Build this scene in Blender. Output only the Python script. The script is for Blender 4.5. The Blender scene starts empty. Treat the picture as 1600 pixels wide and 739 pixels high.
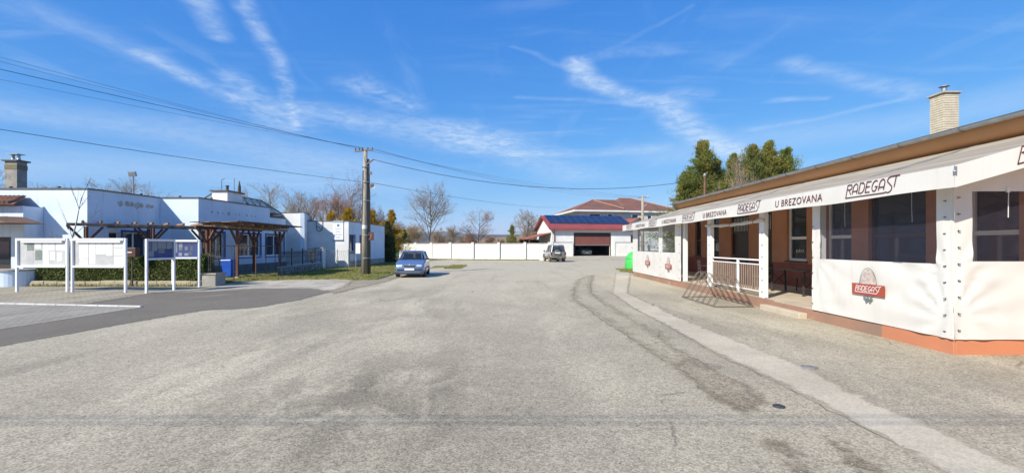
import bpy, bmesh, math, random
from mathutils import Vector, Matrix, noise as mnoise
R = math.radians
scene = bpy.context.scene
COL = scene.collection

# ------------------------------------------------------------------ camera
H, F, V0 = 1.75, 700.0, 384.0            # eye height, focal length in px of the 1600 px photo, horizon row
cam_data = bpy.data.cameras.new('camera')
cam_data.sensor_width = 36.0
cam_data.lens = 36.0 * F / 1600.0
cam_data.shift_y = (V0 - 369.5) / 1600.0
cam_data.clip_start = 0.1
cam_data.clip_end = 20000
cam = bpy.data.objects.new('camera', cam_data)
cam.location = (0, 0, H)
cam.rotation_euler = (R(90), 0, 0)
COL.objects.link(cam)
scene.camera = cam

# ------------------------------------------------------------------ light
SUN = Vector((-0.93, -0.95, 1.0)).normalized()      # towards the sun
sun_el = math.asin(SUN.z)
sun_az = math.atan2(SUN.x, SUN.y)                   # clockwise from +Y
sl = bpy.data.lights.new('sun', 'SUN')
sl.energy = 4.6
sl.angle = R(0.53)
sl.color = (1.0, 0.94, 0.82)
so = bpy.data.objects.new('sun', sl)
so.rotation_euler = (-SUN).to_track_quat('-Z', 'Y').to_euler()
so.location = (-20, -20, 30)
COL.objects.link(so)

world = bpy.data.worlds.new('World')
scene.world = world
world.use_nodes = True
scene.view_settings.view_transform = 'Standard'
scene.view_settings.look = 'None'
scene.view_settings.gamma = 1.0
scene.view_settings.use_curve_mapping = False
scene.view_settings.exposure = 0.5
scene.cycles.use_denoising = True
scene.cycles.max_bounces = 8
scene.cycles.transparent_max_bounces = 16
scene.cycles.volume_bounces = 0


class NT:
    """small helper for node trees"""
    def __init__(self, tree):
        self.t = tree
        self.n = tree.nodes
        self.l = tree.links

    def node(self, kind, **kw):
        n = self.n.new(kind)
        for k, v in kw.items():
            if k.startswith('i_'):
                key = k[2:]
                key = int(key) if key.isdigit() else key.replace('_', ' ')
                if hasattr(v, 'is_output') or isinstance(v, bpy.types.NodeSocket):
                    self.l.new(v, n.inputs[key])
                else:
                    n.inputs[key].default_value = v
            else:
                setattr(n, k, v)
        return n

    def put(self, sock, v):
        if isinstance(v, bpy.types.NodeSocket):
            self.l.new(v, sock)
        else:
            sock.default_value = v

    def math(self, op, a, b=0.0, c=None, clamp=False):
        n = self.n.new('ShaderNodeMath')
        n.operation = op
        n.use_clamp = clamp
        self.put(n.inputs[0], a)
        self.put(n.inputs[1], b)
        if c is not None:
            self.put(n.inputs[2], c)
        return n.outputs[0]

    def mix(self, fac, a, b, blend='MIX'):
        n = self.n.new('ShaderNodeMix')
        n.data_type = 'RGBA'
        n.blend_type = blend
        n.clamp_factor = True
        self.put(n.inputs[0], fac)
        for s, v in ((n.inputs[6], a), (n.inputs[7], b)):
            if isinstance(v, bpy.types.NodeSocket):
                self.l.new(v, s)
            else:
                s.default_value = (v[0], v[1], v[2], 1.0)
        return n.outputs[2]

    def noise(self, vec, scale, detail=4, rough=0.55, dist=0.0):
        n = self.n.new('ShaderNodeTexNoise')
        self.put(n.inputs['Vector'], vec)
        n.inputs['Scale'].default_value = scale
        n.inputs['Detail'].default_value = detail
        n.inputs['Roughness'].default_value = rough
        n.inputs['Distortion'].default_value = dist
        return n.outputs['Fac']

    def ramp(self, v, lo, hi, smooth=True):
        n = self.n.new('ShaderNodeMapRange')
        n.interpolation_type = 'SMOOTHSTEP' if smooth else 'LINEAR'
        self.put(n.inputs['Value'], v)
        n.inputs['From Min'].default_value = lo
        n.inputs['From Max'].default_value = hi
        return n.outputs['Result']

    def mapping(self, vec, scale=(1, 1, 1), rot=(0, 0, 0), loc=(0, 0, 0)):
        n = self.n.new('ShaderNodeMapping')
        self.put(n.inputs['Vector'], vec)
        n.inputs['Scale'].default_value = scale
        n.inputs['Rotation'].default_value = rot
        n.inputs['Location'].default_value = loc
        return n.outputs['Vector']


def build_world():
    w = NT(world.node_tree)
    for n in list(w.n):
        w.n.remove(n)
    out = w.node('ShaderNodeOutputWorld')
    bg = w.node('ShaderNodeBackground')
    bg.inputs['Strength'].default_value = 0.10
    w.l.new(bg.outputs[0], out.inputs['Surface'])
    sky = w.node('ShaderNodeTexSky')
    sky.sky_type = 'NISHITA'
    sky.sun_disc = False
    sky.sun_elevation = sun_el
    sky.sun_rotation = sun_az
    sky.altitude = 200
    sky.air_density = 1.0
    sky.dust_density = 0.4
    sky.ozone_density = 3.0
    hs = w.node('ShaderNodeHueSaturation')
    hs.inputs['Saturation'].default_value = SKY_SAT
    hs.inputs['Value'].default_value = SKY_VAL
    w.l.new(sky.outputs[0], hs.inputs['Color'])
    tint = w.mix(1.0, hs.outputs[0], SKY_TINT, 'MULTIPLY')
    # the photograph's deep, even blue: one response curve per channel, the same for the whole sky
    sc3 = w.node('ShaderNodeSeparateColor')
    w.l.new(tint, sc3.inputs[0])
    cc3 = w.node('ShaderNodeCombineColor')
    for k, (ref, to, gam) in enumerate(SKY_CURVE):
        w.l.new(w.math('MULTIPLY', w.math('POWER', w.math('DIVIDE', sc3.outputs[k], ref), gam), to), cc3.inputs[k])
    col = cc3.outputs[0]
    # cirrus: laid out on a flat layer high above the ground, p = (x/z, y/z)
    tc = w.node('ShaderNodeTexCoord')
    sep = w.node('ShaderNodeSeparateXYZ')
    w.l.new(tc.outputs['Generated'], sep.inputs[0])
    z = w.math('MAXIMUM', w.math('ADD', sep.outputs['Z'], 0.03), 0.02)
    px = w.math('DIVIDE', sep.outputs['X'], z)
    py = w.math('DIVIDE', sep.outputs['Y'], z)
    comb = w.node('ShaderNodeCombineXYZ')
    w.l.new(px, comb.inputs[0])
    w.l.new(py, comb.inputs[1])
    p0 = comb.outputs[0]
    warpn = w.node('ShaderNodeTexNoise')
    w.l.new(p0, warpn.inputs['Vector'])
    warpn.inputs['Scale'].default_value = 1.3
    warpn.inputs['Detail'].default_value = 3
    va = w.node('ShaderNodeVectorMath', operation='MULTIPLY_ADD')
    w.l.new(warpn.outputs['Color'], va.inputs[0])
    va.inputs[1].default_value = (0.22, 0.22, 0)
    w.l.new(p0, va.inputs[2])
    p = va.outputs[0]
    sepp = w.node('ShaderNodeSeparateXYZ')
    w.l.new(p, sepp.inputs[0])
    ppx = w.math('SUBTRACT', sepp.outputs[0], 0.11)
    ppy = w.math('SUBTRACT', sepp.outputs[1], 0.11)
    # thin veil of wispy cirrus everywhere
    st = w.mapping(p, scale=(0.55, 2.2, 1), rot=(0, 0, R(-38)))
    fib = w.noise(st, 2.2, 9, 0.62, 0.4)
    big = w.noise(p0, 0.42, 4, 0.5)
    veil = w.math('MULTIPLY', w.ramp(fib, 0.46, 0.80), w.ramp(big, 0.40, 0.66))
    st2 = w.mapping(p, scale=(2.6, 0.5, 1), rot=(0, 0, R(12)))
    fib2 = w.noise(st2, 1.6, 8, 0.6, 0.3)
    veil2 = w.math('MULTIPLY', w.ramp(fib2, 0.52, 0.84), 0.16)
    total = w.math('ADD', w.math('MULTIPLY', veil, 0.26), veil2)
    fine = w.noise(w.mapping(p0, scale=(1, 1, 1)), 9.0, 8, 0.66, 0.6)
    finem = w.ramp(fine, 0.30, 0.72)

    def streak(pts, w0, w1, amp, tex=0.7):
        """a spread-out condensation trail or cirrus streak along a polyline on the cloud layer"""
        best = None
        m = len(pts) - 1
        for k in range(m):
            (ax, ay), (bx, by) = pts[k], pts[k + 1]
            dx, dy = bx - ax, by - ay
            L2 = dx * dx + dy * dy
            rx = w.math('SUBTRACT', ppx, ax)
            ry = w.math('SUBTRACT', ppy, ay)
            t = w.math('DIVIDE', w.math('ADD', w.math('MULTIPLY', rx, dx), w.math('MULTIPLY', ry, dy)), L2, clamp=True)
            ex = w.math('SUBTRACT', rx, w.math('MULTIPLY', t, dx))
            ey = w.math('SUBTRACT', ry, w.math('MULTIPLY', t, dy))
            d = w.math('SQRT', w.math('ADD', w.math('MULTIPLY', ex, ex), w.math('MULTIPLY', ey, ey)))
            wa = w0 + (w1 - w0) * k / m
            wb = w0 + (w1 - w0) * (k + 1) / m
            wid = w.math('ADD', w.math('MULTIPLY', t, wb - wa), wa)
            f = w.math('SUBTRACT', 1.0, w.math('DIVIDE', d, wid), clamp=True)
            best = f if best is None else w.math('MAXIMUM', best, f)
        s = w.ramp(best, 0.0, 1.0)
        tx = w.math('ADD', w.math('MULTIPLY', finem, tex), 1.0 - tex)
        return w.math('MULTIPLY', w.math('MULTIPLY', s, tx), amp)

    def q(*uv):
        return [((u - 800.0) / (V0 - v + 0.03 * F), F / (V0 - v + 0.03 * F)) for u, v in uv]
    for (uv, w0, w1, amp, tex) in (
            (((902, 97), (912, 122), (985, 150), (1042, 162), (1062, 186), (1100, 214), (1155, 242)), 0.085, 0.30, 0.70, 0.7),
            (((925, 92), (960, 84), (1040, 80)), 0.07, 0.10, 0.25, 0.8),
            (((945, 84), (1010, 42), (1085, 5)), 0.03, 0.02, 0.09, 0.5),
            (((800, 72), (850, 90), (900, 112)), 0.03, 0.05, 0.17, 0.6),
            (((810, 150), (900, 152), (990, 162)), 0.05, 0.07, 0.18, 0.6),
            (((365, -30), (400, 20), (435, 80), (455, 130), (465, 200)), 0.085, 0.06, 0.46, 0.85),
            (((300, -20), (322, 18), (345, 52)), 0.11, 0.09, 0.48, 0.7),
            (((225, 80), (300, 120), (360, 148)), 0.09, 0.16, 0.38, 0.8),
            (((60, 10), (180, 60), (300, 120)), 0.20, 0.16, 0.22, 0.6),
            (((372, 120), (405, 155), (442, 192)), 0.15, 0.36, 0.46, 0.8),
            (((565, 132), (600, 150), (640, 165)), 0.22, 0.22, 0.40, 0.9),
            (((500, 175), (620, 200), (740, 222)), 0.36, 0.75, 0.44, 0.75),
            (((700, 200), (760, 222), (900, 275)), 0.4, 0.7, 0.36, 0.7),
            (((800, 240), (930, 238), (1010, 232)), 0.22, 0.3, 0.30, 0.6),
            (((1180, 200), (1290, 178), (1400, 150)), 0.10, 0.06, 0.24, 0.5),
            (((1240, 92), (1340, 125), (1430, 140)), 0.10, 0.20, 0.34, 0.7),
            (((1060, 145), (1100, 145)), 0.16, 0.12, 0.30, 0.8),
            (((1205, 155), (1270, 152)), 0.09, 0.07, 0.34, 0.6),
            (((1060, 240), (1200, 215), (1400, 190), (1640, 130)), 0.9, 0.55, 0.26, 0.35),
            (((-80, 150), (120, 180), (300, 205), (520, 250)), 0.5, 1.0, 0.34, 0.45),
            (((-100, 250), (200, 255), (560, 285)), 1.2, 2.0, 0.30, 0.35)):
        total = w.math('ADD', total, streak(q(*uv), w0, w1, amp, tex))
    fade = w.ramp(sep.outputs['Z'], 0.0, 0.10)
    fac = w.math('MULTIPLY', w.math('MULTIPLY', total, fade), 0.95, clamp=True)
    col = w.mix(fac, col, CLOUD)
    w.l.new(col, bg.inputs['Color'])


SKY_SAT, SKY_VAL = 1.12, 1.0
SKY_TINT = (0.66, 0.88, 1.22)
SKY_CURVE = ((3.04, 2.7, 1.1), (5.1, 4.24, 0.68), (7.0, 6.36, 0.32))
CLOUD = (5.0, 6.0, 7.2)
build_world()
world.cycles.sampling_method = 'MANUAL'
world.cycles.sample_map_resolution = 256


# ------------------------------------------------------------------ helpers
def G(u, v, z=0.0):
    """the point on the ground (height z) seen at photo pixel (u, v)"""
    Y = (H - z) * F / (v - V0)
    return Vector(((u - 800.0) / F * Y, Y, z))


def P(u, v, Y):
    return Vector(((u - 800.0) / F * Y, Y, H - (v - V0) / F * Y))


OFF = {}


def tag(o, label=None, cat=None, group=None, kind=None):
    if label:
        o['label'] = label
    if cat:
        o['category'] = cat
    if group:
        o['group'] = group
    if kind:
        o['kind'] = kind
    return o


def thing(name, label, cat, loc=(0, 0, 0), group=None, rz=0.0):
    o = bpy.data.objects.new(name, None)
    o.empty_display_size = 0.2
    o.location = loc
    o.rotation_euler = (0, 0, rz)
    COL.objects.link(o)
    tag(o, label, cat, group)
    OFF[o.name] = Vector(loc)
    return o


class MB:
    def __init__(self):
        self.v = []
        self.f = []

    def add(self, vs, fs):
        b = len(self.v)
        self.v += [tuple(x) for x in vs]
        self.f += [tuple(b + i for i in f) for f in fs]
        return self

    def box(self, x0, x1, y0, y1, z0, z1):
        if x0 > x1: x0, x1 = x1, x0
        if y0 > y1: y0, y1 = y1, y0
        if z0 > z1: z0, z1 = z1, z0
        vs = [(x0, y0, z0), (x1, y0, z0), (x1, y1, z0), (x0, y1, z0), (x0, y0, z1), (x1, y0, z1), (x1, y1, z1), (x0, y1, z1)]
        fs = [(0, 3, 2, 1), (4, 5, 6, 7), (0, 1, 5, 4), (1, 2, 6, 5), (2, 3, 7, 6), (3, 0, 4, 7)]
        return self.add(vs, fs)

    def obox(self, c, ax, ay, az):
        """oriented box: centre and three half-axis vectors"""
        c, ax, ay, az = Vector(c), Vector(ax), Vector(ay), Vector(az)
        vs = [c + sx * ax + sy * ay + sz * az for sz in (-1, 1) for (sx, sy) in ((-1, -1), (1, -1), (1, 1), (-1, 1))]
        fs = [(0, 3, 2, 1), (4, 5, 6, 7), (0, 1, 5, 4), (1, 2, 6, 5), (2, 3, 7, 6), (3, 0, 4, 7)]
        if ax.cross(ay).dot(az) < 0:
            fs = [tuple(reversed(f)) for f in fs]
        return self.add(vs, fs)

    def bar(self, a, b, w, h, up=(0, 0, 1)):
        a, b = Vector(a), Vector(b)
        d = b - a
        L = d.length
        d = d / L
        up = Vector(up)
        if abs(d.dot(up)) > 0.98:
            up = Vector((0, 1, 0))
        s = d.cross(up).normalized()
        t = s.cross(d).normalized()
        return self.obox((a + b) / 2, d * L / 2, s * w / 2, t * h / 2)

    def tube(self, pts, r, n=8, caps=True):
        pts = [Vector(p) for p in pts]
        rs = r if isinstance(r, (list, tuple)) else [r] * len(pts)
        rings = []
        prev = None
        for i, p in enumerate(pts):
            if i == 0:
                d = pts[1] - pts[0]
            elif i == len(pts) - 1:
                d = pts[-1] - pts[-2]
            else:
                d = (pts[i + 1] - p).normalized() + (p - pts[i - 1]).normalized()
            d = d.normalized() if d.length > 1e-9 else Vector((0, 0, 1))
            if prev is None:
                a = d.cross(Vector((0, 0, 1)))
                if a.length < 1e-3:
                    a = d.cross(Vector((0, 1, 0)))
            else:
                a = prev - d * prev.dot(d)
            a = a.normalized()
            prev = a
            b = d.cross(a)
            rings.append([p + (a * math.cos(2 * math.pi * k / n) + b * math.sin(2 * math.pi * k / n)) * rs[i] for k in range(n)])
        vs = [x for ring in rings for x in ring]
        fs = []
        for i in range(len(rings) - 1):
            for k in range(n):
                k2 = (k + 1) % n
                fs.append((i * n + k, i * n + k2, (i + 1) * n + k2, (i + 1) * n + k))
        if caps:
            fs.append(tuple(reversed(range(n))))
            fs.append(tuple((len(rings) - 1) * n + k for k in range(n)))
        return self.add(vs, fs)

    def lathe(self, c, prof, n=24, axis=(0, 0, 1)):
        """profile of (radius, height) turned round axis through c"""
        c = Vector(c)
        ax = Vector(axis).normalized()
        a = ax.cross(Vector((0, 0, 1)))
        if a.length < 1e-3:
            a = Vector((1, 0, 0))
        a.normalize()
        b = ax.cross(a)
        vs, fs = [], []
        for (r, h) in prof:
            for k in range(n):
                t = 2 * math.pi * k / n
                vs.append(c + ax * h + (a * math.cos(t) + b * math.sin(t)) * r)
        for i in range(len(prof) - 1):
            for k in range(n):
                k2 = (k + 1) % n
                fs.append((i * n + k, i * n + k2, (i + 1) * n + k2, (i + 1) * n + k))
        fs.append(tuple(reversed(range(n))))
        fs.append(tuple((len(prof) - 1) * n + k for k in range(n)))
        return self.add(vs, fs)

    def prism(self, poly, z0, z1):
        """vertical prism over a plan polygon"""
        n = len(poly)
        area = sum(poly[i][0] * poly[(i + 1) % n][1] - poly[(i + 1) % n][0] * poly[i][1] for i in range(n))
        if area < 0:
            poly = list(reversed(poly))
        vs = [(p[0], p[1], z0) for p in poly] + [(p[0], p[1], z1) for p in poly]
        fs = [tuple(reversed(range(n))), tuple(range(n, 2 * n))]
        for i in range(n):
            j = (i + 1) % n
            fs.append((i, j, n + j, n + i))
        return self.add(vs, fs)

    def slab(self, poly3, thick, nrm):
        """a flat polygon given thickness along nrm"""
        n = len(poly3)
        nrm = Vector(nrm).normalized() * thick
        top = [Vector(p) for p in poly3]
        vs = top + [p - nrm for p in top]
        fs = [tuple(range(n)), tuple(reversed(range(n, 2 * n)))]
        for i in range(n):
            j = (i + 1) % n
            fs.append((i, n + i, n + j, j))
        return self.add(vs, fs)

    def loft(self, rings, caps=True):
        n = len(rings[0])
        vs = [x for r in rings for x in r]
        fs = []
        for i in range(len(rings) - 1):
            for k in range(n):
                k2 = (k + 1) % n
                fs.append((i * n + k, i * n + k2, (i + 1) * n + k2, (i + 1) * n + k))
        if caps:
            fs.append(tuple(reversed(range(n))))
            fs.append(tuple((len(rings) - 1) * n + k for k in range(n)))
        return self.add(vs, fs)

    def mesh(self, name, off=Vector((0, 0, 0)), fix=True):
        me = bpy.data.meshes.new(name)
        ox, oy, oz = off
        me.from_pydata([(x - ox, y - oy, z - oz) for x, y, z in self.v], [], self.f)
        if fix:
            bm = bmesh.new()
            bm.from_mesh(me)
            bmesh.ops.recalc_face_normals(bm, faces=bm.faces)
            bm.to_mesh(me)
            bm.free()
        me.update()
        return me

    def build(self, name, mat, parent=None, smooth=False, bevel=0.0, off=None, fix=True):
        if off is None:
            off = OFF.get(parent.name, Vector((0, 0, 0))) if parent is not None else Vector((0, 0, 0))
        me = self.mesh(name, off, fix)
        return link(name, me, mat, parent, smooth, bevel, off)


def link(name, me, mat, parent=None, smooth=False, bevel=0.0, off=None):
    o = bpy.data.objects.new(name, me)
    COL.objects.link(o)
    if mat is not None and not me.materials:
        for m in (mat if isinstance(mat, (list, tuple)) else [mat]):
            me.materials.append(m)
    if parent is not None:
        o.parent = parent
    OFF[o.name] = OFF.get(parent.name, Vector((0, 0, 0))) if parent is not None else (off or Vector((0, 0, 0)))
    if parent is None and off is not None:
        o.location = off
    if smooth:
        try:
            me.shade_smooth()
        except Exception:
            for pl in me.polygons:
                pl.use_smooth = True
    if bevel > 0:
        md = o.modifiers.new('bevel', 'BEVEL')
        md.width = bevel
        md.segments = 2
        md.limit_method = 'ANGLE'
        md.angle_limit = R(40)
    return o


def smooth_by_angle(o, deg=35):
    me = o.data
    bm = bmesh.new()
    bm.from_mesh(me)
    for f in bm.faces:
        f.smooth = True
    for e in bm.edges:
        if len(e.link_faces) == 2 and e.calc_face_angle(0) > R(deg):
            e.smooth = False
    bm.to_mesh(me)
    bm.free()
    return o


def copy_tree(o, parent=None):
    c = o.copy()
    COL.objects.link(c)
    c.parent = parent
    for ch in list(o.children):
        copy_tree(ch, c)
    return c


class Fr:
    """a wall frame: s runs along the wall, d outwards, z up"""
    def __init__(self, p0, direction):
        self.p = Vector((p0[0], p0[1], 0))
        d = Vector((direction[0], direction[1], 0)).normalized()
        self.d = d
        self.n = Vector((d.y, -d.x, 0))

    def pt(self, s, d, z):
        return self.p + self.d * s + self.n * d + Vector((0, 0, z))

    def box(self, mb, s0, s1, d0, d1, z0, z1):
        c = self.pt((s0 + s1) / 2, (d0 + d1) / 2, (z0 + z1) / 2)
        return mb.obox(c, self.d * abs(s1 - s0) / 2, self.n * abs(d1 - d0) / 2, Vector((0, 0, abs(z1 - z0) / 2)))

    def wall(self, mb, s0, s1, z0, z1, thick, holes=()):
        """a wall of the given thickness (outer face at d=0) with rectangular holes (s0,s1,z0,z1)"""
        ss = sorted({s0, s1, *[h[0] for h in holes], *[h[1] for h in holes]})
        ss = [s for s in ss if s0 <= s <= s1]
        for a, b in zip(ss[:-1], ss[1:]):
            m = (a + b) / 2
            hs = sorted([h for h in holes if h[0] <= m <= h[1]], key=lambda h: h[2])
            z = z0
            for h in hs:
                if h[2] > z:
                    self.box(mb, a, b, -thick, 0, z, h[2])
                z = max(z, h[3])
            if z < z1:
                self.box(mb, a, b, -thick, 0, z, z1)
        return mb


# ------------------------------------------------------------------ materials
MATS = {}


def mat(name, c1, c2=None, scale=2.0, rough=0.8, metal=0.0, bump=0.0, bscale=None, detail=5, stretch=None, spec=0.5, dirt=None,
        lo=0.35, hi=0.65, sheen=0.0, coat=0.0, translucent=0.0, obj=False):
    if name in MATS:
        return MATS[name]
    m = bpy.data.materials.new(name)
    m.use_nodes = True
    t = NT(m.node_tree)
    b = t.n['Principled BSDF']
    b.inputs['Roughness'].default_value = rough
    b.inputs['Metallic'].default_value = metal
    b.inputs['Specular IOR Level'].default_value = spec
    if coat:
        b.inputs['Coat Weight'].default_value = coat
        b.inputs['Coat Roughness'].default_value = 0.06
    if obj:
        pos = t.node('ShaderNodeTexCoord').outputs['Object']
    else:
        pos = t.node('ShaderNodeNewGeometry').outputs['Position']
    if stretch:
        pos = t.mapping(pos, scale=stretch)
    col = c1
    if c2 is not None:
        f = t.ramp(t.noise(pos, scale, detail, 0.6), lo, hi)
        col = t.mix(f, c1, c2)
    if dirt is not None:
        dc, dscale, dlo, dhi = dirt[:4]
        if len(dirt) > 4:
            sp = t.ramp(t.noise(t.mapping(pos, scale=(3.2, 3.2, 0.22)), 1.3, 6, 0.62), 0.52, 0.78)
            col = t.mix(t.math('MULTIPLY', sp, dirt[4]), col, dc)
        f = t.ramp(t.noise(pos, dscale, 7, 0.65, 0.3), dlo, dhi)
        col = t.mix(f, col, dc)
    if isinstance(col, bpy.types.NodeSocket):
        t.l.new(col, b.inputs['Base Color'])
    else:
        b.inputs['Base Color'].default_value = (*col, 1)
    if bump > 0:
        bn = t.node('ShaderNodeBump')
        bn.inputs['Strength'].default_value = bump
        bn.inputs['Distance'].default_value = 0.02
        t.l.new(t.noise(pos, bscale or scale * 8, 4, 0.6), bn.inputs['Height'])
        t.l.new(bn.outputs[0], b.inputs['Normal'])
    if translucent > 0:
        out = t.n['Material Output']
        tr = t.node('ShaderNodeBsdfTranslucent')
        if isinstance(col, bpy.types.NodeSocket):
            t.l.new(col, tr.inputs['Color'])
        else:
            tr.inputs['Color'].default_value = (*col, 1)
        mx = t.node('ShaderNodeMixShader')
        mx.inputs[0].default_value = translucent
        t.l.new(b.outputs[0], mx.inputs[1])
        t.l.new(tr.outputs[0], mx.inputs[2])
        t.l.new(mx.outputs[0], out.inputs['Surface'])
    MATS[name] = m
    return m


def glass_mat(name, tint=(0.05, 0.06, 0.07), opacity=0.75, rough=0.05, wavy=0.0, haze=None):
    """a pane: a reflecting coat over tinted see-through glass"""
    m = bpy.data.materials.new(name)
    m.use_nodes = True
    t = NT(m.node_tree)
    b = t.n['Principled BSDF']
    b.inputs['Base Color'].default_value = (*tint, 1)
    b.inputs['Roughness'].default_value = rough
    out = t.n['Material Output']
    tr = t.node('ShaderNodeBsdfTransparent')
    tr.inputs['Color'].default_value = (0.86, 0.88, 0.90, 1)
    mx = t.node('ShaderNodeMixShader')
    mx.inputs[0].default_value = opacity
    t.l.new(tr.outputs[0], mx.inputs[1])
    t.l.new(b.outputs[0], mx.inputs[2])
    if wavy > 0:
        bn = t.node('ShaderNodeBump')
        bn.inputs['Strength'].default_value = wavy
        bn.inputs['Distance'].default_value = 0.05
        pos = t.mapping(t.node('ShaderNodeNewGeometry').outputs['Position'], scale=(1.2, 1.2, 4.0))
        t.l.new(t.noise(pos, 2.5, 5, 0.6, 0.8), bn.inputs['Height'])
        t.l.new(bn.outputs[0], b.inputs['Normal'])
    t.l.new(mx.outputs[0], out.inputs['Surface'])
    MATS[name] = m
    return m


def asphalt(name, base, alt, dust, speck=0.35, patch=0.35, fine=70.0, bump=0.35, dustlo=0.48, dusthi=0.68, soft=0.0, road=False):
    m = bpy.data.materials.new(name)
    m.use_nodes = True
    t = NT(m.node_tree)
    b = t.n['Principled BSDF']
    b.inputs['Roughness'].default_value = 0.92
    b.inputs['Specular IOR Level'].default_value = 0.25
    pos = t.node('ShaderNodeNewGeometry').outputs['Position']
    col = t.mix(t.ramp(t.noise(pos, patch, 6, 0.62, 0.5), 0.36, 0.62), base, alt)
    st = t.mapping(pos, scale=(0.9, 0.35, 1.0), rot=(0, 0, R(25)))
    col = t.mix(t.ramp(t.noise(st, 0.55, 6, 0.6, 0.6), dustlo, dusthi), col, dust)
    stain = t.ramp(t.noise(t.mapping(pos, loc=(7, 3, 0)), 1.7, 7, 0.7, 0.4), 0.56, 0.78)
    col = t.mix(t.math('MULTIPLY', stain, 0.45), col, tuple(x * 0.55 for x in base))
    if road:
        # paler tone over the far half of the square, and a worn dark area where cars turn
        sp = t.node('ShaderNodeSeparateXYZ')
        t.l.new(pos, sp.inputs[0])
        n0 = t.noise(t.mapping(pos, scale=(1, 0.5, 1)), 0.22, 6, 0.6, 0.8)
        far = t.math('ADD', t.math('MULTIPLY', t.math('SUBTRACT', sp.outputs['Y'], 11.0), 0.055), t.math('MULTIPLY', t.math('SUBTRACT', n0, 0.5), 3.2))
        col = t.mix(t.math('MULTIPLY', t.ramp(far, -0.35, 1.0), 0.85), col, dust)
        ln = t.noise(t.mapping(pos, scale=(1.5, 0.16, 1), rot=(0, 0, R(6))), 0.9, 5, 0.6, 0.5)
        col = t.mix(t.math('MULTIPLY', t.ramp(ln, 0.52, 0.74), 0.45), col, tuple(x * 0.66 for x in base))
        dx = t.math('MULTIPLY', t.math('ADD', sp.outputs['X'], 1.5), 0.50)
        dy = t.math('MULTIPLY', t.math('SUBTRACT', sp.outputs['Y'], 5.2), 0.42)
        rr = t.math('SQRT', t.math('ADD', t.math('MULTIPLY', dx, dx), t.math('MULTIPLY', dy, dy)))
        n2 = t.noise(t.mapping(pos, scale=(1, 0.7, 1), rot=(0, 0, R(35))), 1.1, 7, 0.68, 0.8)
        dk = t.math('MULTIPLY', t.math('SUBTRACT', 1.25, rr, clamp=True), t.ramp(n2, 0.34, 0.60))
        col = t.mix(t.math('MULTIPLY', dk, 0.85), col, tuple(x * 0.50 for x in base))
        # fine alligator cracking here and there
        wv = t.node('ShaderNodeTexNoise')
        t.l.new(pos, wv.inputs['Vector'])
        wv.inputs['Scale'].default_value = 1.4
        wv.inputs['Detail'].default_value = 5
        vw = t.node('ShaderNodeVectorMath', operation='MULTIPLY_ADD')
        t.l.new(wv.outputs['Color'], vw.inputs[0])
        vw.inputs[1].default_value = (0.7, 0.7, 0)
        t.l.new(pos, vw.inputs[2])
        for (sc_, wd, lo_, loc_, am) in ((0.42, 0.010, 0.54, (2, 5, 0), 0.62), (1.5, 0.016, 0.60, (8, 1, 0), 0.5)):
            vc = t.node('ShaderNodeTexVoronoi', feature='DISTANCE_TO_EDGE')
            t.l.new(vw.outputs[0], vc.inputs['Vector'])
            vc.inputs['Scale'].default_value = sc_
            ck = t.math('SUBTRACT', 1.0, t.ramp(vc.outputs['Distance'], 0.0, wd))
            pt = t.ramp(t.noise(t.mapping(pos, loc=loc_), 0.35, 4, 0.6), lo_, lo_ + 0.10)
            col = t.mix(t.math('MULTIPLY', t.math('MULTIPLY', ck, pt), am), col, (0.10, 0.088, 0.07))
        tar = t.ramp(t.noise(t.mapping(pos, loc=(3, 9, 0), scale=(1, 0.6, 1)), 0.75, 8, 0.72, 1.0), 0.60, 0.68)
        col = t.mix(t.math('MULTIPLY', tar, 0.35), col, tuple(x * 0.5 for x in base))
    # aggregate: light and dark chippings
    n1 = t.noise(pos, fine, 3, 0.7)
    vor = t.node('ShaderNodeTexVoronoi')
    t.l.new(pos, vor.inputs['Vector'])
    vor.inputs['Scale'].default_value = fine * 0.9
    cell = t.node('ShaderNodeSeparateColor')
    t.l.new(vor.outputs['Color'], cell.inputs[0])
    grain = t.math('ADD', t.math('MULTIPLY', t.math('SUBTRACT', cell.outputs[0], 0.5), speck * 1.5),
                   t.math('MULTIPLY', t.math('SUBTRACT', n1, 0.5), speck * 2.2))
    mid = t.math('MULTIPLY', t.math('SUBTRACT', t.noise(pos, 9.0, 6, 0.75), 0.5), speck * 1.9)
    k = t.math('ADD', t.math('ADD', grain, mid), 1.0)
    vm = t.node('ShaderNodeVectorMath', operation='SCALE')
    t.l.new(col, vm.inputs[0])
    t.l.new(k, vm.inputs['Scale'])
    t.l.new(vm.outputs[0], b.inputs['Base Color'])
    bn = t.node('ShaderNodeBump')
    bn.inputs['Strength'].default_value = bump
    bn.inputs['Distance'].default_value = 0.012
    t.l.new(n1, bn.inputs['Height'])
    t.l.new(bn.outputs[0], b.inputs['Normal'])
    if soft > 0:
        # crumbling border: the sheet thins out where its own 'edge' distance runs to nothing
        at = t.node('ShaderNodeAttribute', attribute_name='edge')
        nz = t.noise(pos, 3.2, 8, 0.75, 0.6)
        e = t.math('ADD', at.outputs['Fac'], t.math('MULTIPLY', t.math('SUBTRACT', nz, 0.5), soft * 3.0))
        tr = t.node('ShaderNodeBsdfTransparent')
        mx = t.node('ShaderNodeMixShader')
        t.l.new(t.ramp(e, -soft * 0.5, soft * 0.5), mx.inputs[0])
        t.l.new(tr.outputs[0], mx.inputs[1])
        t.l.new(b.outputs[0], mx.inputs[2])
        t.l.new(mx.outputs[0], t.n['Material Output'].inputs['Surface'])
    MATS[name] = m
    return m


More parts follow.
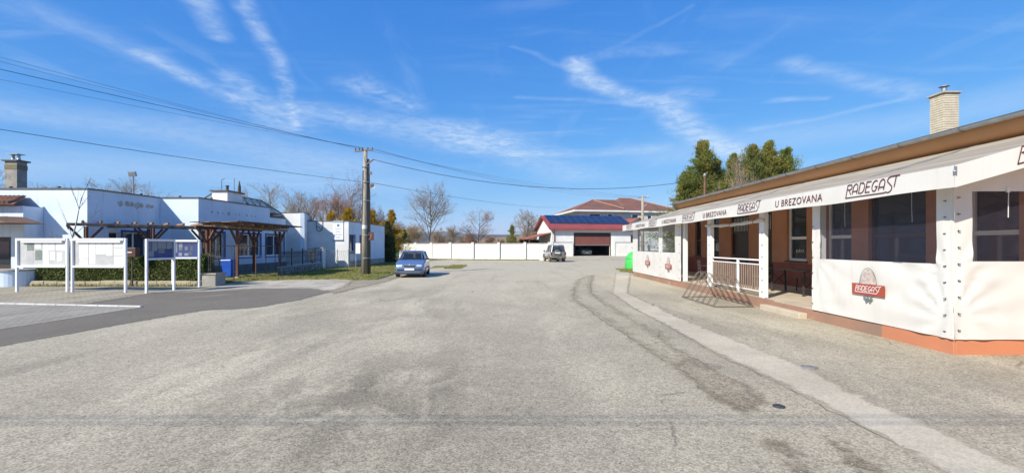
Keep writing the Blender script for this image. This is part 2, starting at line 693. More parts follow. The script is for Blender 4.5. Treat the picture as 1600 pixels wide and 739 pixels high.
M_ROAD = asphalt('worn_asphalt', (0.385, 0.334, 0.242), (0.32, 0.278, 0.205), (0.475, 0.418, 0.302), speck=0.44, road=True)
M_DARK = asphalt('newer_asphalt', (0.158, 0.138, 0.108), (0.182, 0.16, 0.125), (0.23, 0.20, 0.155), speck=0.22, dustlo=0.54, dusthi=0.8, soft=0.14)
M_STRIP = asphalt('poured_concrete', (0.51, 0.45, 0.34), (0.44, 0.385, 0.29), (0.54, 0.475, 0.365), speck=0.18, patch=0.8, bump=0.2, soft=0.16)
M_APRON = asphalt('apron_concrete', (0.44, 0.39, 0.30), (0.37, 0.33, 0.25), (0.48, 0.43, 0.33), speck=0.16, patch=0.8, bump=0.2)
M_DRIVE = asphalt('pale_drive', (0.46, 0.41, 0.32), (0.33, 0.295, 0.23), (0.54, 0.48, 0.375), speck=0.25, patch=0.9, soft=0.35)
M_GRAVEL = asphalt('brown_gravel', (0.26, 0.215, 0.15), (0.33, 0.28, 0.20), (0.21, 0.18, 0.125), speck=0.55, fine=60, bump=0.5, soft=0.22)
M_PATCH = asphalt('patched_asphalt', (0.385, 0.335, 0.24), (0.335, 0.29, 0.208), (0.43, 0.372, 0.268), speck=0.45, soft=0.4)
M_CRACK_OR_SHADOW = mat('crack_or_shadow_dark', (0.14, 0.125, 0.10), (0.22, 0.195, 0.15), 6, rough=1.0)
M_EARTH = mat('dry_meadow', (0.17, 0.15, 0.085), (0.115, 0.12, 0.055), 0.06, rough=1.0, detail=8)
M_LAWN = mat('lawn_soil', (0.20, 0.19, 0.06), (0.145, 0.16, 0.045), 0.8, rough=1.0, bump=0.6, bscale=25, dirt=((0.20, 0.17, 0.10), 0.7, 0.55, 0.75))
M_BLADE = mat('grass_blade', (0.22, 0.235, 0.05), (0.31, 0.275, 0.10), 0.9, rough=0.8, translucent=0.25)
M_WHITE = mat('white_render', (0.78, 0.78, 0.76), (0.70, 0.705, 0.69), 0.9, rough=0.9, bump=0.12, bscale=30)
M_BLUEW = mat('pale_blue_render', (0.66, 0.76, 0.86), (0.60, 0.69, 0.79), 0.7, rough=0.9, bump=0.15, bscale=26,
              dirt=((0.42, 0.41, 0.38), 1.6, 0.62, 0.80, 0.5))
M_GREYP = mat('grey_plinth', (0.20, 0.20, 0.20), (0.14, 0.145, 0.15), 1.8, rough=0.9, bump=0.2)
M_BLUEF = mat('blue_surround', (0.035, 0.055, 0.26), (0.03, 0.045, 0.2), 3, rough=0.6)
M_PVC = mat('white_pvc', (0.80, 0.80, 0.79), rough=0.35)
M_COPE = mat('dark_coping', (0.07, 0.065, 0.065), (0.12, 0.11, 0.10), 3, rough=0.6)
M_ROOFF = mat('felt_roof', (0.11, 0.11, 0.11), (0.15, 0.145, 0.14), 1.5, rough=0.95)
M_GLASS = glass_mat('window_glass', (0.035, 0.045, 0.06), 0.86)
M_CURT = mat('net_curtain', (0.55, 0.55, 0.54), (0.42, 0.43, 0.44), 4, rough=0.95, stretch=(9, 9, 0.4))
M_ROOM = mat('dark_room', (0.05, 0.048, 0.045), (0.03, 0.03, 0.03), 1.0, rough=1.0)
M_TIMBER = mat('red_brown_timber', (0.15, 0.06, 0.035), (0.085, 0.04, 0.028), 2.2, rough=0.75, stretch=(1, 1, 0.3), bump=0.2)
M_TIMBERW = mat('weathered_timber', (0.34, 0.235, 0.16), (0.15, 0.09, 0.06), 3.0, rough=0.85, bump=0.25)
M_IRON = mat('black_iron', (0.03, 0.03, 0.032), (0.06, 0.05, 0.045), 8, rough=0.6)
M_RUST = mat('rusty_pipe', (0.24, 0.10, 0.06), (0.15, 0.07, 0.05), 8, rough=0.8)
M_STONE = mat('rubble_stone', (0.30, 0.29, 0.27), (0.14, 0.14, 0.135), 5.5, rough=0.95, bump=0.8, bscale=14, lo=0.42, hi=0.58)
M_CONC = mat('grey_concrete', (0.40, 0.38, 0.34), (0.29, 0.28, 0.25), 2.2, rough=0.92, bump=0.25, bscale=40)
M_SAND = mat('sandstone_kerb', (0.46, 0.40, 0.27), (0.34, 0.30, 0.21), 2.6, rough=0.95, bump=0.3)
M_ALU = mat('white_aluminium', (0.80, 0.80, 0.80), rough=0.38)
M_METAL = mat('galvanised_steel', (0.42, 0.44, 0.45), (0.33, 0.35, 0.36), 5, rough=0.45, metal=0.7)
M_BLACK = mat('black_rubber', (0.025, 0.025, 0.026), (0.04, 0.038, 0.036), 6, rough=0.85)

# ------------------------------------------------------------------ the ground
rng = random.Random(7)


def jag(poly, step, amp, seed=1, close=True):
    """cut the edges of a plan outline into short, slightly uneven pieces"""
    r = random.Random(seed)
    out = []
    n = len(poly)
    for i in range(n if close else n - 1):
        a, b = Vector(poly[i][:2]), Vector(poly[(i + 1) % n][:2])
        L = (b - a).length
        k = max(1, min(60, int(L / step)))
        nn = Vector((b.y - a.y, a.x - b.x)).normalized() if L > 1e-6 else Vector((0, 0))
        for j in range(k):
            p = a.lerp(b, j / k)
            if j > 0:
                p = p + nn * r.uniform(-amp, amp)
            out.append((p.x, p.y))
    if not close:
        out.append(tuple(poly[-1][:2]))
    return out


def sheet(name, poly, z, m, step=0.5, amp=0.03, seed=1, thick=0.0):
    pl = jag(poly, step, amp, seed) if amp > 0 else [tuple(p[:2]) for p in poly]
    n = len(pl)
    if sum(pl[i][0] * pl[(i + 1) % n][1] - pl[(i + 1) % n][0] * pl[i][1] for i in range(n)) < 0:
        pl.reverse()
    mb = MB()
    if thick > 0:
        mb.prism(pl, z - thick, z)
    else:
        mb.add([(x, y, z) for x, y in pl], [tuple(range(n))])
    me = mb.mesh(name, fix=thick > 0)
    bm = bmesh.new()
    bm.from_mesh(me)
    bmesh.ops.triangulate(bm, faces=[f for f in bm.faces if len(f.verts) > 4])
    bm.to_mesh(me)
    bm.free()
    o = link(name, me, m)
    return tag(o, kind='structure')


def sheet_soft(name, poly, z, m, cell=0.2, pad=0.35):
    """a sheet whose vertices know how far they lie inside the outline, for a crumbling border"""
    pl = [(p[0], p[1]) for p in poly]
    n = len(pl)
    X0, X1 = min(p[0] for p in pl) - pad, max(p[0] for p in pl) + pad
    Y0, Y1 = min(p[1] for p in pl) - pad, max(p[1] for p in pl) + pad
    nx, ny = int((X1 - X0) / cell) + 1, int((Y1 - Y0) / cell) + 1
    segs = [(pl[i], pl[(i + 1) % n]) for i in range(n)]

    def sd(x, y):
        best = 1e9
        ins = False
        for (ax, ay), (bx, by) in segs:
            dx, dy = bx - ax, by - ay
            t_ = ((x - ax) * dx + (y - ay) * dy) / (dx * dx + dy * dy + 1e-12)
            t_ = 0.0 if t_ < 0 else (1.0 if t_ > 1 else t_)
            ex, ey = ax + dx * t_ - x, ay + dy * t_ - y
            q = ex * ex + ey * ey
            if q < best:
                best = q
            if (ay > y) != (by > y) and x < dx * (y - ay) / dy + ax:
                ins = not ins
        return math.sqrt(best) * (1 if ins else -1)
    D = [[sd(X0 + i * cell, Y0 + j * cell) for i in range(nx + 1)] for j in range(ny + 1)]
    idx, vs, dd, fs = {}, [], [], []
    def vid(i, j):
        if (i, j) not in idx:
            idx[i, j] = len(vs)
            vs.append((X0 + i * cell, Y0 + j * cell, z))
            dd.append(D[j][i])
        return idx[i, j]
    for j in range(ny):
        for i in range(nx):
            if max(D[j][i], D[j][i + 1], D[j + 1][i], D[j + 1][i + 1]) > -pad * 0.9:
                fs.append((vid(i, j), vid(i + 1, j), vid(i + 1, j + 1), vid(i, j + 1)))
    me = bpy.data.meshes.new(name)
    me.from_pydata(vs, [], fs)
    at = me.attributes.new('edge', 'FLOAT', 'POINT')
    at.data.foreach_set('value', dd)
    me.update()
    return tag(link(name, me, m), kind='structure')


def px(*uv):
    return [G(u, v) for u, v in uv]


# the land, out to the horizon
mb = MB()
ys = [-60, -20, 20, 57, 64, 75, 100, 160, 260, 420, 700, 1200, 2500, 7000]
xs = [-7000, -2500, -900, -300, -120, -60, -30, 0, 30, 60, 120, 300, 900, 2500, 7000]
vs = []
for y in ys:
    for x in xs:
        z = -0.03 if y < 60 else -0.03 - 0.6 * min(1, (y - 60) / 200)
        vs.append((x, y, z))
fs = []
nx = len(xs)
for j in range(len(ys) - 1):
    for i in range(nx - 1):
        fs.append((j * nx + i, j * nx + i + 1, (j + 1) * nx + i + 1, (j + 1) * nx + i))
mb.add(vs, fs)
tag(mb.build('ground', M_EARTH, fix=False), kind='structure')

# the square: one worn asphalt sheet, finely cut so that it can undulate a little
mb = MB()
x0, x1, y0, y1 = -46.0, 30.0, -12.0, 55.6
NX, NY = 76, 68
vs, fs = [], []
for j in range(NY + 1):
    for i in range(NX + 1):
        x = x0 + (x1 - x0) * i / NX
        y = y0 + (y1 - y0) * j / NY
        vs.append((x, y, 0.0))
for j in range(NY):
    for i in range(NX):
        a = j * (NX + 1) + i
        fs.append((a, a + 1, a + NX + 2, a + NX + 1))
mb.add(vs, fs)
tag(mb.build('road', M_ROAD, fix=False), kind='structure')

# newer, darker asphalt sweeping in from the lower left
sheet_soft('side_road', px((-420, 615), (0, 541), (100, 523), (200, 505), (319, 484.7), (375, 482.6), (400, 481), (467, 469), (519, 455.5),
                      (481, 451), (400, 451), (330, 455), (241, 457.5), (129, 476), (222, 479.5), (0, 515), (-420, 582)), 0.004, M_DARK, 0.3)
# pale drive in front of the fence
sheet_soft('driveway', px((322, 453.5), (330, 449), (400, 440.5), (470, 438.5), (551, 439), (540, 447), (521, 454.5), (482, 450.6), (400, 450.6)),
      0.008, M_DRIVE, 0.2)


def paver_mat(name, c1, c2, joint, bw, bh, rot):
    m = bpy.data.materials.new(name)
    m.use_nodes = True
    t = NT(m.node_tree)
    b = t.n['Principled BSDF']
    b.inputs['Roughness'].default_value = 0.9
    pos = t.node('ShaderNodeNewGeometry').outputs['Position']
    vec = t.mapping(pos, rot=(0, 0, rot))
    br = t.node('ShaderNodeTexBrick')
    t.l.new(vec, br.inputs['Vector'])
    br.inputs['Color1'].default_value = (*c1, 1)
    br.inputs['Color2'].default_value = (*c2, 1)
    br.inputs['Mortar'].default_value = (*joint, 1)
    br.inputs['Scale'].default_value = 1.0
    br.inputs['Mortar Size'].default_value = 0.008
    br.inputs['Brick Width'].default_value = bw
    br.inputs['Row Height'].default_value = bh
    st = t.ramp(t.noise(t.mapping(pos, scale=(1, 0.15, 1)), 1.2, 4, 0.5), 0.4, 0.6)
    col = t.mix(t.math('MULTIPLY', st, 0.35), br.outputs['Color'], tuple(x * 1.35 for x in c1))
    col = t.mix(t.math('MULTIPLY', t.ramp(t.noise(pos, 0.9, 6, 0.65), 0.5, 0.72), 0.5), col, tuple(x * 0.6 for x in c2))
    t.l.new(col, b.inputs['Base Color'])
    bn = t.node('ShaderNodeBump')
    bn.inputs['Strength'].default_value = 0.5
    bn.inputs['Distance'].default_value = 0.006
    t.l.new(br.outputs['Fac'], bn.inputs['Height'])
    bn.invert = True
    t.l.new(bn.outputs[0], b.inputs['Normal'])
    return m


M_PAV1 = paver_mat('grey_pavers', (0.325, 0.29, 0.225), (0.265, 0.238, 0.186), (0.13, 0.12, 0.10), 0.2, 0.1, 0.1)
M_PAV2 = paver_mat('sandy_pavers', (0.36, 0.31, 0.22), (0.28, 0.245, 0.175), (0.15, 0.125, 0.09), 0.2, 0.1, 0.0)
sheet('parking_bay', px((222, 480), (0, 515), (-420, 582), (-420, 467), (0, 475.5)), 0.008, M_PAV1, 1, 0)
sheet('footpath', px((129, 475.7), (241, 457.5), (322, 453.5), (345, 448), (345, 445), (-420, 445), (-420, 465), (0, 473.7)), 0.010, M_PAV2, 1, 0)
# raised pale kerb between the bay and the footpath
kr = thing('kerb', None, None)
tag(kr, kind='structure')
ka, kb = G(-420, 466), G(222, 479.7)
N = 22
for i in range(N):
    a = ka.lerp(kb, i / N + 0.0006)
    b = ka.lerp(kb, (i + 1) / N - 0.0006)
    MB().bar(a + Vector((0, 0, 0.02)), b + Vector((0, 0, 0.02)), 0.10, 0.04).build('kerb_stone', mat('kerb_pale', (0.62, 0.61, 0.58), (0.50, 0.49, 0.46), 1.5, rough=0.9, bump=0.2), kr, bevel=0.008)

# lawn round the pole, with its worn gravel edge
LAWN = px((330, 446), (400, 438.5), (470, 437.0), (522, 436.3), (551, 438), (589, 437), (612, 430), (622, 425), (640, 416), (648, 410), (652, 405.6))
LAWN = [Vector((-40, 24, 0)), Vector((-13.2, 20.2, 0))] + LAWN + [Vector((-14.0, 66, 0)), Vector((-40, 66, 0))]
sheet('lawn', LAWN, 0.04, M_LAWN, 0.22, 0.07, 11, thick=0.05)
sheet_soft('gravel_verge', px((519, 456), (545, 446.5), (551, 438.5), (589, 437.5), (620, 428.5), (632, 430.5), (600, 441), (560, 449), (525, 459)), 0.012, M_GRAVEL, 0.15)
sheet('grass_patch', px((672, 419), (690, 418.2), (706, 417), (700, 415.2), (680, 415)), 0.012, M_LAWN, 0.25, 0.1, 19)
sheet('wall_verge', [Vector((-16, 62, 0)), Vector((-11.0, 57.2, 0)), Vector((-5, 54.3, 0)), Vector((3.2, 53.4, 0)), Vector((3.4, 54.7, 0)), Vector((-5, 55.5, 0)), Vector((-11, 58.8, 0)), Vector((-16, 63.5, 0))], 0.014, M_LAWN, 0.6, 0.25, 23)
sheet('verge_grass', px((968, 424.5), (993, 427), (993, 420.5), (972, 421)), 0.012, M_LAWN, 0.2, 0.1, 29)

# light concrete strip along the terrace, and an older patched edge beside it
L_ = px((962, 425), (960, 440), (957, 458), (989, 481), (1038, 505.5), (1114, 549), (1170, 574.6), (1275, 623.7), (1391, 690), (1478, 736), (1640, 830))
R_ = px((1775, 830), (1604, 736), (1485, 679.7), (1387, 639.4), (1240, 567.6), (1107, 515), (1057, 494.7), (1016, 474.4), (980, 458), (983, 440), (985, 425))
sheet_soft('concrete_strip', L_ + R_, 0.006, M_STRIP, 0.14)
sheet_soft('patched_edge', px((926, 430), (922, 445), (924, 458), (946, 474), (975, 492), (1010, 512), (1028, 520), (1045, 540), (1075, 560), (1110, 575), (1098, 585), (1050, 566), (1015, 548), (990, 528),
                         (960, 508), (930, 488), (898, 470), (897, 452), (905, 436)), 0.003, M_PATCH, 0.14)
sheet_soft('gravel_patch', px((1075, 562), (1110, 578), (1160, 600), (1190, 628), (1160, 645), (1120, 620), (1085, 596), (1060, 575)), 0.007, M_GRAVEL, 0.06)
sheet_soft('gravel_patch', px((1205, 690), (1225, 700), (1262, 728), (1280, 745), (1262, 745), (1235, 722)), 0.007, M_GRAVEL, 0.06)
sheet_soft('gravel_patch', px((1300, 688), (1340, 712), (1370, 739), (1350, 737), (1318, 712)), 0.007, M_GRAVEL, 0.06)


def crack_or_shadow(uv, w, seed):
    pts = jag(px(*uv), 0.18, 0.035, seed, close=False)
    r = random.Random(seed)
    L, Rr = [], []
    for i, p in enumerate(pts):
        a = Vector(pts[max(0, i - 1)])
        b = Vector(pts[min(len(pts) - 1, i + 1)])
        d = (b - a).normalized()
        nn = Vector((d.y, -d.x))
        ww = w * 0.6 * r.uniform(0.15, 1.0) * (0.2 if i in (0, len(pts) - 1) else 1)
        L.append(Vector(p) + nn * ww)
        Rr.append(Vector(p) - nn * ww)
    mb = MB()
    for i in range(len(pts) - 1):
        mb.add([(*L[i], 0.0105), (*L[i + 1], 0.0105), (*Rr[i + 1], 0.0105), (*Rr[i], 0.0105)], [(0, 1, 2, 3)])
    return tag(mb.build('road_crack_or_shadow', M_CRACK_OR_SHADOW, fix=False), kind='structure')


crack_or_shadow([(953, 427), (928, 430), (923, 441), (923, 458), (948, 478)], 0.022, 1)
crack_or_shadow([(898, 449), (896, 466), (921, 485), (946, 503), (989, 530), (1016, 548), (1040, 566)], 0.018, 2)
crack_or_shadow([(1030, 520), (1027, 526), (1045, 541), (1098, 567), (1110, 578)], 0.016, 3)
crack_or_shadow([(958, 459), (990, 482), (1040, 508), (1080, 530), (1120, 555), (1180, 582), (1260, 622), (1340, 664), (1420, 706)], 0.012, 4)
crack_or_shadow([(985, 432), (981, 457), (1000, 467), (1020, 478), (1024, 474), (1045, 486)], 0.014, 5)
crack_or_shadow([(738, 425), (760, 424), (790, 421)], 0.05, 6)  # end of the pole's cast shadow, painted as a dark strip
crack_or_shadow([(620, 423), (690, 428), (760, 423.5)], 0.03, 7)  # longer dark streak on the same stretch of asphalt
crack_or_shadow([(860, 436), (900, 432), (950, 428)], 0.03, 8)
crack_or_shadow([(1305, 517), (1340, 523), (1380, 531), (1410, 545)], 0.014, 9)
crack_or_shadow([(560, 462), (640, 452), (720, 447)], 0.02, 10)
crack_or_shadow([(445, 500), (500, 488), (570, 474)], 0.012, 12)
crack_or_shadow([(640, 540), (700, 522), (790, 505), (850, 500)], 0.006, 13)

# two small water covers set in the asphalt
for (u, v, rad, lab, c) in ((1217, 635, 0.062, 'small dark round valve cover in the asphalt left of the pale strip', (0.05, 0.05, 0.055)),
                            (1265, 574, 0.11, 'small grey round water cover between the pale strip and the terrace', (0.20, 0.19, 0.18))):
    g = G(u, v)
    t = thing('valve_cover', lab, 'cover', g)
    MB().lathe(g, [(rad, 0.0), (rad, 0.011), (rad * 0.86, 0.014)], 20).build('rim', mat('cover_%d' % u, c, tuple(x * 1.5 for x in c), 30, rough=0.6, metal=0.3), t)
    MB().lathe(g + Vector((0, 0, 0.012)), [(rad * 0.8, 0.0), (rad * 0.78, 0.005)], 20).build('lid', MATS['cover_%d' % u], t)

# slightly sloping concrete apron up to the garage
mb = MB()
a0, a1 = Vector((5.0, 53.6, 0.012)), Vector((16.5, 53.6, 0.012))
b0, b1 = Vector((6.4, 62.2, 0.33)), Vector((17.5, 64.2, 0.33))
mb.add([a0, a1, b1, b0], [(0, 1, 2, 3)])
tag(mb.build('garage_apron', M_APRON, fix=False), kind='structure')

# far hills
def hill(name, cx, cy, lx, ly, hgt, m, seed, nx=60, ny=14, rough=0.25, tilt=0.0, z0=-0.7):
    mb = MB()
    vs, fs = [], []
    for j in range(ny + 1):
        for i in range(nx + 1):
            a = i / nx * 2 - 1
            b = j / ny * 2 - 1
            prof = (1 - b * b) ** 1.2 * max(0.0, 1 - abs(a) ** 4)
            n = mnoise.fractal(Vector((a * 4 + seed, b * 2, seed * 1.7)), 1.0, 2.0, 5)
            z = z0 + hgt * prof * (1 + rough * n + tilt * a)
            vs.append((cx + a * lx, cy + b * ly, z))
    for j in range(ny):
        for i in range(nx):
            q = j * (nx + 1) + i
            fs.append((q, q + 1, q + nx + 2, q + nx + 1))
    mb.add(vs, fs)
    o = mb.build(name, m, smooth=True, fix=False)
    return tag(o, kind='structure')


M_FOREST = mat('bare_forest', (0.085, 0.075, 0.06), (0.055, 0.06, 0.05), 0.012, rough=1.0, detail=10, bump=0.6, bscale=0.05)
M_FIELD = mat('ploughed_field', (0.235, 0.165, 0.095), (0.19, 0.135, 0.085), 0.02, rough=1.0, detail=8, dirt=((0.13, 0.12, 0.07), 0.03, 0.52, 0.7))
hill('far_ridge', -100, 3600, 3800, 700, 104, M_FOREST, 3.3, 160, 10, 0.22)
hill('wooded_hill', -500, 1500, 900, 260, 38, M_FOREST, 8.1, 100, 10, 0.25)
hill('brown_hill', 130, 330, 190, 110, 12.5, M_FIELD, 5.2, 60, 16, 0.18)

# ------------------------------------------------------------------ the pub on the right
XW, XE, XP, XV = 10.3, 9.8, 7.1, 6.62       # house wall, gutter, terrace edge, awning edge
Y_N, Y_F = 7.2, 26.2                        # terrace near and far end
ZF = 0.27                                   # terrace floor
M_ORANGE = mat('orange_render', (0.50, 0.235, 0.13), (0.44, 0.20, 0.11), 1.2, rough=0.9, bump=0.15, bscale=30)
M_DADO = mat('red_brown_dado', (0.30, 0.085, 0.055), (0.24, 0.07, 0.05), 1.6, rough=0.75, bump=0.1)
M_TERR = mat('terrace_slab', (0.52, 0.44, 0.33), (0.43, 0.36, 0.27), 1.3, rough=0.9, bump=0.2, bscale=30)
M_PLINTH = mat('terrace_plinth', (0.36, 0.19, 0.12), (0.27, 0.17, 0.12), 0.8, rough=0.92, bump=0.3, bscale=30, dirt=((0.40, 0.37, 0.30), 1.8, 0.60, 0.72))
M_PLINTH2 = mat('orange_plinth', (0.56, 0.21, 0.10), (0.48, 0.19, 0.10), 0.8, rough=0.9, bump=0.2, bscale=30)
M_SOFFIT = mat('tan_soffit', (0.52, 0.27, 0.12), (0.46, 0.235, 0.105), 0.6, rough=0.7)
M_CANVAS = mat('white_canvas', (0.80, 0.775, 0.72), (0.75, 0.725, 0.67), 0.7, rough=0.42, translucent=0.14, dirt=((0.54, 0.48, 0.38), 0.9, 0.58, 0.88, 0.28))
M_CREAM = mat('cream_awning', (0.40, 0.335, 0.235), (0.52, 0.46, 0.36), 0.5, rough=0.7, translucent=0.22, stretch=(4.5, 0.25, 4.5), lo=0.4, hi=0.6)
M_PLAST = glass_mat('clear_plastic', (0.06, 0.06, 0.09), 0.29, 0.06, wavy=0.8)
M_MAROON = mat('maroon_print', (0.10, 0.022, 0.028), rough=0.6)
M_REDP = mat('red_print', (0.34, 0.055, 0.035), (0.38, 0.085, 0.04), 1.0, rough=0.6)
M_PALEP = mat('pale_print', (0.80, 0.74, 0.70), rough=0.6)
M_SLATEP = mat('grey_green_print', (0.17, 0.20, 0.19), rough=0.6)
M_TANP = mat('tan_grey_print', (0.60, 0.52, 0.46), (0.42, 0.33, 0.29), 16, rough=0.6)
M_DARKF = mat('dark_brown_frame', (0.045, 0.03, 0.025), (0.06, 0.04, 0.03), 4, rough=0.5)
M_BRICK = mat('cream_brick', (0.60, 0.53, 0.40), (0.52, 0.45, 0.33), 7, rough=0.9, bump=0.3)

pub = thing('pub_building', 'long low orange pub with a gutter and tan eaves behind the terrace', 'building', (XW, 17, 0))
W_ = Fr((XW, 27.5), (0, -1))                # s = 27.5 - Y, outward is -X
# openings: (Y far, Y near, z0, z1, kind)
OPEN = [(25.2, 24.4, 1.2, 3.2, 'dark'), (23.3, 22.3, 1.2, 3.2, 'dark'), (21.1, 19.5, ZF, 3.1, 'door'), (18.45, 17.75, ZF, 3.1, 'door'),
        (16.8, 15.67, 1.2, 3.3, 'white'), (14.7, 13.6, 1.2, 3.3, 'white'), (12.95, 11.15, 1.2, 3.3, 'dark'), (10.15, 9.1, 1.2, 3.3, 'white')]
holes = [(27.5 - a, 27.5 - b, z0, z1) for a, b, z0, z1, k in OPEN]
mb = MB()
W_.wall(mb, 0, 26, 1.12, 3.95, 0.3, [(a, b, max(z0, 1.12), z1) for a, b, z0, z1 in holes])
mb.build('wall', M_ORANGE, pub)
mb = MB()
W_.wall(mb, 0, 26, -0.1, 1.12, 0.28, [h for h in holes if h[2] < 1.0])
W_.box(mb, 0.0, 5.9, -0.02, 0.012, ZF, 1.12)
mb.build('dado', M_DADO, pub)
# the rest of the shell
mb = MB()
mb.box(XW + 0.3, 19.7, 27.2, 27.5, -0.1, 3.95)
mb.box(XW + 0.3, 19.7, 1.5, 1.8, -0.1, 3.95)
mb.box(19.7, 20.0, 1.5, 27.5, -0.1, 3.95)
mb.build('outer_wall', M_ORANGE, pub)
MB().box(12.6, 12.7, 1.9, 27.1, 0.0, 3.9).build('inner_wall', M_ROOM, pub)
MB().box(XW + 0.32, 19.6, 1.9, 27.1, 0.0, 0.2).build('inner_floor', M_ROOM, pub)
for (a, b, z0, z1, k) in OPEN:
    s0, s1 = 27.5 - a, 27.5 - b
    if k == 'door':
        d = thing_part = None
        mb = MB()
        fw = 0.07
        W_.box(mb, s0, s0 + fw, -0.2, -0.08, z0, z1)
        W_.box(mb, s1 - fw, s1, -0.2, -0.08, z0, z1)
        W_.box(mb, s0 + fw, s1 - fw, -0.2, -0.08, z1 - fw, z1)
        W_.box(mb, s0 + fw, s1 - fw, -0.2, -0.08, 2.30, 2.38)
        fr = mb.build('door', M_DARKF, pub)
        mb = MB()
        W_.box(mb, s0 + fw, s1 - fw, -0.16, -0.12, z0, 2.30)
        mb.build('leaf', M_DARKF, fr)
        mb = MB()
        W_.box(mb, s0 + fw, s1 - fw, -0.15, -0.14, 2.38, z1 - fw)
        mb.build('pane', M_GLASS, fr)
        mb = MB()
        k2 = s0 + 0.16
        while k2 < s1 - 0.1:
            W_.box(mb, k2, k2 + 0.018, -0.10, -0.085, 2.40, z1 - fw - 0.02)
            k2 += 0.13
        mb.build('grille', M_PVC, fr)
        mb = MB()
        W_.box(mb, s0 + 0.12, s0 + 0.15, -0.12, -0.06, 1.2, 1.34)
        mb.build('handle', M_METAL, fr)
        continue
    fm = M_PVC if k == 'white' else M_DARKF
    fw = 0.085
    mb = MB()
    W_.box(mb, s0, s0 + fw, -0.2, -0.10, z0, z1)
    W_.box(mb, s1 - fw, s1, -0.2, -0.10, z0, z1)
    W_.box(mb, s0 + fw, s1 - fw, -0.2, -0.10, z1 - fw, z1)
    W_.box(mb, s0 + fw, s1 - fw, -0.2, -0.10, z0, z0 + fw)
    W_.box(mb, s0 + fw, s1 - fw, -0.2, -0.095, z0 + 0.78, z0 + 0.88)
    fr = mb.build('window', fm, pub)
    for (q0, q1) in ((z0 + fw, z0 + 0.78), (z0 + 0.88, z1 - fw)):
        mb = MB()
        W_.box(mb, s0 + fw, s1 - fw, -0.16, -0.15, q0, q1)
        mb.build('pane', M_GLASS, fr)
    mb = MB()
    W_.box(mb, s0 - 0.06, s1 + 0.06, -0.2, 0.06, z0 - 0.05, z0 - 0.002)
    mb.build('sill', M_DARKF, fr)
    mb = MB()
    W_.box(mb, s0 + 0.05, s1 - 0.05, -0.42, -0.40, z0 + 0.9, z1 - 0.05)
    mb.build('curtain', M_CURT if k == 'white' else M_ROOM, fr)


def text_mesh(body, length, height, shear=0.0, bold=0.0):
    cu = bpy.data.curves.new('lettering', 'FONT')
    cu.body = body
    cu.size = 1.0
    cu.shear = shear
    cu.offset = bold
    cu.space_character = 1.08
    cu.resolution_u = 3
    o = bpy.data.objects.new('lettering', cu)
    COL.objects.link(o)
    bpy.context.view_layer.update()
    me = bpy.data.meshes.new_from_object(o.evaluated_get(bpy.context.evaluated_depsgraph_get()))
    bpy.data.objects.remove(o)
    xs = [v.co.x for v in me.vertices]
    ys = [v.co.y for v in me.vertices]
    sx = length / (max(xs) - min(xs))
    sy = height / (max(ys) - min(ys))
    for v in me.vertices:
        v.co = Vector(((v.co.x - min(xs)) * sx, (v.co.y - min(ys)) * sy, 0))
    return me


def place_flat(me, origin, xdir, ydir):
    """move a flat x/y mesh to a place in space"""
    xdir, ydir, origin = Vector(xdir).normalized(), Vector(ydir).normalized(), Vector(origin)
    for v in me.vertices:
        v.co = origin + xdir * v.co.x + ydir * v.co.y
    me.update()
    return me


def arc(cx, cy, rx, ry, a0, a1, n=8):
    return [(cx + rx * math.cos(R(a0 + (a1 - a0) * i / n)), cy + ry * math.sin(R(a0 + (a1 - a0) * i / n))) for i in range(n + 1)]


def stroke_mesh(name, lines, th):
    """flat pen strokes with mitred joints"""
    mb = MB()
    for pts in lines:
        pts = [Vector(p) for p in pts]
        L, Q = [], []
        for i, p in enumerate(pts):
            a = pts[max(0, i - 1)]
            b = pts[min(len(pts) - 1, i + 1)]
            d1 = (p - a).normalized() if i > 0 else (b - p).normalized()
            d2 = (b - p).normalized() if i < len(pts) - 1 else d1
            d = (d1 + d2).normalized()
            nn = Vector((-d.y, d.x))
            k = th / 2 / max(0.5, abs(nn.dot(Vector((-d1.y, d1.x)))))
            L.append(p + nn * k)
            Q.append(p - nn * k)
        for i in range(len(pts) - 1):
            mb.add([(*L[i], 0), (*Q[i], 0), (*Q[i + 1], 0), (*L[i + 1], 0)], [(0, 1, 2, 3)])
    return mb.mesh(name, fix=False)


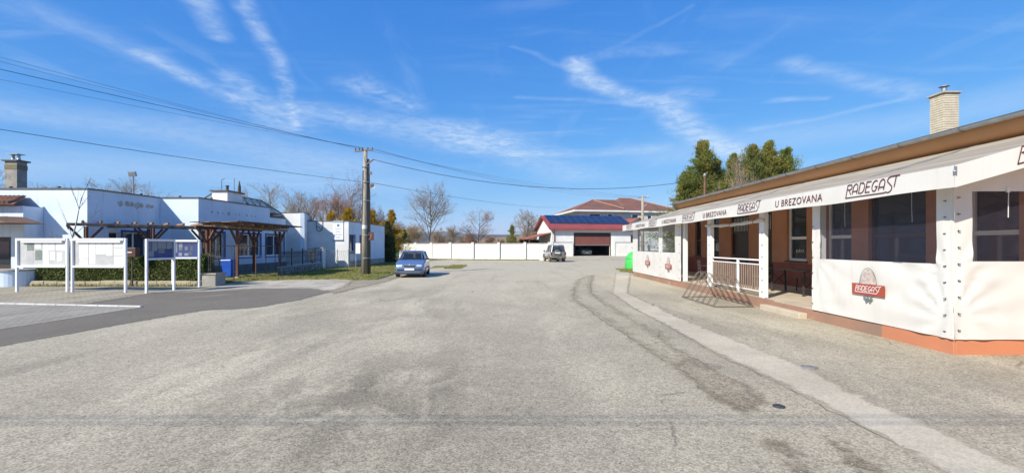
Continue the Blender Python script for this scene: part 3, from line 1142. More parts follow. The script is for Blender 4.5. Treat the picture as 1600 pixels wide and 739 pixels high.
def brand_strokes():
    """the slanted, round-shouldered word on the awning, one line per pen stroke; unit cap height"""
    S = []
    def sh(pts, dx):
        S.append([(x + dx + 0.26 * y, y) for x, y in pts])
    # R with its long foot running into the underline
    sh([(0.0, -0.34), (0.0, 1.0), (0.42, 1.0)] + arc(0.42, 0.76, 0.2, 0.24, 90, -90) + [(0.08, 0.52)], 0.0)
    sh([(0.28, 0.52), (0.62, 0.0)], 0.0)
    A = [(0.0, 0.0), (0.0, 0.55)] + arc(0.3, 0.62, 0.3, 0.38, 180, 0) + [(0.6, 0.55), (0.6, 0.0)]
    sh(A, 0.82)
    sh([(0.0, 0.28), (0.6, 0.28)], 0.82)
    sh([(0.0, 0.0), (0.0, 1.0), (0.3, 1.0)] + arc(0.3, 0.5, 0.34, 0.5, 90, -90) + [(0.0, 0.0)], 1.66)
    sh([(0.56, 1.0), (0.0, 1.0), (0.0, 0.0), (0.56, 0.0)], 2.52)
    sh([(0.0, 0.52), (0.46, 0.52)], 2.52)
    sh(arc(0.34, 0.5, 0.34, 0.5, 50, 300, 14) + [(0.62, 0.42), (0.34, 0.42)], 3.26)
    sh(A, 4.12)
    sh([(0.0, 0.28), (0.6, 0.28)], 4.12)
    # S and T tied together by one long top bar
    sh([(1.35, 1.12), (0.5, 1.12)] + arc(0.42, 0.82, 0.36, 0.30, 90, 200) + [(0.42, 0.42)] + arc(0.36, 0.02, 0.36, 0.34, 60, -110) + [(0.0, -0.22)], 4.92)
    sh([(0.95, 1.12), (0.95, 0.12)], 4.92)
    # underline
    sh([(0.0, -0.30), (4.95, -0.30)], 0.0)
    return S


def brand_mesh(length, th=0.12):
    S = brand_strokes()
    me = stroke_mesh('lettering', S, th)
    xs = [v.co.x for v in me.vertices]
    k = length / (max(xs) - min(xs))
    for v in me.vertices:
        v.co = Vector(((v.co.x - min(xs)) * k, v.co.y * k, 0))
    return me


# eaves: soffit box, gutter on brackets, low roof
ev0, ev1 = 1.2, 27.55
mb = MB()
prof = [(XW + 0.02, 3.93), (XW - 0.10, 3.95), (XW - 0.24, 4.02), (XW - 0.34, 4.12), (XW - 0.36, 4.27), (XW + 0.02, 4.27)]
mb.loft([[(x, ev0, z) for x, z in prof], [(x, ev1, z) for x, z in prof]])
smooth_by_angle(mb.build('eaves_soffit', M_SOFFIT, pub), 50)
mb = MB()
gp = [(XE + 0.075 * math.cos(R(a)), 4.31 + 0.075 * math.sin(R(a))) for a in range(180, 361, 20)]
gi = [(XE + 0.068 * math.cos(R(a)), 4.31 + 0.068 * math.sin(R(a))) for a in range(360, 179, -20)]
gpr = gp + gi
mb.loft([[(x, ev0, z) for x, z in gpr], [(x, ev1 + 0.1, z) for x, z in gpr]])
gut = smooth_by_angle(mb.build('gutter', M_METAL, pub), 50)
y = 2.0
while y < 27:
    mb = MB()
    mb.tube([(XE + 0.082 * math.cos(R(a)), y, 4.31 + 0.082 * math.sin(R(a))) for a in range(180, 361, 30)], 0.012, 5)
    mb.build('gutter_bracket', M_COPE, gut)
    y += 1.55
mb = MB()
mb.tube([(XE, 27.45, 4.25), (XE, 27.45, 4.1), (XW - 0.1, 27.5, 3.8), (XW - 0.06, 27.55, 0.1)], 0.05, 10)
mb.build('downpipe', M_METAL, pub, smooth=True)
mb = MB()
mb.slab([(XE + 0.05, ev0, 4.37), (15.2, ev0, 5.35), (15.2, 27.5, 5.35), (XE + 0.05, 27.5, 4.37)], 0.05, (-0.18, 0, 1))
mb.slab([(15.2, ev0, 5.35), (20.6, ev0, 4.37), (20.6, 27.5, 4.37), (15.2, 27.5, 5.35)], 0.05, (0.18, 0, 1))
mb.build('roof', M_ROOFF, pub)
mb = MB()
for yy in (1.52, 27.42):
    mb.add([(XW, yy, 3.9), (20.0, yy, 3.9), (20.4, yy, 4.3), (15.2, yy, 5.28), (XE + 0.1, yy, 4.3)], [(0, 1, 2, 3, 4)])
mb.build('gable', M_ORANGE, pub)

# brick chimney, every brick its own piece
cx, cy, cw = 12.05, 12.5, 0.42
ch = thing('brick_chimney', 'cream brick chimney with a slab and metal cowl on the pub roof', 'chimney', (cx + cw / 2, cy + cw / 2, 4.7))
MB().box(cx + 0.02, cx + cw - 0.02, cy + 0.02, cy + cw - 0.02, 4.5, 6.0).build('core', mat('mortar', (0.33, 0.29, 0.23), (0.27, 0.24, 0.20), 9, rough=1.0), ch)
hb, nb = 0.066, 21
cz = 4.62
full = MB().box(-0.1, 0.1, -0.05, 0.05, 0, hb - 0.010).mesh('brick')
side = MB().box(-0.05, 0.05, -0.1, 0.1, 0, hb - 0.010).mesh('brick')
for me in (full, side):
    me.materials.append(M_BRICK)
br = random.Random(5)
for r_ in range(nb):
    z = cz + r_ * hb
    sh_ = 0.0 if r_ % 2 == 0 else 1.0
    # pinwheel of four stretchers round the core, each course turned over
    for k in range(2):
        a = (0.1 + k * 0.21 + (0.005)) if sh_ else (0.115 + k * 0.21)
        for (me, loc) in ((full, (cx + min(a, cw - 0.1), cy + 0.05, z)), (full, (cx + min(a, cw - 0.1), cy + cw - 0.05, z)),
                          (side, (cx + 0.05, cy + min(a, cw - 0.1), z)), (side, (cx + cw - 0.05, cy + min(a, cw - 0.1), z))):
            o = bpy.data.objects.new('brick', me)
            COL.objects.link(o)
            o.parent = ch
            j = br.uniform(-0.004, 0.004)
            if me is full:
                loc = (loc[0] + (0.003 if sh_ else -0.003) * k, loc[1] + (-0.004 - abs(j) if loc[1] < cy + 0.2 else 0.004 + abs(j)), loc[2])
                o.scale = (0.98 if sh_ else 0.99, 0.95, 1)
            else:
                loc = (loc[0] + (-0.004 - abs(j) if loc[0] < cx + 0.2 else 0.004 + abs(j)), loc[1], loc[2])
                o.scale = (0.95, 0.98, 1)
            o.location = Vector(loc) - OFF[ch.name]
ztop = cz + nb * hb
mb = MB()
mb.box(cx - 0.05, cx + cw + 0.05, cy - 0.05, cy + cw + 0.05, ztop, ztop + 0.045)
mb.box(cx - 0.02, cx + cw + 0.02, cy - 0.02, cy + cw + 0.02, ztop - 0.03, ztop - 0.001)
mb.build('cap_slab', mat('cap_stone', (0.46, 0.40, 0.28), (0.38, 0.33, 0.24), 6, rough=0.9), ch, bevel=0.01)
mb = MB()
c0 = Vector((cx + cw / 2, cy + cw / 2, ztop + 0.045))
mb.lathe(c0, [(0.095, 0.0), (0.085, 0.05), (0.06, 0.09), (0.06, 0.17), (0.066, 0.18)], 16)
mb.build('flue_pipe', M_METAL, ch, smooth=False)
mb = MB()
mb.lathe(c0 + Vector((0, 0, 0.20)), [(0.125, 0.0), (0.12, 0.012), (0.02, 0.035)], 16)
for k in range(3):
    a = k * 2.1
    mb.bar(c0 + Vector((0.06 * math.cos(a), 0.06 * math.sin(a), 0.16)), c0 + Vector((0.08 * math.cos(a), 0.08 * math.sin(a), 0.21)), 0.012, 0.012)
mb.build('cowl', M_METAL, ch)

# terrace: slab, plinth faces, step
ter = thing('terrace', 'raised terrace slab with an orange brown plinth along the pub front', 'terrace', (XP, Y_N, 0))
MB().box(XP + 0.04, XW, Y_N + 0.04, Y_F, -0.05, ZF).build('floor_slab', M_TERR, ter)
mb = MB()
mb.box(XP, XP + 0.035, 8.6, 12.2, -0.05, ZF - 0.03)
mb.box(XP, XP + 0.035, 12.2, Y_F, -0.05, ZF - 0.004)
mb.build('plinth', M_PLINTH, ter, bevel=0.008)
mb = MB()
mb.box(XP - 0.002, XP + 0.035, Y_N, 8.6, -0.05, ZF - 0.03)
mb.box(XP + 0.035, XW + 0.6, Y_N - 0.002, Y_N + 0.035, -0.05, ZF - 0.03)
mb.build('painted_plinth', M_PLINTH2, ter, bevel=0.008)
mb = MB()
mb.box(XP - 0.22, XP - 0.003, 10.75, 12.45, -0.03, 0.135)
mb.build('step', M_TERR, ter, bevel=0.02)


# canvas walls
def wrinkle(s, z, L, Hh, seed, amp, fans):
    w = amp * 0.45 * mnoise.noise(Vector((s * 1.3 + seed, z * 0.5, seed)))
    w += amp * 0.25 * mnoise.noise(Vector((s * 3.7 + seed, z * 1.1, seed * 2)))
    for (fs, fz, k) in fans:
        dx, dz = s - fs, z - fz
        r = math.hypot(dx, dz) + 1e-4
        ang = math.atan2(dz, dx)
        w += amp * k * math.exp(-r * 0.9) * min(1, r * 3) * math.sin(ang * 13 + seed + r * 1.3)
    return w


def canvas(name, fr, s0, s1, z0, z1, wins, m, parent, amp=0.012, seed=1, fans=(), step=0.06):
    """a hanging sheet with window cut-outs"""
    ss = sorted({round(s0 + (s1 - s0) * i / max(1, int((s1 - s0) / step)), 4) for i in range(int((s1 - s0) / step) + 1)} | {s1} | {w[0] for w in wins} | {w[1] for w in wins})
    zs = sorted({round(z0 + (z1 - z0) * i / max(1, int((z1 - z0) / step)), 4) for i in range(int((z1 - z0) / step) + 1)} | {z1} | {w[2] for w in wins} | {w[3] for w in wins})
    mb = MB()
    idx = {}
    for i, s in enumerate(ss):
        for j, z in enumerate(zs):
            idx[i, j] = len(mb.v)
            mb.v.append(tuple(fr.pt(s, wrinkle(s, z, 0, 0, seed, amp, fans), z)))
    for i in range(len(ss) - 1):
        for j in range(len(zs) - 1):
            cs, cz_ = (ss[i] + ss[i + 1]) / 2, (zs[j] + zs[j + 1]) / 2
            if any(w[0] < cs < w[1] and w[2] < cz_ < w[3] for w in wins):
                continue
            mb.f.append((idx[i, j], idx[i + 1, j], idx[i + 1, j + 1], idx[i, j + 1]))
    o = mb.build(name, m, parent, smooth=True, fix=False)
    return o


def plastic(fr, w, parent, seed):
    mb = MB()
    n = max(2, int((w[1] - w[0]) / 0.08))
    k = max(2, int((w[3] - w[2]) / 0.08))
    for i in range(n + 1):
        for j in range(k + 1):
            s = w[0] - 0.015 + (w[1] - w[0] + 0.03) * i / n
            z = w[2] - 0.015 + (w[3] - w[2] + 0.03) * j / k
            mb.v.append(tuple(fr.pt(s, -0.012 + 0.006 * mnoise.noise(Vector((s * 1.2 + seed, z * 5 - s * 1.5, seed))), z)))
    for i in range(n):
        for j in range(k):
            a = i * (k + 1) + j
            mb.f.append((a, a + k + 1, a + k + 2, a + 1))
    return mb.build('clear_window', M_PLAST, parent, smooth=True, fix=False)


CLASP = MB().lathe((0, 0, 0), [(0.014, 0), (0.014, 0.005), (0.008, 0.008), (0.008, 0.018)], 10, axis=(0, -1, 0)).box(-0.020, 0.020, -0.026, -0.016, -0.006, 0.006).mesh('clasp')
CLASP.materials.append(mat('clasp_steel', (0.16, 0.16, 0.165), rough=0.35, metal=0.6))


def clasp(fr, s, z, parent, d=0.004):
    o = bpy.data.objects.new('clasp', CLASP)
    COL.objects.link(o)
    o.parent = parent
    o.location = fr.pt(s, d, z) - OFF[parent.name]
    o.rotation_euler = (0, 0, math.atan2(fr.d.y, fr.d.x))
    return o


def badge(fr, s, z, k, parent, full=True):
    """the printed emblem: ring, red banner with the word, small sprig under it; s, z = centre of the banner, k = banner width"""
    X = fr.d
    nd = 0.034
    def put(me, ox, oz, d):
        place_flat(me, fr.pt(s + ox, d, z + oz), X, (0, 0, 1))
        for v in me.vertices:
            v.co -= OFF[parent.name]
        return me
    hb_ = k * 0.27
    em = thing_e = None
    ban = MB().add([(-k / 2, -hb_ / 2, 0), (k / 2, -hb_ / 2, 0), (k / 2, hb_ / 2, 0), (-k / 2, hb_ / 2, 0)], [(0, 1, 2, 3)]).mesh('banner', fix=False)
    ban = link('badge', put(ban, 0, 0, nd + 0.002), M_REDP, parent)
    ring = stroke_mesh('ring', [arc(0, 0, k * 0.26, k * 0.42, -8, 188, 28)], k * 0.016)
    rg_ = link('ring', put(ring, 0, k * 0.10, nd), M_SLATEP, ban)
    oval = MB().add([(x, y, 0) for x, y in arc(0, 0, k * 0.235, k * 0.395, -5, 185, 24)], [tuple(range(25))]).mesh('oval', fix=False)
    link('oval', put(oval, 0, k * 0.10, nd - 0.002), M_TANP, ban)
    if full:
        w = brand_mesh(k * 0.80, 0.13)
        link('lettering', put(w, -k * 0.40, -k * 0.035, nd + 0.006), M_PALEP, ban)
    sp = MB()
    for (ox, oz, r) in ((-0.10, -0.20, 0.045), (0.0, -0.22, 0.05), (0.10, -0.21, 0.045), (-0.05, -0.27, 0.04), (0.06, -0.27, 0.04)):
        pts = [(k * ox + k * r * math.cos(t * 0.7), k * oz + k * r * 1.1 * math.sin(t * 0.7), 0) for t in range(9)]
        sp.add(pts, [tuple(range(9))])
    link('sprig', put(sp.mesh('sprig', fix=False), 0, 0, nd), M_SLATEP, ban)
    return ban


FS = Fr((XP - 0.03, 27.0), (0, -1))       # terrace side, s = 27 - Y
FF = Fr((XP - 0.03, Y_N - 0.03), (1, 0))  # terrace end, facing the camera
YS = lambda y: 27.0 - y

c1 = thing('canvas_screen', 'large white canvas screen with clear window and red badge at the near terrace corner', 'screen', (XP, 8.9, ZF), group='canvas screens round the terrace')
zt = 3.0
win = (YS(10.28), YS(7.46), 1.45, 2.78)
canvas('sheet', FS, YS(10.55), YS(Y_N - 0.03), ZF - 0.02, zt, [win], M_CANVAS, c1, 0.020, 3.0,
       [(YS(7.2), 0.55, 0.9), (YS(7.2), 1.2, 0.8), (YS(10.5), 1.5, 0.5), (YS(10.5), 0.4, 0.5)])
plastic(FS, win, c1, 2.0)
for i in range(9):
    clasp(FS, YS(7.30), 0.36 + i * 0.265, c1)
for i in range(6):
    clasp(FS, YS(10.52), 0.40 + i * 0.36, c1)
mb = MB()
FS.box(mb, YS(Y_N - 0.03) - 0.05, YS(Y_N - 0.03) - 0.01, 0.0, 0.012, ZF - 0.02, 2.8)
mb.build('edge_hem', M_CANVAS, c1)
badge(FS, YS(8.86), 0.88, 0.82, c1)
for (yy, zz) in ((9.55, 2.15), (7.95, 2.17)):
    MB().tube([tuple(FS.pt(YS(yy), -0.02, 2.75)), tuple(FS.pt(YS(yy) - 0.01, -0.03, 2.45)), tuple(FS.pt(YS(yy) + 0.012, -0.02, zz))], 0.006, 5).build('pull_cord', M_CANVAS, c1)

c2 = thing('canvas_screen', 'white canvas end screen facing the street with a clear window', 'screen', (8.6, Y_N, ZF), group='canvas screens round the terrace')
win = (0.30, 2.2, 1.5, 2.62)
canvas('sheet', FF, 0.0, 3.3, ZF - 0.02, 3.05, [win], M_CANVAS, c2, 0.018, 9.0, [(0.0, 0.6, 0.9), (0.0, 1.3, 0.6)])
plastic(FF, win, c2, 5.0)
for i in range(9):
    clasp(FF, 0.07, 0.40 + i * 0.265, c2)
mb = MB()
FF.box(mb, 0.84, 0.88, 0.0, 0.02, 2.60, 2.68)
mb.build('cord_clip', M_PVC, c2)
MB().tube([tuple(FF.pt(0.86, 0.015, 2.62)), tuple(FF.pt(0.855, 0.015, 2.2))], 0.006, 5).build('pull_cord', M_CANVAS, c2)

c3 = thing('canvas_screen', 'white canvas screen with two clear windows at the far end of the terrace', 'screen', (XP, 22, ZF), group='canvas screens round the terrace')
wa, wb = (YS(25.2), YS(21.6), 1.45, 2.72), (YS(21.05), YS(19.45), 1.45, 2.72)
canvas('sheet', FS, YS(Y_F), YS(18.75), ZF - 0.02, 2.9, [wa, wb], M_CANVAS, c3, 0.016, 14.0, [(YS(21.3), 0.4, 0.9), (YS(18.9), 0.5, 0.7)], 0.1)
plastic(FS, wa, c3, 7.0)
plastic(FS, wb, c3, 8.0)
for yy in (21.3, 18.9):
    for i in range(7):
        clasp(FS, YS(yy), 0.38 + i * 0.36, c3)
badge(FS, YS(23.3), 0.86, 0.80, c3)
badge(FS, YS(20.2), 0.82, 0.80, c3)
FB = Fr((XP - 0.03, Y_F + 0.02), (1, 0))
canvas('end_sheet', FB, 0.0, 3.3, ZF - 0.02, 3.0, [(0.4, 2.6, 1.45, 2.6)], M_CANVAS, c3, 0.012, 20.0, [], 0.2)

# awning
aw = thing('awning', 'long cream awning with a white lettered valance over the pub terrace', 'awning', (XV, 17, 2.6))
mb = MB()
y0, y1 = 6.7, 26.8
n, k = 60, 24
zedge, slope = 2.94, 0.285
for i in range(n + 1):
    for j in range(k + 1):
        yy = y0 + (y1 - y0) * i / n
        t = j / k
        xx = XV + (XW - 0.12 - XV) * t
        sag = -0.05 * math.sin(math.pi * t) * (0.6 + 0.4 * math.sin(yy * 1.4)) + 0.010 * math.sin(t * 40 + 0.3 * yy)
        mb.v.append((xx, yy, zedge + (xx - XV) * slope + sag))
for i in range(n):
    for j in range(k):
        a = i * (k + 1) + j
        mb.f.append((a, a + k + 1, a + k + 2, a + 1))
mb.build('cover', M_CREAM, aw, smooth=True, fix=False)
FV = Fr((XV, y1), (0, -1))
mb = MB()
n = 170
for i in range(n + 1):
    s = (y1 - y0) * i / n
    wv = 0.006 * math.sin(s * 2.1) + 0.004 * math.sin(s * 5.3)
    dip = 0.012 * math.sin(s * 1.7)
    for j, z in enumerate((2.62 + dip, 2.70 + dip * 0.6, 2.82, zedge + 0.012)):
        mb.v.append(tuple(FV.pt(s, wv * (1 - j / 3) + 0.004, z)))
for i in range(n):
    for j in range(3):
        a = i * 4 + j
        mb.f.append((a, a + 4, a + 5, a + 1))
val = mb.build('valance', M_CANVAS, aw, smooth=True, fix=False)
FE = Fr((XV, y0), (1, 0))
mb = MB()
n = 40
for i in range(n + 1):
    s = (XW - 0.15 - XV) * i / n
    for j, z in enumerate((2.62, 2.72, 2.84, zedge + 0.012)):
        mb.v.append(tuple(FE.pt(s, 0.004 + 0.006 * math.sin(s * 3) * (1 - j / 3), z + s * slope)))
for i in range(n):
    for j in range(3):
        a = i * 4 + j
        mb.f.append((a, a + 4, a + 5, a + 1))
vale = mb.build('end_valance', M_CANVAS, aw, smooth=True, fix=False)
mb = MB()
mb.tube([tuple(FV.pt(0.05, -0.06, zedge - 0.06)), tuple(FV.pt(y1 - y0 - 0.05, -0.06, zedge - 0.06))], 0.03, 8)
mb.build('front_rail', M_METAL, aw)
for i in range(8):
    yy = 6.9 + i * 2.8
    MB().bar((XV + 0.03, yy, zedge - 0.05), (XW - 0.1, yy, zedge - 0.05 + (XW - XV) * slope), 0.05, 0.05).build('rafter', M_METAL, aw)


def valance_text(me, s, z, m):
    place_flat(me, FV.pt(s, 0.017, z), FV.d, (0, 0, 1))
    for v in me.vertices:
        v.co -= OFF[aw.name]
    link('lettering', me, m, val)


for k in range(5):
    far = 8.88 + k * 4.26                         # far end of each word, in Y
    if far < 26.9:
        valance_text(brand_mesh(1.26, 0.105), y1 - min(far, 26.6), 2.745, M_MAROON)
    far = 11.24 + k * 4.26
    if far < 26.5:
        valance_text(text_mesh('U BREZOVANA', 1.70, 0.165, 0.12, 0.004), y1 - far, 2.705, M_MAROON)
me = brand_mesh(1.26, 0.105)
place_flat(me, FE.pt(0.92, 0.015, 2.76 + 0.92 * slope), (1, 0, slope), (0, 0, 1))
for v in me.vertices:
    v.co -= OFF[aw.name]
link('lettering', me, M_MAROON, vale)
mb = MB()
mb.lathe(FE.pt(0.0, 0.0, 2.86), [(0.02, 0.0), (0.02, 0.05), (0.012, 0.07)], 8, axis=(-1, -1, 0))
mb.box(XV - 0.03, XV - 0.01, y0 - 0.05, y0 - 0.02, 2.84, 2.93)
mb.build('corner_hook', M_METAL, aw)

# posts, railing, rolled blind
M_POST = mat('white_post', (0.80, 0.79, 0.76), (0.72, 0.71, 0.68), 2.0, rough=0.5)
POSTS = [(12.62, 12.88, 'white terrace post at the near end of the railing'), (16.0, 16.3, 'white terrace post at the far end of the railing'), (18.55, 18.78, 'white terrace post beside the far canvas screen'),
         (10.38, 10.56, 'white terrace post at the edge of the near canvas screen'), (7.26, 7.44, 'white terrace post inside the near terrace corner')]
for (a, b, lab) in POSTS:
    t = thing('terrace_post', lab, 'post', (XP + 0.1, (a + b) / 2, ZF), group='posts carrying the awning')
    xo = 0.0 if (a > 11 and a < 17) else 0.06
    MB().box(XP + xo, XP + xo + 0.12, a, b, ZF, 3.0).build('shaft', M_POST, t, bevel=0.006)
    MB().box(XP + xo + 0.01, XP + xo + 0.16, a - 0.03, b + 0.03, ZF, ZF + 0.02).build('foot_plate', M_METAL, t)
    if 11 < a < 17:
        for i in range(7):
            clasp(FS, YS((a + b) / 2 - 0.05), 0.45 + i * 0.33, t, d=-0.026)
rl = thing('railing', 'white railing with brown grey bars between two terrace posts', 'railing', (XP + 0.06, 14.4, ZF))
ra, rb = 12.89, 15.99
for (z0, z1, w) in ((1.315, 1.36, 0.05), (1.19, 1.225, 0.035), (0.42, 0.455, 0.035)):
    MB().box(XP + 0.06 - w / 2, XP + 0.06 + w / 2, ra, rb, z0, z1).build('rail', M_POST, rl, bevel=0.004)
MB().box(XP + 0.035, XP + 0.085, 14.15, 14.24, ZF, 1.31).build('mid_post', M_POST, rl, bevel=0.004)
bal = MB().box(-0.009, 0.009, -0.028, 0.028, 0.456, 1.189).mesh('baluster')
bal.materials.append(mat('grey_brown_bar', (0.30, 0.21, 0.16), (0.24, 0.17, 0.13), 3, rough=0.7))
nb_ = 24
for i in range(nb_):
    yy = ra + (rb - ra) * (i + 0.5) / nb_
    if abs(yy - 14.195) < 0.08:
        continue
    o = bpy.data.objects.new('baluster', bal)
    COL.objects.link(o)
    o.parent = rl
    o.location = Vector((XP + 0.06, yy, 0)) - OFF[rl.name]
bl = thing('rolled_blind', 'rolled up cream canvas blind slung under the awning above the railing', 'blind', (XP, 14.4, 2.45))
mb = MB()
pts = [(XP - 0.03, 12.6 + 3.75 * i / 16, 2.47 - 0.05 * math.sin(math.pi * i / 16) + 0.008 * math.sin(i * 2.1)) for i in range(17)]
mb.tube(pts, [0.05 + 0.012 * math.sin(i * 1.9) for i in range(17)], 12)
mb.build('roll', mat('blind_canvas', (0.58, 0.52, 0.43), (0.68, 0.63, 0.55), 3, rough=0.8), bl, smooth=True)
for i in (2, 8, 14):
    p = Vector(pts[i])
    MB().tube([p + Vector((0.062 * math.cos(a * 0.7), 0, 0.062 * math.sin(a * 0.7))) for a in range(10)], 0.006, 5).build('strap', M_DARKF, bl)

# terrace furniture
M_TTOP = mat('dark_table_top', (0.06, 0.045, 0.035), (0.09, 0.07, 0.055), 3, rough=0.35)
M_SEAT = mat('olive_seat', (0.22, 0.20, 0.08), (0.17, 0.15, 0.06), 6, rough=0.8)


def table(label, x, y, lx, ly, group, legm=M_IRON):
    t = thing('terrace_table', label, 'table', (x, y, ZF), group=group)
    z = ZF + 0.76
    MB().box(x - lx / 2, x + lx / 2, y - ly / 2, y + ly / 2, z - 0.03, z).build('top', M_TTOP, t, bevel=0.006)
    for sx in (-1, 1):
        for sy in (-1, 1):
            MB().bar((x + sx * (lx / 2 - 0.07), y + sy * (ly / 2 - 0.2), ZF), (x + sx * (lx / 2 - 0.10), y + sy * (ly / 2 - 0.2), z - 0.03), 0.05, 0.04).build('leg', legm, t)
    for sy in (-1, 1):
        for sx in (-1, 1):
            yy = y + sy * (ly / 2 - 0.2) + sx * 0.011
            MB().bar((x - sx * (lx / 2 - 0.08), yy, ZF + 0.2), (x + sx * (lx / 2 - 0.09), yy, ZF + 0.6), 0.02, 0.02).build('brace', legm, t)
    return t


def bench(label, x, y, ly, group):
    t = thing('bench', label, 'bench', (x, y, ZF), group=group)
    z = ZF + 0.46
    MB().box(x - 0.13, x + 0.13, y - ly / 2, y + ly / 2, z - 0.028, z).build('seat', M_TTOP, t, bevel=0.005)
    for sy in (-1, 1):
        for sx in (-1, 1):
            MB().bar((x + sx * 0.12, y + sy * (ly / 2 - 0.2), ZF), (x + sx * 0.09, y + sy * (ly / 2 - 0.2), z - 0.028), 0.03, 0.03).build('leg', M_IRON, t)
    return t


def chair(label, x, y, rz, group, seatm=M_SEAT):
    t = thing('chair', label, 'chair', (x, y, ZF), group=group, rz=rz)
    o = Vector((0, 0, 0))
    MB().box(-0.21, 0.21, -0.21, 0.21, 0.43, 0.47).build('seat', seatm, t, bevel=0.015, off=o)
    for sx in (-1, 1):
        MB().tube([(sx * 0.2, -0.2, 0), (sx * 0.19, -0.19, 0.43)], 0.013, 6).build('leg', M_IRON, t, off=o)
        MB().tube([(sx * 0.2, 0.24, 0), (sx * 0.19, 0.2, 0.45), (sx * 0.19, 0.24, 0.9)], 0.013, 6).build('leg', M_IRON, t, off=o)
        MB().tube([(sx * 0.21, 0.22, 0.68), (sx * 0.22, -0.15, 0.68), (sx * 0.2, -0.19, 0.44)], 0.012, 6).build('armrest', M_IRON, t, off=o)
    mb = MB()
    for z in (0.58, 0.70, 0.82):
        mb.bar((-0.19, 0.22, z), (0.19, 0.22, z), 0.02, 0.06)
    mb.tube([(-0.19, 0.24, 0.89), (0.19, 0.24, 0.89)], 0.014, 6)
    mb.build('backrest', M_IRON, t, off=o)
    return t


GF = 'tables and seats on the terrace'
table('dark folding table on the terrace in front of the white framed window', 8.75, 13.9, 0.6, 2.0, GF, M_IRON)
bench('dark bench between the folding table and the pub wall', 9.45, 13.9, 2.0, GF)
chair('metal chair with olive seat at the end of the folding table', 8.45, 15.1, R(185), GF)
table('dark table behind the railing on the terrace', 8.9, 18.0, 0.65, 1.4, GF)
chair('dark metal armchair in the gap beside the far canvas screen', 7.75, 18.0, R(80), GF, M_TTOP)
chair('dark metal armchair behind the railing near the doors', 8.0, 16.9, R(20), GF, M_TTOP)
chair('dark metal chair by the pub wall beyond the railing', 9.6, 18.9, R(-60), GF, M_TTOP)
table('dark table behind the near canvas screen', 8.8, 9.3, 0.65, 1.6, GF)
# ashtray
MB().lathe((8.7, 13.6, ZF + 0.762), [(0.04, 0), (0.055, 0.035), (0.048, 0.035), (0.035, 0.008)], 14).build('ashtray', M_METAL)
tag(bpy.data.objects['ashtray'], 'small metal ashtray on the folding terrace table', 'ashtray')
# white lettering on the lower pane of the white window
me = text_mesh('KÁVA', 0.46, 0.15, 0.1, 0.004)
place_flat(me, W_.pt(27.5 - 16.45, -0.135, 1.50), W_.d, (0, 0, 1))
for v in me.vertices:
    v.co -= OFF[pub.name]
link('lettering', me, M_PALEP, pub)

# bicycle rack: bent bars leaning on each other over two ground rails
bk = thing('bicycle_rack', 'rusty a-frame bicycle rack of bent bars standing before the railing', 'bicycle rack', (6.33, 14.0, 0))
M_RACK = mat('rack_steel', (0.16, 0.125, 0.10), (0.22, 0.165, 0.125), 7, rough=0.6, metal=0.2)
for (xx, nm) in ((5.78, 0), (6.88, 0)):
    MB().tube([(xx, 12.75, 0.022), (xx, 15.25, 0.022)], 0.016, 6).build('ground_rail', M_RACK, bk)
for yy in (12.75, 15.25):
    MB().tube([(5.78, yy, 0.022), (6.88, yy, 0.022)], 0.016, 6).build('end_rail', M_RACK, bk)
for i in range(7):
    yy = 12.8 + i * 0.385
    for (dy, lean) in ((0.0, 0), (0.09, 1)):
        pts = [(5.78, yy + dy, 0.03), (6.24, yy + dy, 0.80), (6.30, yy + dy, 0.862), (6.36, yy + dy, 0.862), (6.42, yy + dy, 0.80), (6.88, yy + dy, 0.03)]
        MB().tube(pts, 0.009, 6).build('hoop', M_RACK, bk, smooth=True)

# ------------------------------------------------------------------ left side: flat-roofed buildings
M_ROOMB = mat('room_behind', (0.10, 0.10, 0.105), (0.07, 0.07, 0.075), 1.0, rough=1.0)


def window_in(fr, s0, s1, z0, z1, parent, leafs=2, frame=M_PVC, surround=None, curtain=True, depth=0.12, sill=True):
    """a casement window set back in a wall opening"""
    fw = 0.06
    mb = MB()
    fr.box(mb, s0, s0 + fw, -depth - 0.05, -depth, z0, z1)
    fr.box(mb, s1 - fw, s1, -depth - 0.05, -depth, z0, z1)
    fr.box(mb, s0 + fw, s1 - fw, -depth - 0.05, -depth, z1 - fw, z1)
    fr.box(mb, s0 + fw, s1 - fw, -depth - 0.05, -depth, z0, z0 + fw)
    for k in range(1, leafs):
        sm = s0 + (s1 - s0) * k / leafs
        fr.box(mb, sm - 0.045, sm + 0.045, -depth - 0.05, -depth + 0.004, z0 + fw, z1 - fw)
    w = mb.build('window', frame, parent)
    for k in range(leafs):
        a = s0 + (s1 - s0) * k / leafs + (fw if k == 0 else 0.045)
        b = s0 + (s1 - s0) * (k + 1) / leafs - (fw if k == leafs - 1 else 0.045)
        mb = MB()
        fr.box(mb, a, b, -depth - 0.03, -depth - 0.02, z0 + fw, z1 - fw)
        mb.build('pane', M_GLASS, w)
    if sill:
        mb = MB()
        fr.box(mb, s0 - 0.04, s1 + 0.04, -depth - 0.02, 0.05, z0 - 0.045, z0 - 0.003)
        mb.build('sill', frame, w)
    if curtain:
        mb = MB()
        fr.box(mb, s0 + 0.02, s1 - 0.02, -depth - 0.12, -depth - 0.11, z0 + 0.02 + (z1 - z0) * 0.0, z1 - 0.02)
        mb.build('curtain', M_CURT, w)
    if surround is not None:
        q = 0.11
        mb = MB()
        fr.box(mb, s0 - q, s0, -0.06, 0.012, z0 - q, z1 + q)
        fr.box(mb, s1, s1 + q, -0.06, 0.012, z0 - q, z1 + q)
        fr.box(mb, s0, s1, -0.06, 0.012, z1, z1 + q)
        fr.box(mb, s0, s1, -0.06, 0.012, z0 - q, z0 - 0.05)
        mb.build('surround', surround, w)
    return w


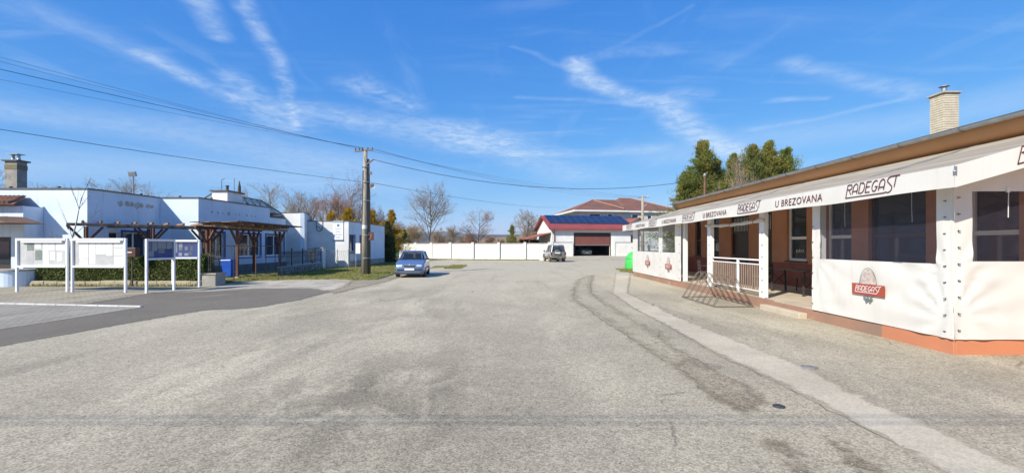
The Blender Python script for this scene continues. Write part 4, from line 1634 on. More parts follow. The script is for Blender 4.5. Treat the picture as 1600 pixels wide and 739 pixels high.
def coping(fr, s0, s1, z, parent, o=0.05):
    mb = MB()
    fr.box(mb, s0 - o, s1 + o, -0.32, o, z, z + 0.06)
    return mb.build('coping', M_COPE, parent)


hall = thing('flat_roofed_hall', 'pale blue flat-roofed hall with stepped walls behind the pergola', 'building', (-19, 25, 0))
ZA = 4.42
FA = Fr((-30, 21.2), (1, 0))
mb = MB(); FA.wall(mb, 0, 9.9, -0.1, ZA, 0.3); mb.build('wall', M_BLUEW, hall)
F1 = Fr((-20.1, 21.2), (0.075, 1))
w1 = [(1.05, 1.62, 1.15, 2.45), (1.78, 3.15, 0.12, 2.45)]
mb = MB(); F1.wall(mb, 0.0, 4.0, -0.1, ZA, 0.3, w1); mb.build('wall', M_BLUEW, hall)
F2 = Fr((-19.8, 25.2), (1, 0))
mb = MB(); F2.wall(mb, 0.001, 2.16, -0.1, ZA, 0.3); mb.build('wall', M_BLUEW, hall)
F3 = Fr((-17.64, 25.2), (0.07, 1))
w3 = [(0.95, 2.05, 1.05, 2.5), (3.3, 5.55, 1.05, 2.5), (6.15, 8.3, 1.05, 2.5)]
mb = MB()
F3.wall(mb, 0.0, 6.6, 0.56, ZA, 0.3, [h for h in w3 if h[1] < 6.6] + [(6.15, 6.6, 1.05, 2.5)])
F3.wall(mb, 6.6, 8.6, 0.56, 3.76, 0.3, [(6.6, 8.3, 1.05, 2.5)])
mb.build('wall', M_BLUEW, hall)
mb = MB(); F3.box(mb, -0.02, 8.6, -0.28, 0.025, -0.1, 0.56); mb.build('plinth', M_GREYP, hall)
# block that stands up behind the far end
F4 = Fr((-17.36, 33.8), (1, 0))
mb = MB(); F4.wall(mb, 0, 1.7, -0.1, 4.22, 0.3); mb.build('wall', mat('aged_white_render', (0.72, 0.72, 0.70), (0.63, 0.63, 0.61), 1.1, rough=0.9, bump=0.2, dirt=((0.50, 0.36, 0.24), 1.3, 0.66, 0.80)), hall)
F5 = Fr((-15.66, 33.8), (-0.32, 1))
mb = MB(); F5.wall(mb, 0.001, 3.0, -0.1, 4.22, 0.3); mb.build('wall', M_BLUEW, hall)
mb = MB(); Fr((-17.36, 37), (0, -1)).wall(mb, 0, 3.2, 3.6, 4.22, 0.2); mb.build('wall', MATS['aged_white_render'], hall)
# roofs and backs
mb = MB(); mb.prism([(-30, 21.5), (-20.35, 21.5), (-20.05, 25.4), (-17.9, 25.45), (-17.45, 31.7), (-17.3, 33.9), (-30, 33.9)], 4.05, 4.15); mb.build('roof', M_ROOFF, hall)
mb = MB(); mb.box(-30.2, -30, 21.2, 34.2, -0.1, 4.4); mb.box(-30, -17.4, 34.0, 34.2, -0.1, 4.1); mb.build('back_wall', M_BLUEW, hall)
mb = MB(); mb.prism([(-17.3, 33.95), (-15.9, 33.95), (-16.7, 36.6), (-17.3, 36.6)], 3.9, 4.0); mb.build('roof', M_ROOFF, hall)
coping(FA, 0.05, 9.9, ZA, hall)
coping(F1, 0.06, 3.94, ZA, hall, 0.045)
coping(F2, 0.06, 2.16, ZA, hall)
coping(F3, 0.06, 6.55, ZA, hall, 0.045)
coping(F3, 6.66, 8.5, 3.76, hall, 0.04)
coping(F4, 0, 1.7, 4.22, hall, 0.03)
coping(F5, 0.05, 2.9, 4.22, hall, 0.035)
window_in(F1, *w1[0], hall, 1, surround=None)
dw = window_in(F1, *w1[1], hall, 2, surround=M_BLUEF, sill=False)
window_in(F3, *w3[0], hall, 2, surround=M_BLUEF)
window_in(F3, *w3[1], hall, 2, surround=M_BLUEF)
window_in(F3, *w3[2], hall, 2, surround=M_BLUEF)
mb = MB(); mb.box(-20.8, -20.7, 21.6, 25.0, 0.0, 3.2); mb.box(-18.5, -18.4, 25.6, 33.6, 0, 3.2); mb.build('inner_wall', M_ROOMB, hall)
# patches of bare plaster where lettering once was
M_BARE = mat('bare_plaster', (0.42, 0.36, 0.30), (0.52, 0.50, 0.48), 5, rough=1.0, bump=0.4)
pr = random.Random(3)
for (fr, s0, s1, z, n) in ((F1, 1.6, 3.7, 3.9, 7), (F3, 0.8, 5.4, 3.72, 9)):
    for i in range(n):
        s = s0 + (s1 - s0) * (i + pr.uniform(0.1, 0.5)) / n
        r0 = pr.uniform(0.10, 0.22) if fr is F1 else pr.uniform(0.06, 0.15)
        pts = [fr.pt(s + r0 * math.cos(a * 0.63) * pr.uniform(0.6, 1.15), 0.004, z + r0 * 0.95 * math.sin(a * 0.63) * pr.uniform(0.6, 1.15)) for a in range(10)]
        MB().add(pts, [tuple(range(10))]).build('bare_patch', M_BARE, hall, fix=False)
# wall lamp, pipe and roof vents
mb = MB()
mb.lathe(FA.pt(6.75, 0.0, 3.30), [(0.09, 0.0), (0.13, 0.05), (0.16, 0.12), (0.15, 0.18), (0.05, 0.2)], 14, axis=(0, -1, 0))
mb.build('wall_lamp', mat('lamp_grey', (0.5, 0.48, 0.42), (0.35, 0.34, 0.3), 8, rough=0.6), hall)
mb = MB()
mb.tube([tuple(FA.pt(s, d, z)) for s, d, z in ((5.05, 0.10, 4.30), (5.22, 0.14, 4.25), (5.32, 0.16, 4.08), (5.32, 0.16, 3.05), (5.42, 0.14, 2.92), (5.55, 0.06, 2.88))], 0.075, 10)
mb.build('downpipe', mat('pale_zinc', (0.60, 0.62, 0.64), (0.5, 0.52, 0.55), 3, rough=0.5, metal=0.2), hall, smooth=True)
for (fr, s) in ((FA, 6.1), (FA, 8.4), (F1, 3.0), (F2, 1.0), (F3, 1.2), (F3, 4.4)):
    mb = MB()
    p = fr.pt(s, -0.16, ZA + 0.05)
    mb.lathe(p, [(0.05, 0), (0.05, 0.06), (0.09, 0.07), (0.07, 0.11)], 10)
    mb.build('roof_vent', M_COPE, hall)

# roof chimney of the hall and the tall chimney at the far left
def roof_box(name, label, x0, x1, y0, y1, z0, z1, m):
    t = thing(name, label, 'chimney', ((x0 + x1) / 2, (y0 + y1) / 2, z0))
    MB().box(x0, x1, y0, y1, z0, z1).build('stack', m, t)
    MB().box(x0 - 0.10, x1 + 0.10, y0 - 0.10, y1 + 0.10, z1, z1 + 0.08).build('cap_slab', M_COPE, t, bevel=0.01)
    return t


t = roof_box('rendered_chimney', 'squat white rendered chimney with pipes and aerial on the hall roof', -18.95, -17.98, 28.3, 29.9, 4.1, 5.18, M_WHITE)
MB().lathe((-18.3, 28.8, 5.26), [(0.08, 0), (0.08, 0.3), (0.13, 0.31), (0.10, 0.36)], 10).build('flue_pipe', M_IRON, t)
MB().lathe((-17.95, 29.5, 5.26), [(0.09, 0), (0.09, 0.35), (0.02, 0.75)], 10).build('flue_pipe', M_IRON, t)
mb = MB()
mb.tube([(-18.1, 29.2, 5.2), (-18.1, 29.2, 6.15)], 0.014, 5)
mb.tube([(-18.6, 28.7, 5.2), (-18.6, 28.7, 5.95), (-18.4, 28.7, 6.05)], 0.016, 5)
mb.build('aerial', M_IRON, t)
M_BLOCKC = mat('grey_chimney', (0.33, 0.31, 0.27), (0.25, 0.235, 0.21), 3.0, rough=0.95, bump=0.3, dirt=((0.15, 0.16, 0.10), 2.5, 0.55, 0.7))
t = roof_box('grey_chimney', 'tall grey concrete chimney with raised metal plate above the porch', -26.72, -26.08, 23.6, 24.1, 4.1, 6.2, M_BLOCKC)
mb = MB(); mb.box(-26.735, -26.065, 23.585, 24.115, 5.78, 6.02); mb.build('brick_band', mat('brick_band', (0.22, 0.12, 0.08), (0.14, 0.17, 0.09), 3, rough=0.9), t)
for xx in (-26.55, -26.25):
    MB().lathe((xx, 23.85, 6.28), [(0.10, 0), (0.07, 0.1), (0.06, 0.3)], 10).build('flue_pipe', M_METAL, t)
MB().box(-26.68, -26.12, 23.65, 24.05, 6.58, 6.62).build('cowl', M_METAL, t)

# glazed rooflight, a ridge of glass on steel
rt = thing('rooflight', 'glazed ridge rooflight with crossed steel bars on the hall roof', 'rooflight', (-19.5, 31, 4.15))
y0, y1, ya, yb = 28.6, 36.2, 29.2, 34.6
xl, xr, xm, zr = -20.6, -18.3, -19.4, 5.25
RA, RB = Vector((xm, ya, zr)), Vector((xm, yb, zr))
C = [Vector((xr, y0, 4.16)), Vector((xr, y1, 4.16)), Vector((xl, y1, 4.16)), Vector((xl, y0, 4.16))]
MRL = mat('rooflight_steel', (0.10, 0.12, 0.13), (0.16, 0.17, 0.17), 6, rough=0.5)
for (a, b) in ((RA, RB), (C[0], RA), (C[3], RA), (C[1], RB), (C[2], RB), (C[0], C[1]), (C[1], C[2]), (C[2], C[3]), (C[3], C[0])):
    MB().bar(a, b, 0.08, 0.08).build('frame_bar', MRL, rt)
n = 7
for i in range(n):
    for (p, q) in ((i, i + 1), (i + 1, i)):
        a = C[0].lerp(C[1], p / n)
        b = RA.lerp(RB, q / n)
        MB().bar(a, b, 0.035, 0.035).build('glazing_bar', MRL, rt)
mb = MB(); mb.add([C[0], C[1], RB, RA], [(0, 1, 2, 3)]); mb.add([C[2], C[3], RA, RB], [(0, 1, 2, 3)]); mb.add([C[1], C[2], RB], [(0, 1, 2)]); mb.add([C[3], C[0], RA], [(0, 1, 2)])
mb.build('glazing', glass_mat('old_glass', (0.35, 0.38, 0.38), 0.35, 0.15), rt, fix=False)

# porch house at the very left edge
po = thing('porch_house', 'white porch with tiled roof edge and brown canopy at the hall corner', 'building', (-24.5, 20.5, 0))
FPo = Fr((-30, 20.3), (1, 0))
mb = MB(); FPo.wall(mb, 0, 7.85, -0.1, 3.55, 0.25, [(5.9, 7.3, 0.0, 2.15)]); mb.build('wall', M_BLUEW, po)
mb = MB(); mb.box(-22.4, -22.152, 20.551, 21.19, -0.1, 3.55); mb.build('side_wall', M_BLUEW, po)
mb = MB(); FPo.box(mb, 5.9, 7.3, -0.2, -0.12, 0.0, 2.15); d = mb.build('door', M_DARKF, po)
mb = MB(); FPo.box(mb, 6.1, 7.1, -0.12, -0.11, 0.9, 1.95); mb.build('pane', M_GLASS, d)
mb = MB()
mb.add([(-30, 18.9, 2.72), (-21.3, 18.9, 2.72), (-20.65, 19.5, 2.72), (-21.1, 20.29, 2.72), (-30, 20.29, 2.72), (-30, 19.2, 3.02), (-22.6, 19.2, 3.02), (-22.2, 20.29, 3.06), (-30, 20.29, 3.02)],
       [(0, 1, 2, 3, 4), (0, 1, 6, 5), (1, 2, 6), (2, 3, 7, 6), (5, 6, 7, 8), (3, 4, 8, 7), (4, 0, 5, 8)])
mb.build('canopy', mat('brown_canopy', (0.16, 0.085, 0.05), (0.12, 0.065, 0.04), 3, rough=0.8), po)
M_TILE = mat('old_roof_tile', (0.26, 0.12, 0.075), (0.17, 0.09, 0.065), 4, rough=0.9, bump=0.3)
rf = MB().slab([(-30, 19.95, 3.62), (-22.2, 19.95, 3.62), (-22.9, 21.1, 4.12), (-30, 21.1, 4.12)], 0.05, (0, -0.4, 1)).build('roof', M_TILE, po)
til = MB().tube([(0, 0, 0), (0, 0.42, 0.178)], [0.085, 0.07], 8).mesh('tile')
til.materials.append(M_TILE)
for i in range(16):
    for j in range(2):
        o = bpy.data.objects.new('tile', til)
        COL.objects.link(o)
        o.parent = rf
        o.location = Vector((-25.5 + i * 0.2 - j * 0.12, 19.93 + j * 0.40, 3.67 + j * 0.185)) - OFF[po.name]
mb = MB()
mb.tube([(-23.6, 19.9, 3.40), (-23.35, 19.8, 3.55), (-23.2, 19.8, 3.35), (-23.3, 19.85, 3.12), (-23.55, 19.9, 3.08)], 0.05, 8)
mb.build('scroll_bracket', M_IRON, po, smooth=True)
# curved low white wall in front of it
cw_ = thing('curved_low_wall', 'low whitewashed wall with rounded end by the porch', 'wall', (-22.5, 19.3, 0))
pts = [(-30, 18.85), (-21.7, 18.85)] + [(-21.7 + 0.75 * math.sin(R(a)), 19.6 - 0.75 * math.cos(R(a))) for a in range(10, 91, 10)] + [(-20.95, 20.1), (-30, 20.1)]
MB().prism(pts, -0.05, 0.66).build('body', M_BLUEW, cw_)
c = [(x * 1.0 + (0.04 if x > -29 else 0), y - 0.04) for x, y in pts]
MB().prism(c, 0.66, 0.73).build('coping', M_CONC, cw_)

# second building down the street
b2 = thing('white_meeting_house', 'low white building with a notice sign and blue framed windows near the pole', 'building', (-14.5, 40, 0))
ZB = 3.68
M_AGED = MATS['aged_white_render']
Fb1 = Fr((-16.2, 35.5), (1, 0))
mb = MB(); Fb1.wall(mb, 0, 3.25, -0.1, ZB, 0.3); mb.build('wall', M_AGED, b2)
Fb2 = Fr((-12.95, 35.5), (0.023, 1))
wb = [(0.25, 1.35, 1.2, 2.55), (2.5, 3.7, 1.2, 2.55)]
mb = MB(); Fb2.wall(mb, 0.001, 9.2, -0.1, ZB, 0.3, wb); mb.build('wall', M_BLUEW, b2)
mb = MB(); Fb2.box(mb, 0.01, 9.2, -0.2, 0.03, -0.1, 0.55); mb.build('plinth', M_CONC, b2)
for w in wb:
    window_in(Fb2, *w, b2, 1, frame=M_BLUEF, surround=M_BLUEF)
mb = MB(); mb.box(-13.9, -13.8, 35.9, 44.0, 0, 3.2); mb.build('inner_wall', M_ROOMB, b2)
mb = MB(); mb.prism([(-24, 35.8), (-13.2, 35.8), (-13.0, 44.6), (-24, 44.6)], 3.4, 3.5); mb.build('roof', M_ROOFF, b2)
mb = MB(); mb.box(-24, -12.75, 44.6, 44.8, -0.1, ZB - 0.02); mb.box(-24.2, -24, 35.6, 44.8, -0.1, ZB - 0.02); mb.box(-24, -16.25, 35.52, 35.8, -0.1, ZB - 0.01); mb.build('back_wall', M_BLUEW, b2)
coping(Fb1, 0, 3.25, ZB, b2, 0.04)
coping(Fb2, 0.06, 9.2, ZB, b2, 0.035)
# the sign: emblem over four short lines
sg = thing('notice_sign', 'tall white sign with an emblem and four lines high on the white wall', 'sign', Fb1.pt(2.46, 0.03, 2.2))
mb = MB(); Fb1.box(mb, 2.06, 2.84, 0.012, 0.05, 2.22, 3.70); mb.build('board', mat('sign_white', (0.80, 0.82, 0.84), rough=0.5), sg)
M_SIGNB = mat('sign_blue_grey', (0.13, 0.18, 0.25), rough=0.6)
mb = MB(); Fb1.box(mb, 2.04, 2.86, 0.012, 0.056, 3.56, 3.74); mb.build('header', mat('header_grey', (0.30, 0.36, 0.44), rough=0.6), sg)
mb = MB(); Fb1.box(mb, 2.04, 2.86, 0.012, 0.058, 2.15, 2.215); mb.build('footer', mat('footer_navy', (0.03, 0.05, 0.14), rough=0.6), sg)
me = MB()
pts = [(0.13 * math.cos(R(90 + k * 36)) * (1 if k % 2 == 0 else 0.72), 0.13 * math.sin(R(90 + k * 36)) * (1 if k % 2 == 0 else 0.72)) for k in range(10)]
me.add([tuple(Fb1.pt(2.45 + x, 0.053, 3.36 + y)) for x, y in pts], [tuple(range(10))])
me.build('emblem', M_SIGNB, sg, fix=False)
tr = random.Random(12)
for (zz, n, wl) in ((3.08, 6, 0.50), (2.85, 5, 0.36), (2.62, 8, 0.62), (2.39, 5, 0.36)):
    mb = MB()
    for k in range(n):
        a = 2.45 - wl / 2 + wl * k / n
        Fb1.box(mb, a, a + 0.018, 0.05, 0.054, zz - 0.05, zz + 0.06)
        if tr.random() < 0.75:
            Fb1.box(mb, a + 0.019, a + wl / n * 0.62, 0.05, 0.054, zz + 0.035, zz + 0.06)
        if tr.random() < 0.6:
            Fb1.box(mb, a + 0.019, a + wl / n * 0.62, 0.05, 0.054, zz - 0.05, zz - 0.03)
    tag(mb.build('lettering', M_SIGNB, sg), kind='stuff')
# iron emblem: a shield outline with a slanting bar
ie = thing('iron_shield', 'black iron shield outline hung on the white wall near the sign', 'ornament', Fb1.pt(0.95, 0.05, 3.2))
sp = [(-0.24, 3.72), (-0.24, 3.2)] + [(0.24 * math.cos(R(a)), 3.2 + 0.30 * math.sin(R(a))) for a in range(180, 361, 20)] + [(0.24, 3.72)]
MB().tube([tuple(Fb1.pt(0.95 + x, 0.05, z)) for x, z in sp], 0.022, 6).build('outline', M_IRON, ie)
MB().tube([tuple(Fb1.pt(0.95 + x, 0.05, z)) for x, z in ((-0.2, 3.30), (0.0, 3.2), (0.2, 3.02))], 0.02, 6).build('bar', M_IRON, ie)
MB().tube([tuple(Fb1.pt(0.95 + x, -0.1, z)) for x, z in ((-1.0, 3.86), (0.9, 3.86))], 0.018, 6).build('rail', M_IRON, ie)


# ------------------------------------------------------------------ pergolas
def pergola(label, a, b, z, nposts, rafters, wdt, name='pergola', side=1, over=0.45):
    a, b = Vector((*a, 0)), Vector((*b, 0))
    d = (b - a).normalized()
    n = Vector((d.y, -d.x, 0)) * side
    t = thing(name, label, 'pergola', tuple((a + b) / 2), group='timber pergolas before the hall')
    L = (b - a).length
    up = Vector((0, 0, 1))
    for row in (0, 1):
        o = n * (-wdt * row)
        MB().bar(a + o + up * (z - 0.10) - d * 0.35, b + o + up * (z - 0.10) + d * 0.35, 0.10, 0.13).build('beam', M_TIMBERW if row == 0 else M_TIMBER, t, bevel=0.01)
        for i in range(nposts):
            p = a.lerp(b, (i + 0.12) / (nposts - 0.76)) + o
            MB().bar(p + up * 0.14, p + up * (z - 0.185), 0.12, 0.12).build('post', M_TIMBER, t, bevel=0.008)
            MB().box(p.x - 0.12, p.x + 0.12, p.y - 0.12, p.y + 0.12, -0.02, 0.14).build('footing', M_CONC, t)
            for s in (-1, 1):
                MB().bar(p + up * (z - 0.85) + d * s * 0.07, p + up * (z - 0.19) + d * s * 0.58, 0.08, 0.10).build('brace', M_TIMBER, t)
    for i in range(rafters):
        p = a.lerp(b, (i + 0.3) / (rafters - 0.4))
        MB().bar(p + n * over + up * (z + 0.05), p - n * (wdt + 0.35) + up * (z + 0.05), 0.08, 0.10).build('rafter', M_TIMBERW, t, bevel=0.008)
    return t


pergola('long weathered timber pergola behind the notice boards and hedge', (-19.75, 20.35), (-15.95, 24.2), 2.82, 3, 9, 1.5, over=0.0)
pg = pergola('shorter red brown pergola with plank roof at the drive gate', (-14.35, 22.9), (-14.35, 28.2), 2.80, 2, 6, 1.6)
for k in range(5):
    x = -14.35 + 0.62 - k * 0.52
    MB().box(x - 0.24, x + 0.24, 22.3, 28.9, 2.925, 2.955).build('roof_board', M_TIMBERW if k % 2 else M_TIMBER, pg)
mb = MB(); mb.box(-13.72, -13.60, 22.25, 28.95, 2.955, 3.0); mb.build('edge_strip', M_COPE, pg)

# ------------------------------------------------------------------ notice boards
def notice_board(label, a, b, z0, z1, face, papers, backm, group='notice boards on white posts', header=True, glassy=False, seed=1):
    """a and b are the feet of the two posts (a is left as one looks at it); the case hangs between them"""
    a, b = Vector((*a, 0)), Vector((*b, 0))
    fr = Fr((a.x, a.y), (b.x - a.x, b.y - a.y))
    L = (b - a).length
    t = thing('notice_board', label, 'notice board', tuple((a + b) / 2), group=group)
    for s in (0.0, L):
        mb = MB(); fr.box(mb, s - 0.034, s + 0.034, -0.04, 0.04, -0.02, z1); mb.build('post', M_ALU, t, bevel=0.008)
    i0, i1 = 0.035, L - 0.035
    mb = MB(); fr.box(mb, i0, i1, -0.06, 0.06, z1 - 0.09, z1 - 0.001); mb.build('top_rail', M_ALU, t, bevel=0.006)
    mb = MB(); fr.box(mb, i0, i1, -0.06, 0.06, z0, z0 + 0.07); mb.build('bottom_rail', M_ALU, t, bevel=0.006)
    mb = MB(); fr.box(mb, i0, i1, -0.055, -0.03, z0 + 0.07, z1 - 0.09); bk_ = mb.build('back_panel', backm, t)
    if header:
        mb = MB(); fr.box(mb, i0 + 0.15, i1 - 0.15, 0.0, 0.045, z1 - 0.165, z1 - 0.10); mb.build('lamp_strip', M_ALU, t)
    for (s0, s1, q0, q1, m) in papers:
        mb = MB()
        fr.box(mb, i0 + s0 * (i1 - i0), i0 + s1 * (i1 - i0), -0.029, -0.026, z0 + 0.07 + q0 * (z1 - z0 - 0.16), z0 + 0.07 + q1 * (z1 - z0 - 0.16))
        mb.build('paper', m, bk_)
    if glassy:
        mb = MB(); fr.box(mb, i0, i1, 0.035, 0.041, z0 + 0.07, z1 - 0.09); mb.build('pane', glass_mat('case_glass', (0.3, 0.33, 0.36), 0.14, 0.03) if 'case_glass' not in MATS else MATS['case_glass'], t)
    return t


def print_mat(name, paper, ink, scale, amount=0.5):
    m = bpy.data.materials.new(name)
    m.use_nodes = True
    t = NT(m.node_tree)
    b = t.n['Principled BSDF']
    b.inputs['Roughness'].default_value = 0.7
    pos = t.node('ShaderNodeNewGeometry').outputs['Position']
    f = t.ramp(t.noise(t.mapping(pos, scale=(1, 1, 3.5)), scale, 5, 0.7), 0.55, 0.62)
    f = t.math('MULTIPLY', f, amount)
    t.l.new(t.mix(f, paper, ink), b.inputs['Base Color'])
    MATS[name] = m
    return m


PW = print_mat('paper_white', (0.72, 0.72, 0.71), (0.22, 0.22, 0.24), 15, 0.6)
PG = print_mat('paper_grey_photo', (0.16, 0.20, 0.18), (0.42, 0.44, 0.42), 9, 0.9)
PC = print_mat('paper_cream', (0.74, 0.71, 0.64), (0.45, 0.42, 0.38), 22, 0.5)
PR = print_mat('paper_pinkish', (0.55, 0.42, 0.42), (0.40, 0.15, 0.14), 12, 0.8)
PB = mat('board_blue', (0.015, 0.06, 0.42), (0.012, 0.05, 0.34), 2, rough=0.6)
PGR = mat('board_grey_felt', (0.50, 0.50, 0.49), (0.45, 0.45, 0.44), 5, rough=0.9)
PWB = mat('board_white', (0.46, 0.46, 0.46), (0.40, 0.40, 0.40), 3, rough=0.8)
pp1 = [(0.17, 0.31, 0.60, 0.96, PG), (0.33, 0.46, 0.68, 0.98, PW), (0.34, 0.48, 0.22, 0.62, PG), (0.50, 0.62, 0.04, 0.98, PW), (0.63, 0.74, 0.60, 0.98, PW),
       (0.64, 0.75, 0.22, 0.56, PW), (0.77, 0.97, 0.60, 0.95, PW), (0.79, 0.90, 0.18, 0.54, PW), (0.16, 0.31, 0.05, 0.55, PWB)]
pp2 = [(0.10, 0.28, 0.30, 0.95, PW), (0.30, 0.42, 0.08, 0.92, PW), (0.43, 0.62, 0.45, 0.95, PW), (0.63, 0.75, 0.40, 0.95, PC), (0.78, 0.97, 0.74, 0.98, PW), (0.78, 0.97, 0.40, 0.70, PW),
       (0.78, 0.97, 0.04, 0.36, PW), (0.11, 0.27, 0.03, 0.27, PC)]
notice_board('wide white notice board nearest the porch, papers partly in shade', (-18.78, 17.0), (-16.82, 16.95), 0.93, 2.03, 0, pp1, PGR)
notice_board('wide white notice board next to the first, filled with pale papers', (-16.60, 16.92), (-14.42, 16.72), 0.93, 2.03, 0, pp2, PWB)
pp3 = [(0.03, 0.18, 0.45, 0.98, PR), (0.20, 0.40, 0.42, 0.96, PW), (0.42, 0.74, 0.55, 0.97, PC), (0.45, 0.68, 0.28, 0.60, PR), (0.77, 0.98, 0.55, 0.97, PC), (0.02, 0.26, 0.08, 0.42, PC)]
pp4 = [(0.02, 0.13, 0.30, 0.98, PW), (0.20, 0.34, 0.62, 0.97, PW), (0.20, 0.33, 0.46, 0.66, PR), (0.44, 0.55, 0.46, 0.70, PR), (0.66, 0.76, 0.44, 0.74, PG), (0.19, 0.32, 0.08, 0.30, PC),
       (0.42, 0.58, 0.10, 0.26, PC), (0.60, 0.72, 0.16, 0.36, PG)]
notice_board('small white framed display case turned sideways, blue lower half', (-13.42, 16.45), (-13.32, 17.65), 1.22, 2.0, 0, pp3, PB, header=False, glassy=True)
notice_board('small white framed display case with blue board before the hedge', (-14.2, 18.75), (-13.2, 18.9), 1.2, 2.0, 0, pp4, PB, header=False, glassy=True)

# brown letter box on its stake above the hedge
lb = thing('letter_box', 'brown metal letter box with a pale label above the hedge', 'letter box', (-16.3, 19.3, 0))
MB().box(-16.62, -16.1, 19.15, 19.4, 1.27, 1.67).build('case', mat('brown_paint', (0.09, 0.035, 0.025), (0.075, 0.03, 0.022), 3, rough=0.5), lb, bevel=0.015)
MB().box(-16.45, -16.25, 19.14, 19.15, 1.45, 1.49).build('label_plate', M_PVC, lb)
MB().bar((-16.36, 19.3, 0), (-16.36, 19.3, 1.27), 0.05, 0.05).build('stake', M_IRON, lb)

# kerb wall of blocks in front of the hedge
kw = thing('hedge_kerb_wall', 'low sandy stone kerb under the hedge', 'wall', (-17, 19.4, 0))
x = -20.9
while x < -13.55:
    w = 0.55 + 0.25 * rng.random()
    x2 = min(x + w, -13.5)
    MB().box(x, x2 - 0.012, 19.38 + rng.uniform(0, 0.03), 19.66, -0.03, 0.22 + rng.uniform(-0.02, 0.02)).build('stone', M_SAND, kw, bevel=0.02)
    x = x2
# pillar with a piece of iron railing at the corner
cp = thing('corner_pillar', 'grey stone gate pillar base with iron spikes at the hedge end', 'pillar', (-13.15, 19.75, 0))
MB().box(-13.45, -12.85, 19.42, 20.1, -0.03, 0.50).build('base', M_CONC, cp, bevel=0.02)
MB().box(-13.49, -12.81, 19.38, 20.14, 0.50, 0.56).build('cap', M_SAND, cp, bevel=0.01)
for k in range(7):
    x = -13.4 + k * 0.083
    MB().bar((x, 19.78, 0.56), (x, 19.78, 1.42 + 0.1 * math.sin(k * 0.52)), 0.018, 0.018).build('spike', M_IRON, cp)
MB().bar((-13.45, 19.78, 1.3), (-12.85, 19.78, 1.3), 0.02, 0.03).build('rail', M_IRON, cp)
MB().bar((-13.45, 19.78, 0.7), (-12.85, 19.78, 0.7), 0.02, 0.03).build('rail', M_IRON, cp)

# pipe frame along the drive
pf = thing('pipe_frame', 'thin rusty pipe frame with uprights along the drive', 'fence', (-14, 25, 0))
pa, pb = Vector((-13.45, 20.6, 0)), Vector((-13.75, 26.0, 0))
MB().tube([pa + Vector((0, 0, 1.74)), pb + Vector((0, 0, 1.74))], 0.022, 6).build('top_rail', M_RUST, pf)
for f in (0.0, 0.22, 0.6, 0.8, 1.0):
    p = pa.lerp(pb, f)
    MB().tube([p - Vector((0, 0, 0.02)), p + Vector((0, 0, 1.74))], 0.026, 6).build('upright', M_RUST if f > 0.3 else M_IRON, pf)
# stone based iron fence
sf = thing('stone_base_fence', 'rough stone wall topped with scrolled black iron railing beside the lawn', 'fence', (-13.6, 29.5, 0))
qa, qb = Vector((-13.35, 25.9, 0)), Vector((-14.05, 33.2, 0))
fr = Fr((qa.x, qa.y), (qb.x - qa.x, qb.y - qa.y))
L = (qb - qa).length
s = 0.0
while s < L - 0.05:
    w = rng.uniform(0.35, 0.65)
    s2 = min(s + w, L)
    zc = 0.24 + rng.uniform(-0.03, 0.03)
    for (z0, z1) in ((-0.02, zc), (zc + 0.012, 0.47)):
        mb = MB(); fr.box(mb, s, s2 - 0.015, -0.2, rng.uniform(0, 0.04), z0, z1); mb.build('stone', M_STONE, sf, bevel=0.02)
    s = s2
mb = MB(); fr.box(mb, 0, L, -0.24, 0.05, 0.471, 0.53); mb.build('coping', M_CONC, sf, bevel=0.01)
for k in range(5):
    mb = MB(); s = L * k / 4; fr.box(mb, s - 0.03, s + 0.03, -0.13, -0.07, 0.531, 1.52); p = mb.build('post', M_IRON, sf)
    MB().lathe(fr.pt(s, -0.1, 1.52), [(0.045, 0), (0.045, 0.03), (0.02, 0.08)], 8).build('finial', M_IRON, p)
for z in (0.72, 1.05, 1.40):
    mb = MB(); fr.box(mb, 0, L, -0.112, -0.088, z - 0.014, z + 0.014); mb.build('rail', M_IRON, sf)
mb = MB()
s = 0.1
while s < L:
    fr.box(mb, s - 0.009, s + 0.009, -0.109, -0.091, 0.6, 1.44)
    cx_, cz_ = s + 0.09, 1.22
    mb.tube([tuple(fr.pt(cx_ + 0.07 * math.cos(a), -0.1, cz_ + 0.12 * math.sin(a))) for a in [k * 0.7 for k in range(8)]], 0.010, 4)
    s += 0.18
tag(mb.build('scrolled_bars', M_IRON, sf), kind='stuff')
# gate pillar pair and white letter niche
gp_ = thing('gate_pillar', 'white rendered gate pillar at the end of the iron fence', 'pillar', (-14.5, 34.2, 0))
MB().box(-14.85, -14.3, 33.9, 34.45, -0.03, 1.55).build('shaft', M_BLUEW, gp_)
MB().box(-14.92, -14.23, 33.83, 34.52, 1.55, 1.62).build('cap', M_CONC, gp_, bevel=0.01)
gq = thing('gate_pillar', 'second white gate pillar just left of the capped one, with a side niche', 'pillar', (-15.3, 34.2, 0))
MB().box(-15.45, -15.02, 34.0, 34.4, -0.03, 1.48).build('shaft', M_WHITE, gq)
MB().box(-15.5, -14.97, 33.95, 34.45, 1.48, 1.54).build('cap', M_CONC, gq, bevel=0.01)
MB().box(-15.36, -15.12, 33.985, 34.0, 0.5, 1.3).build('niche_door', M_GREYP, gq)
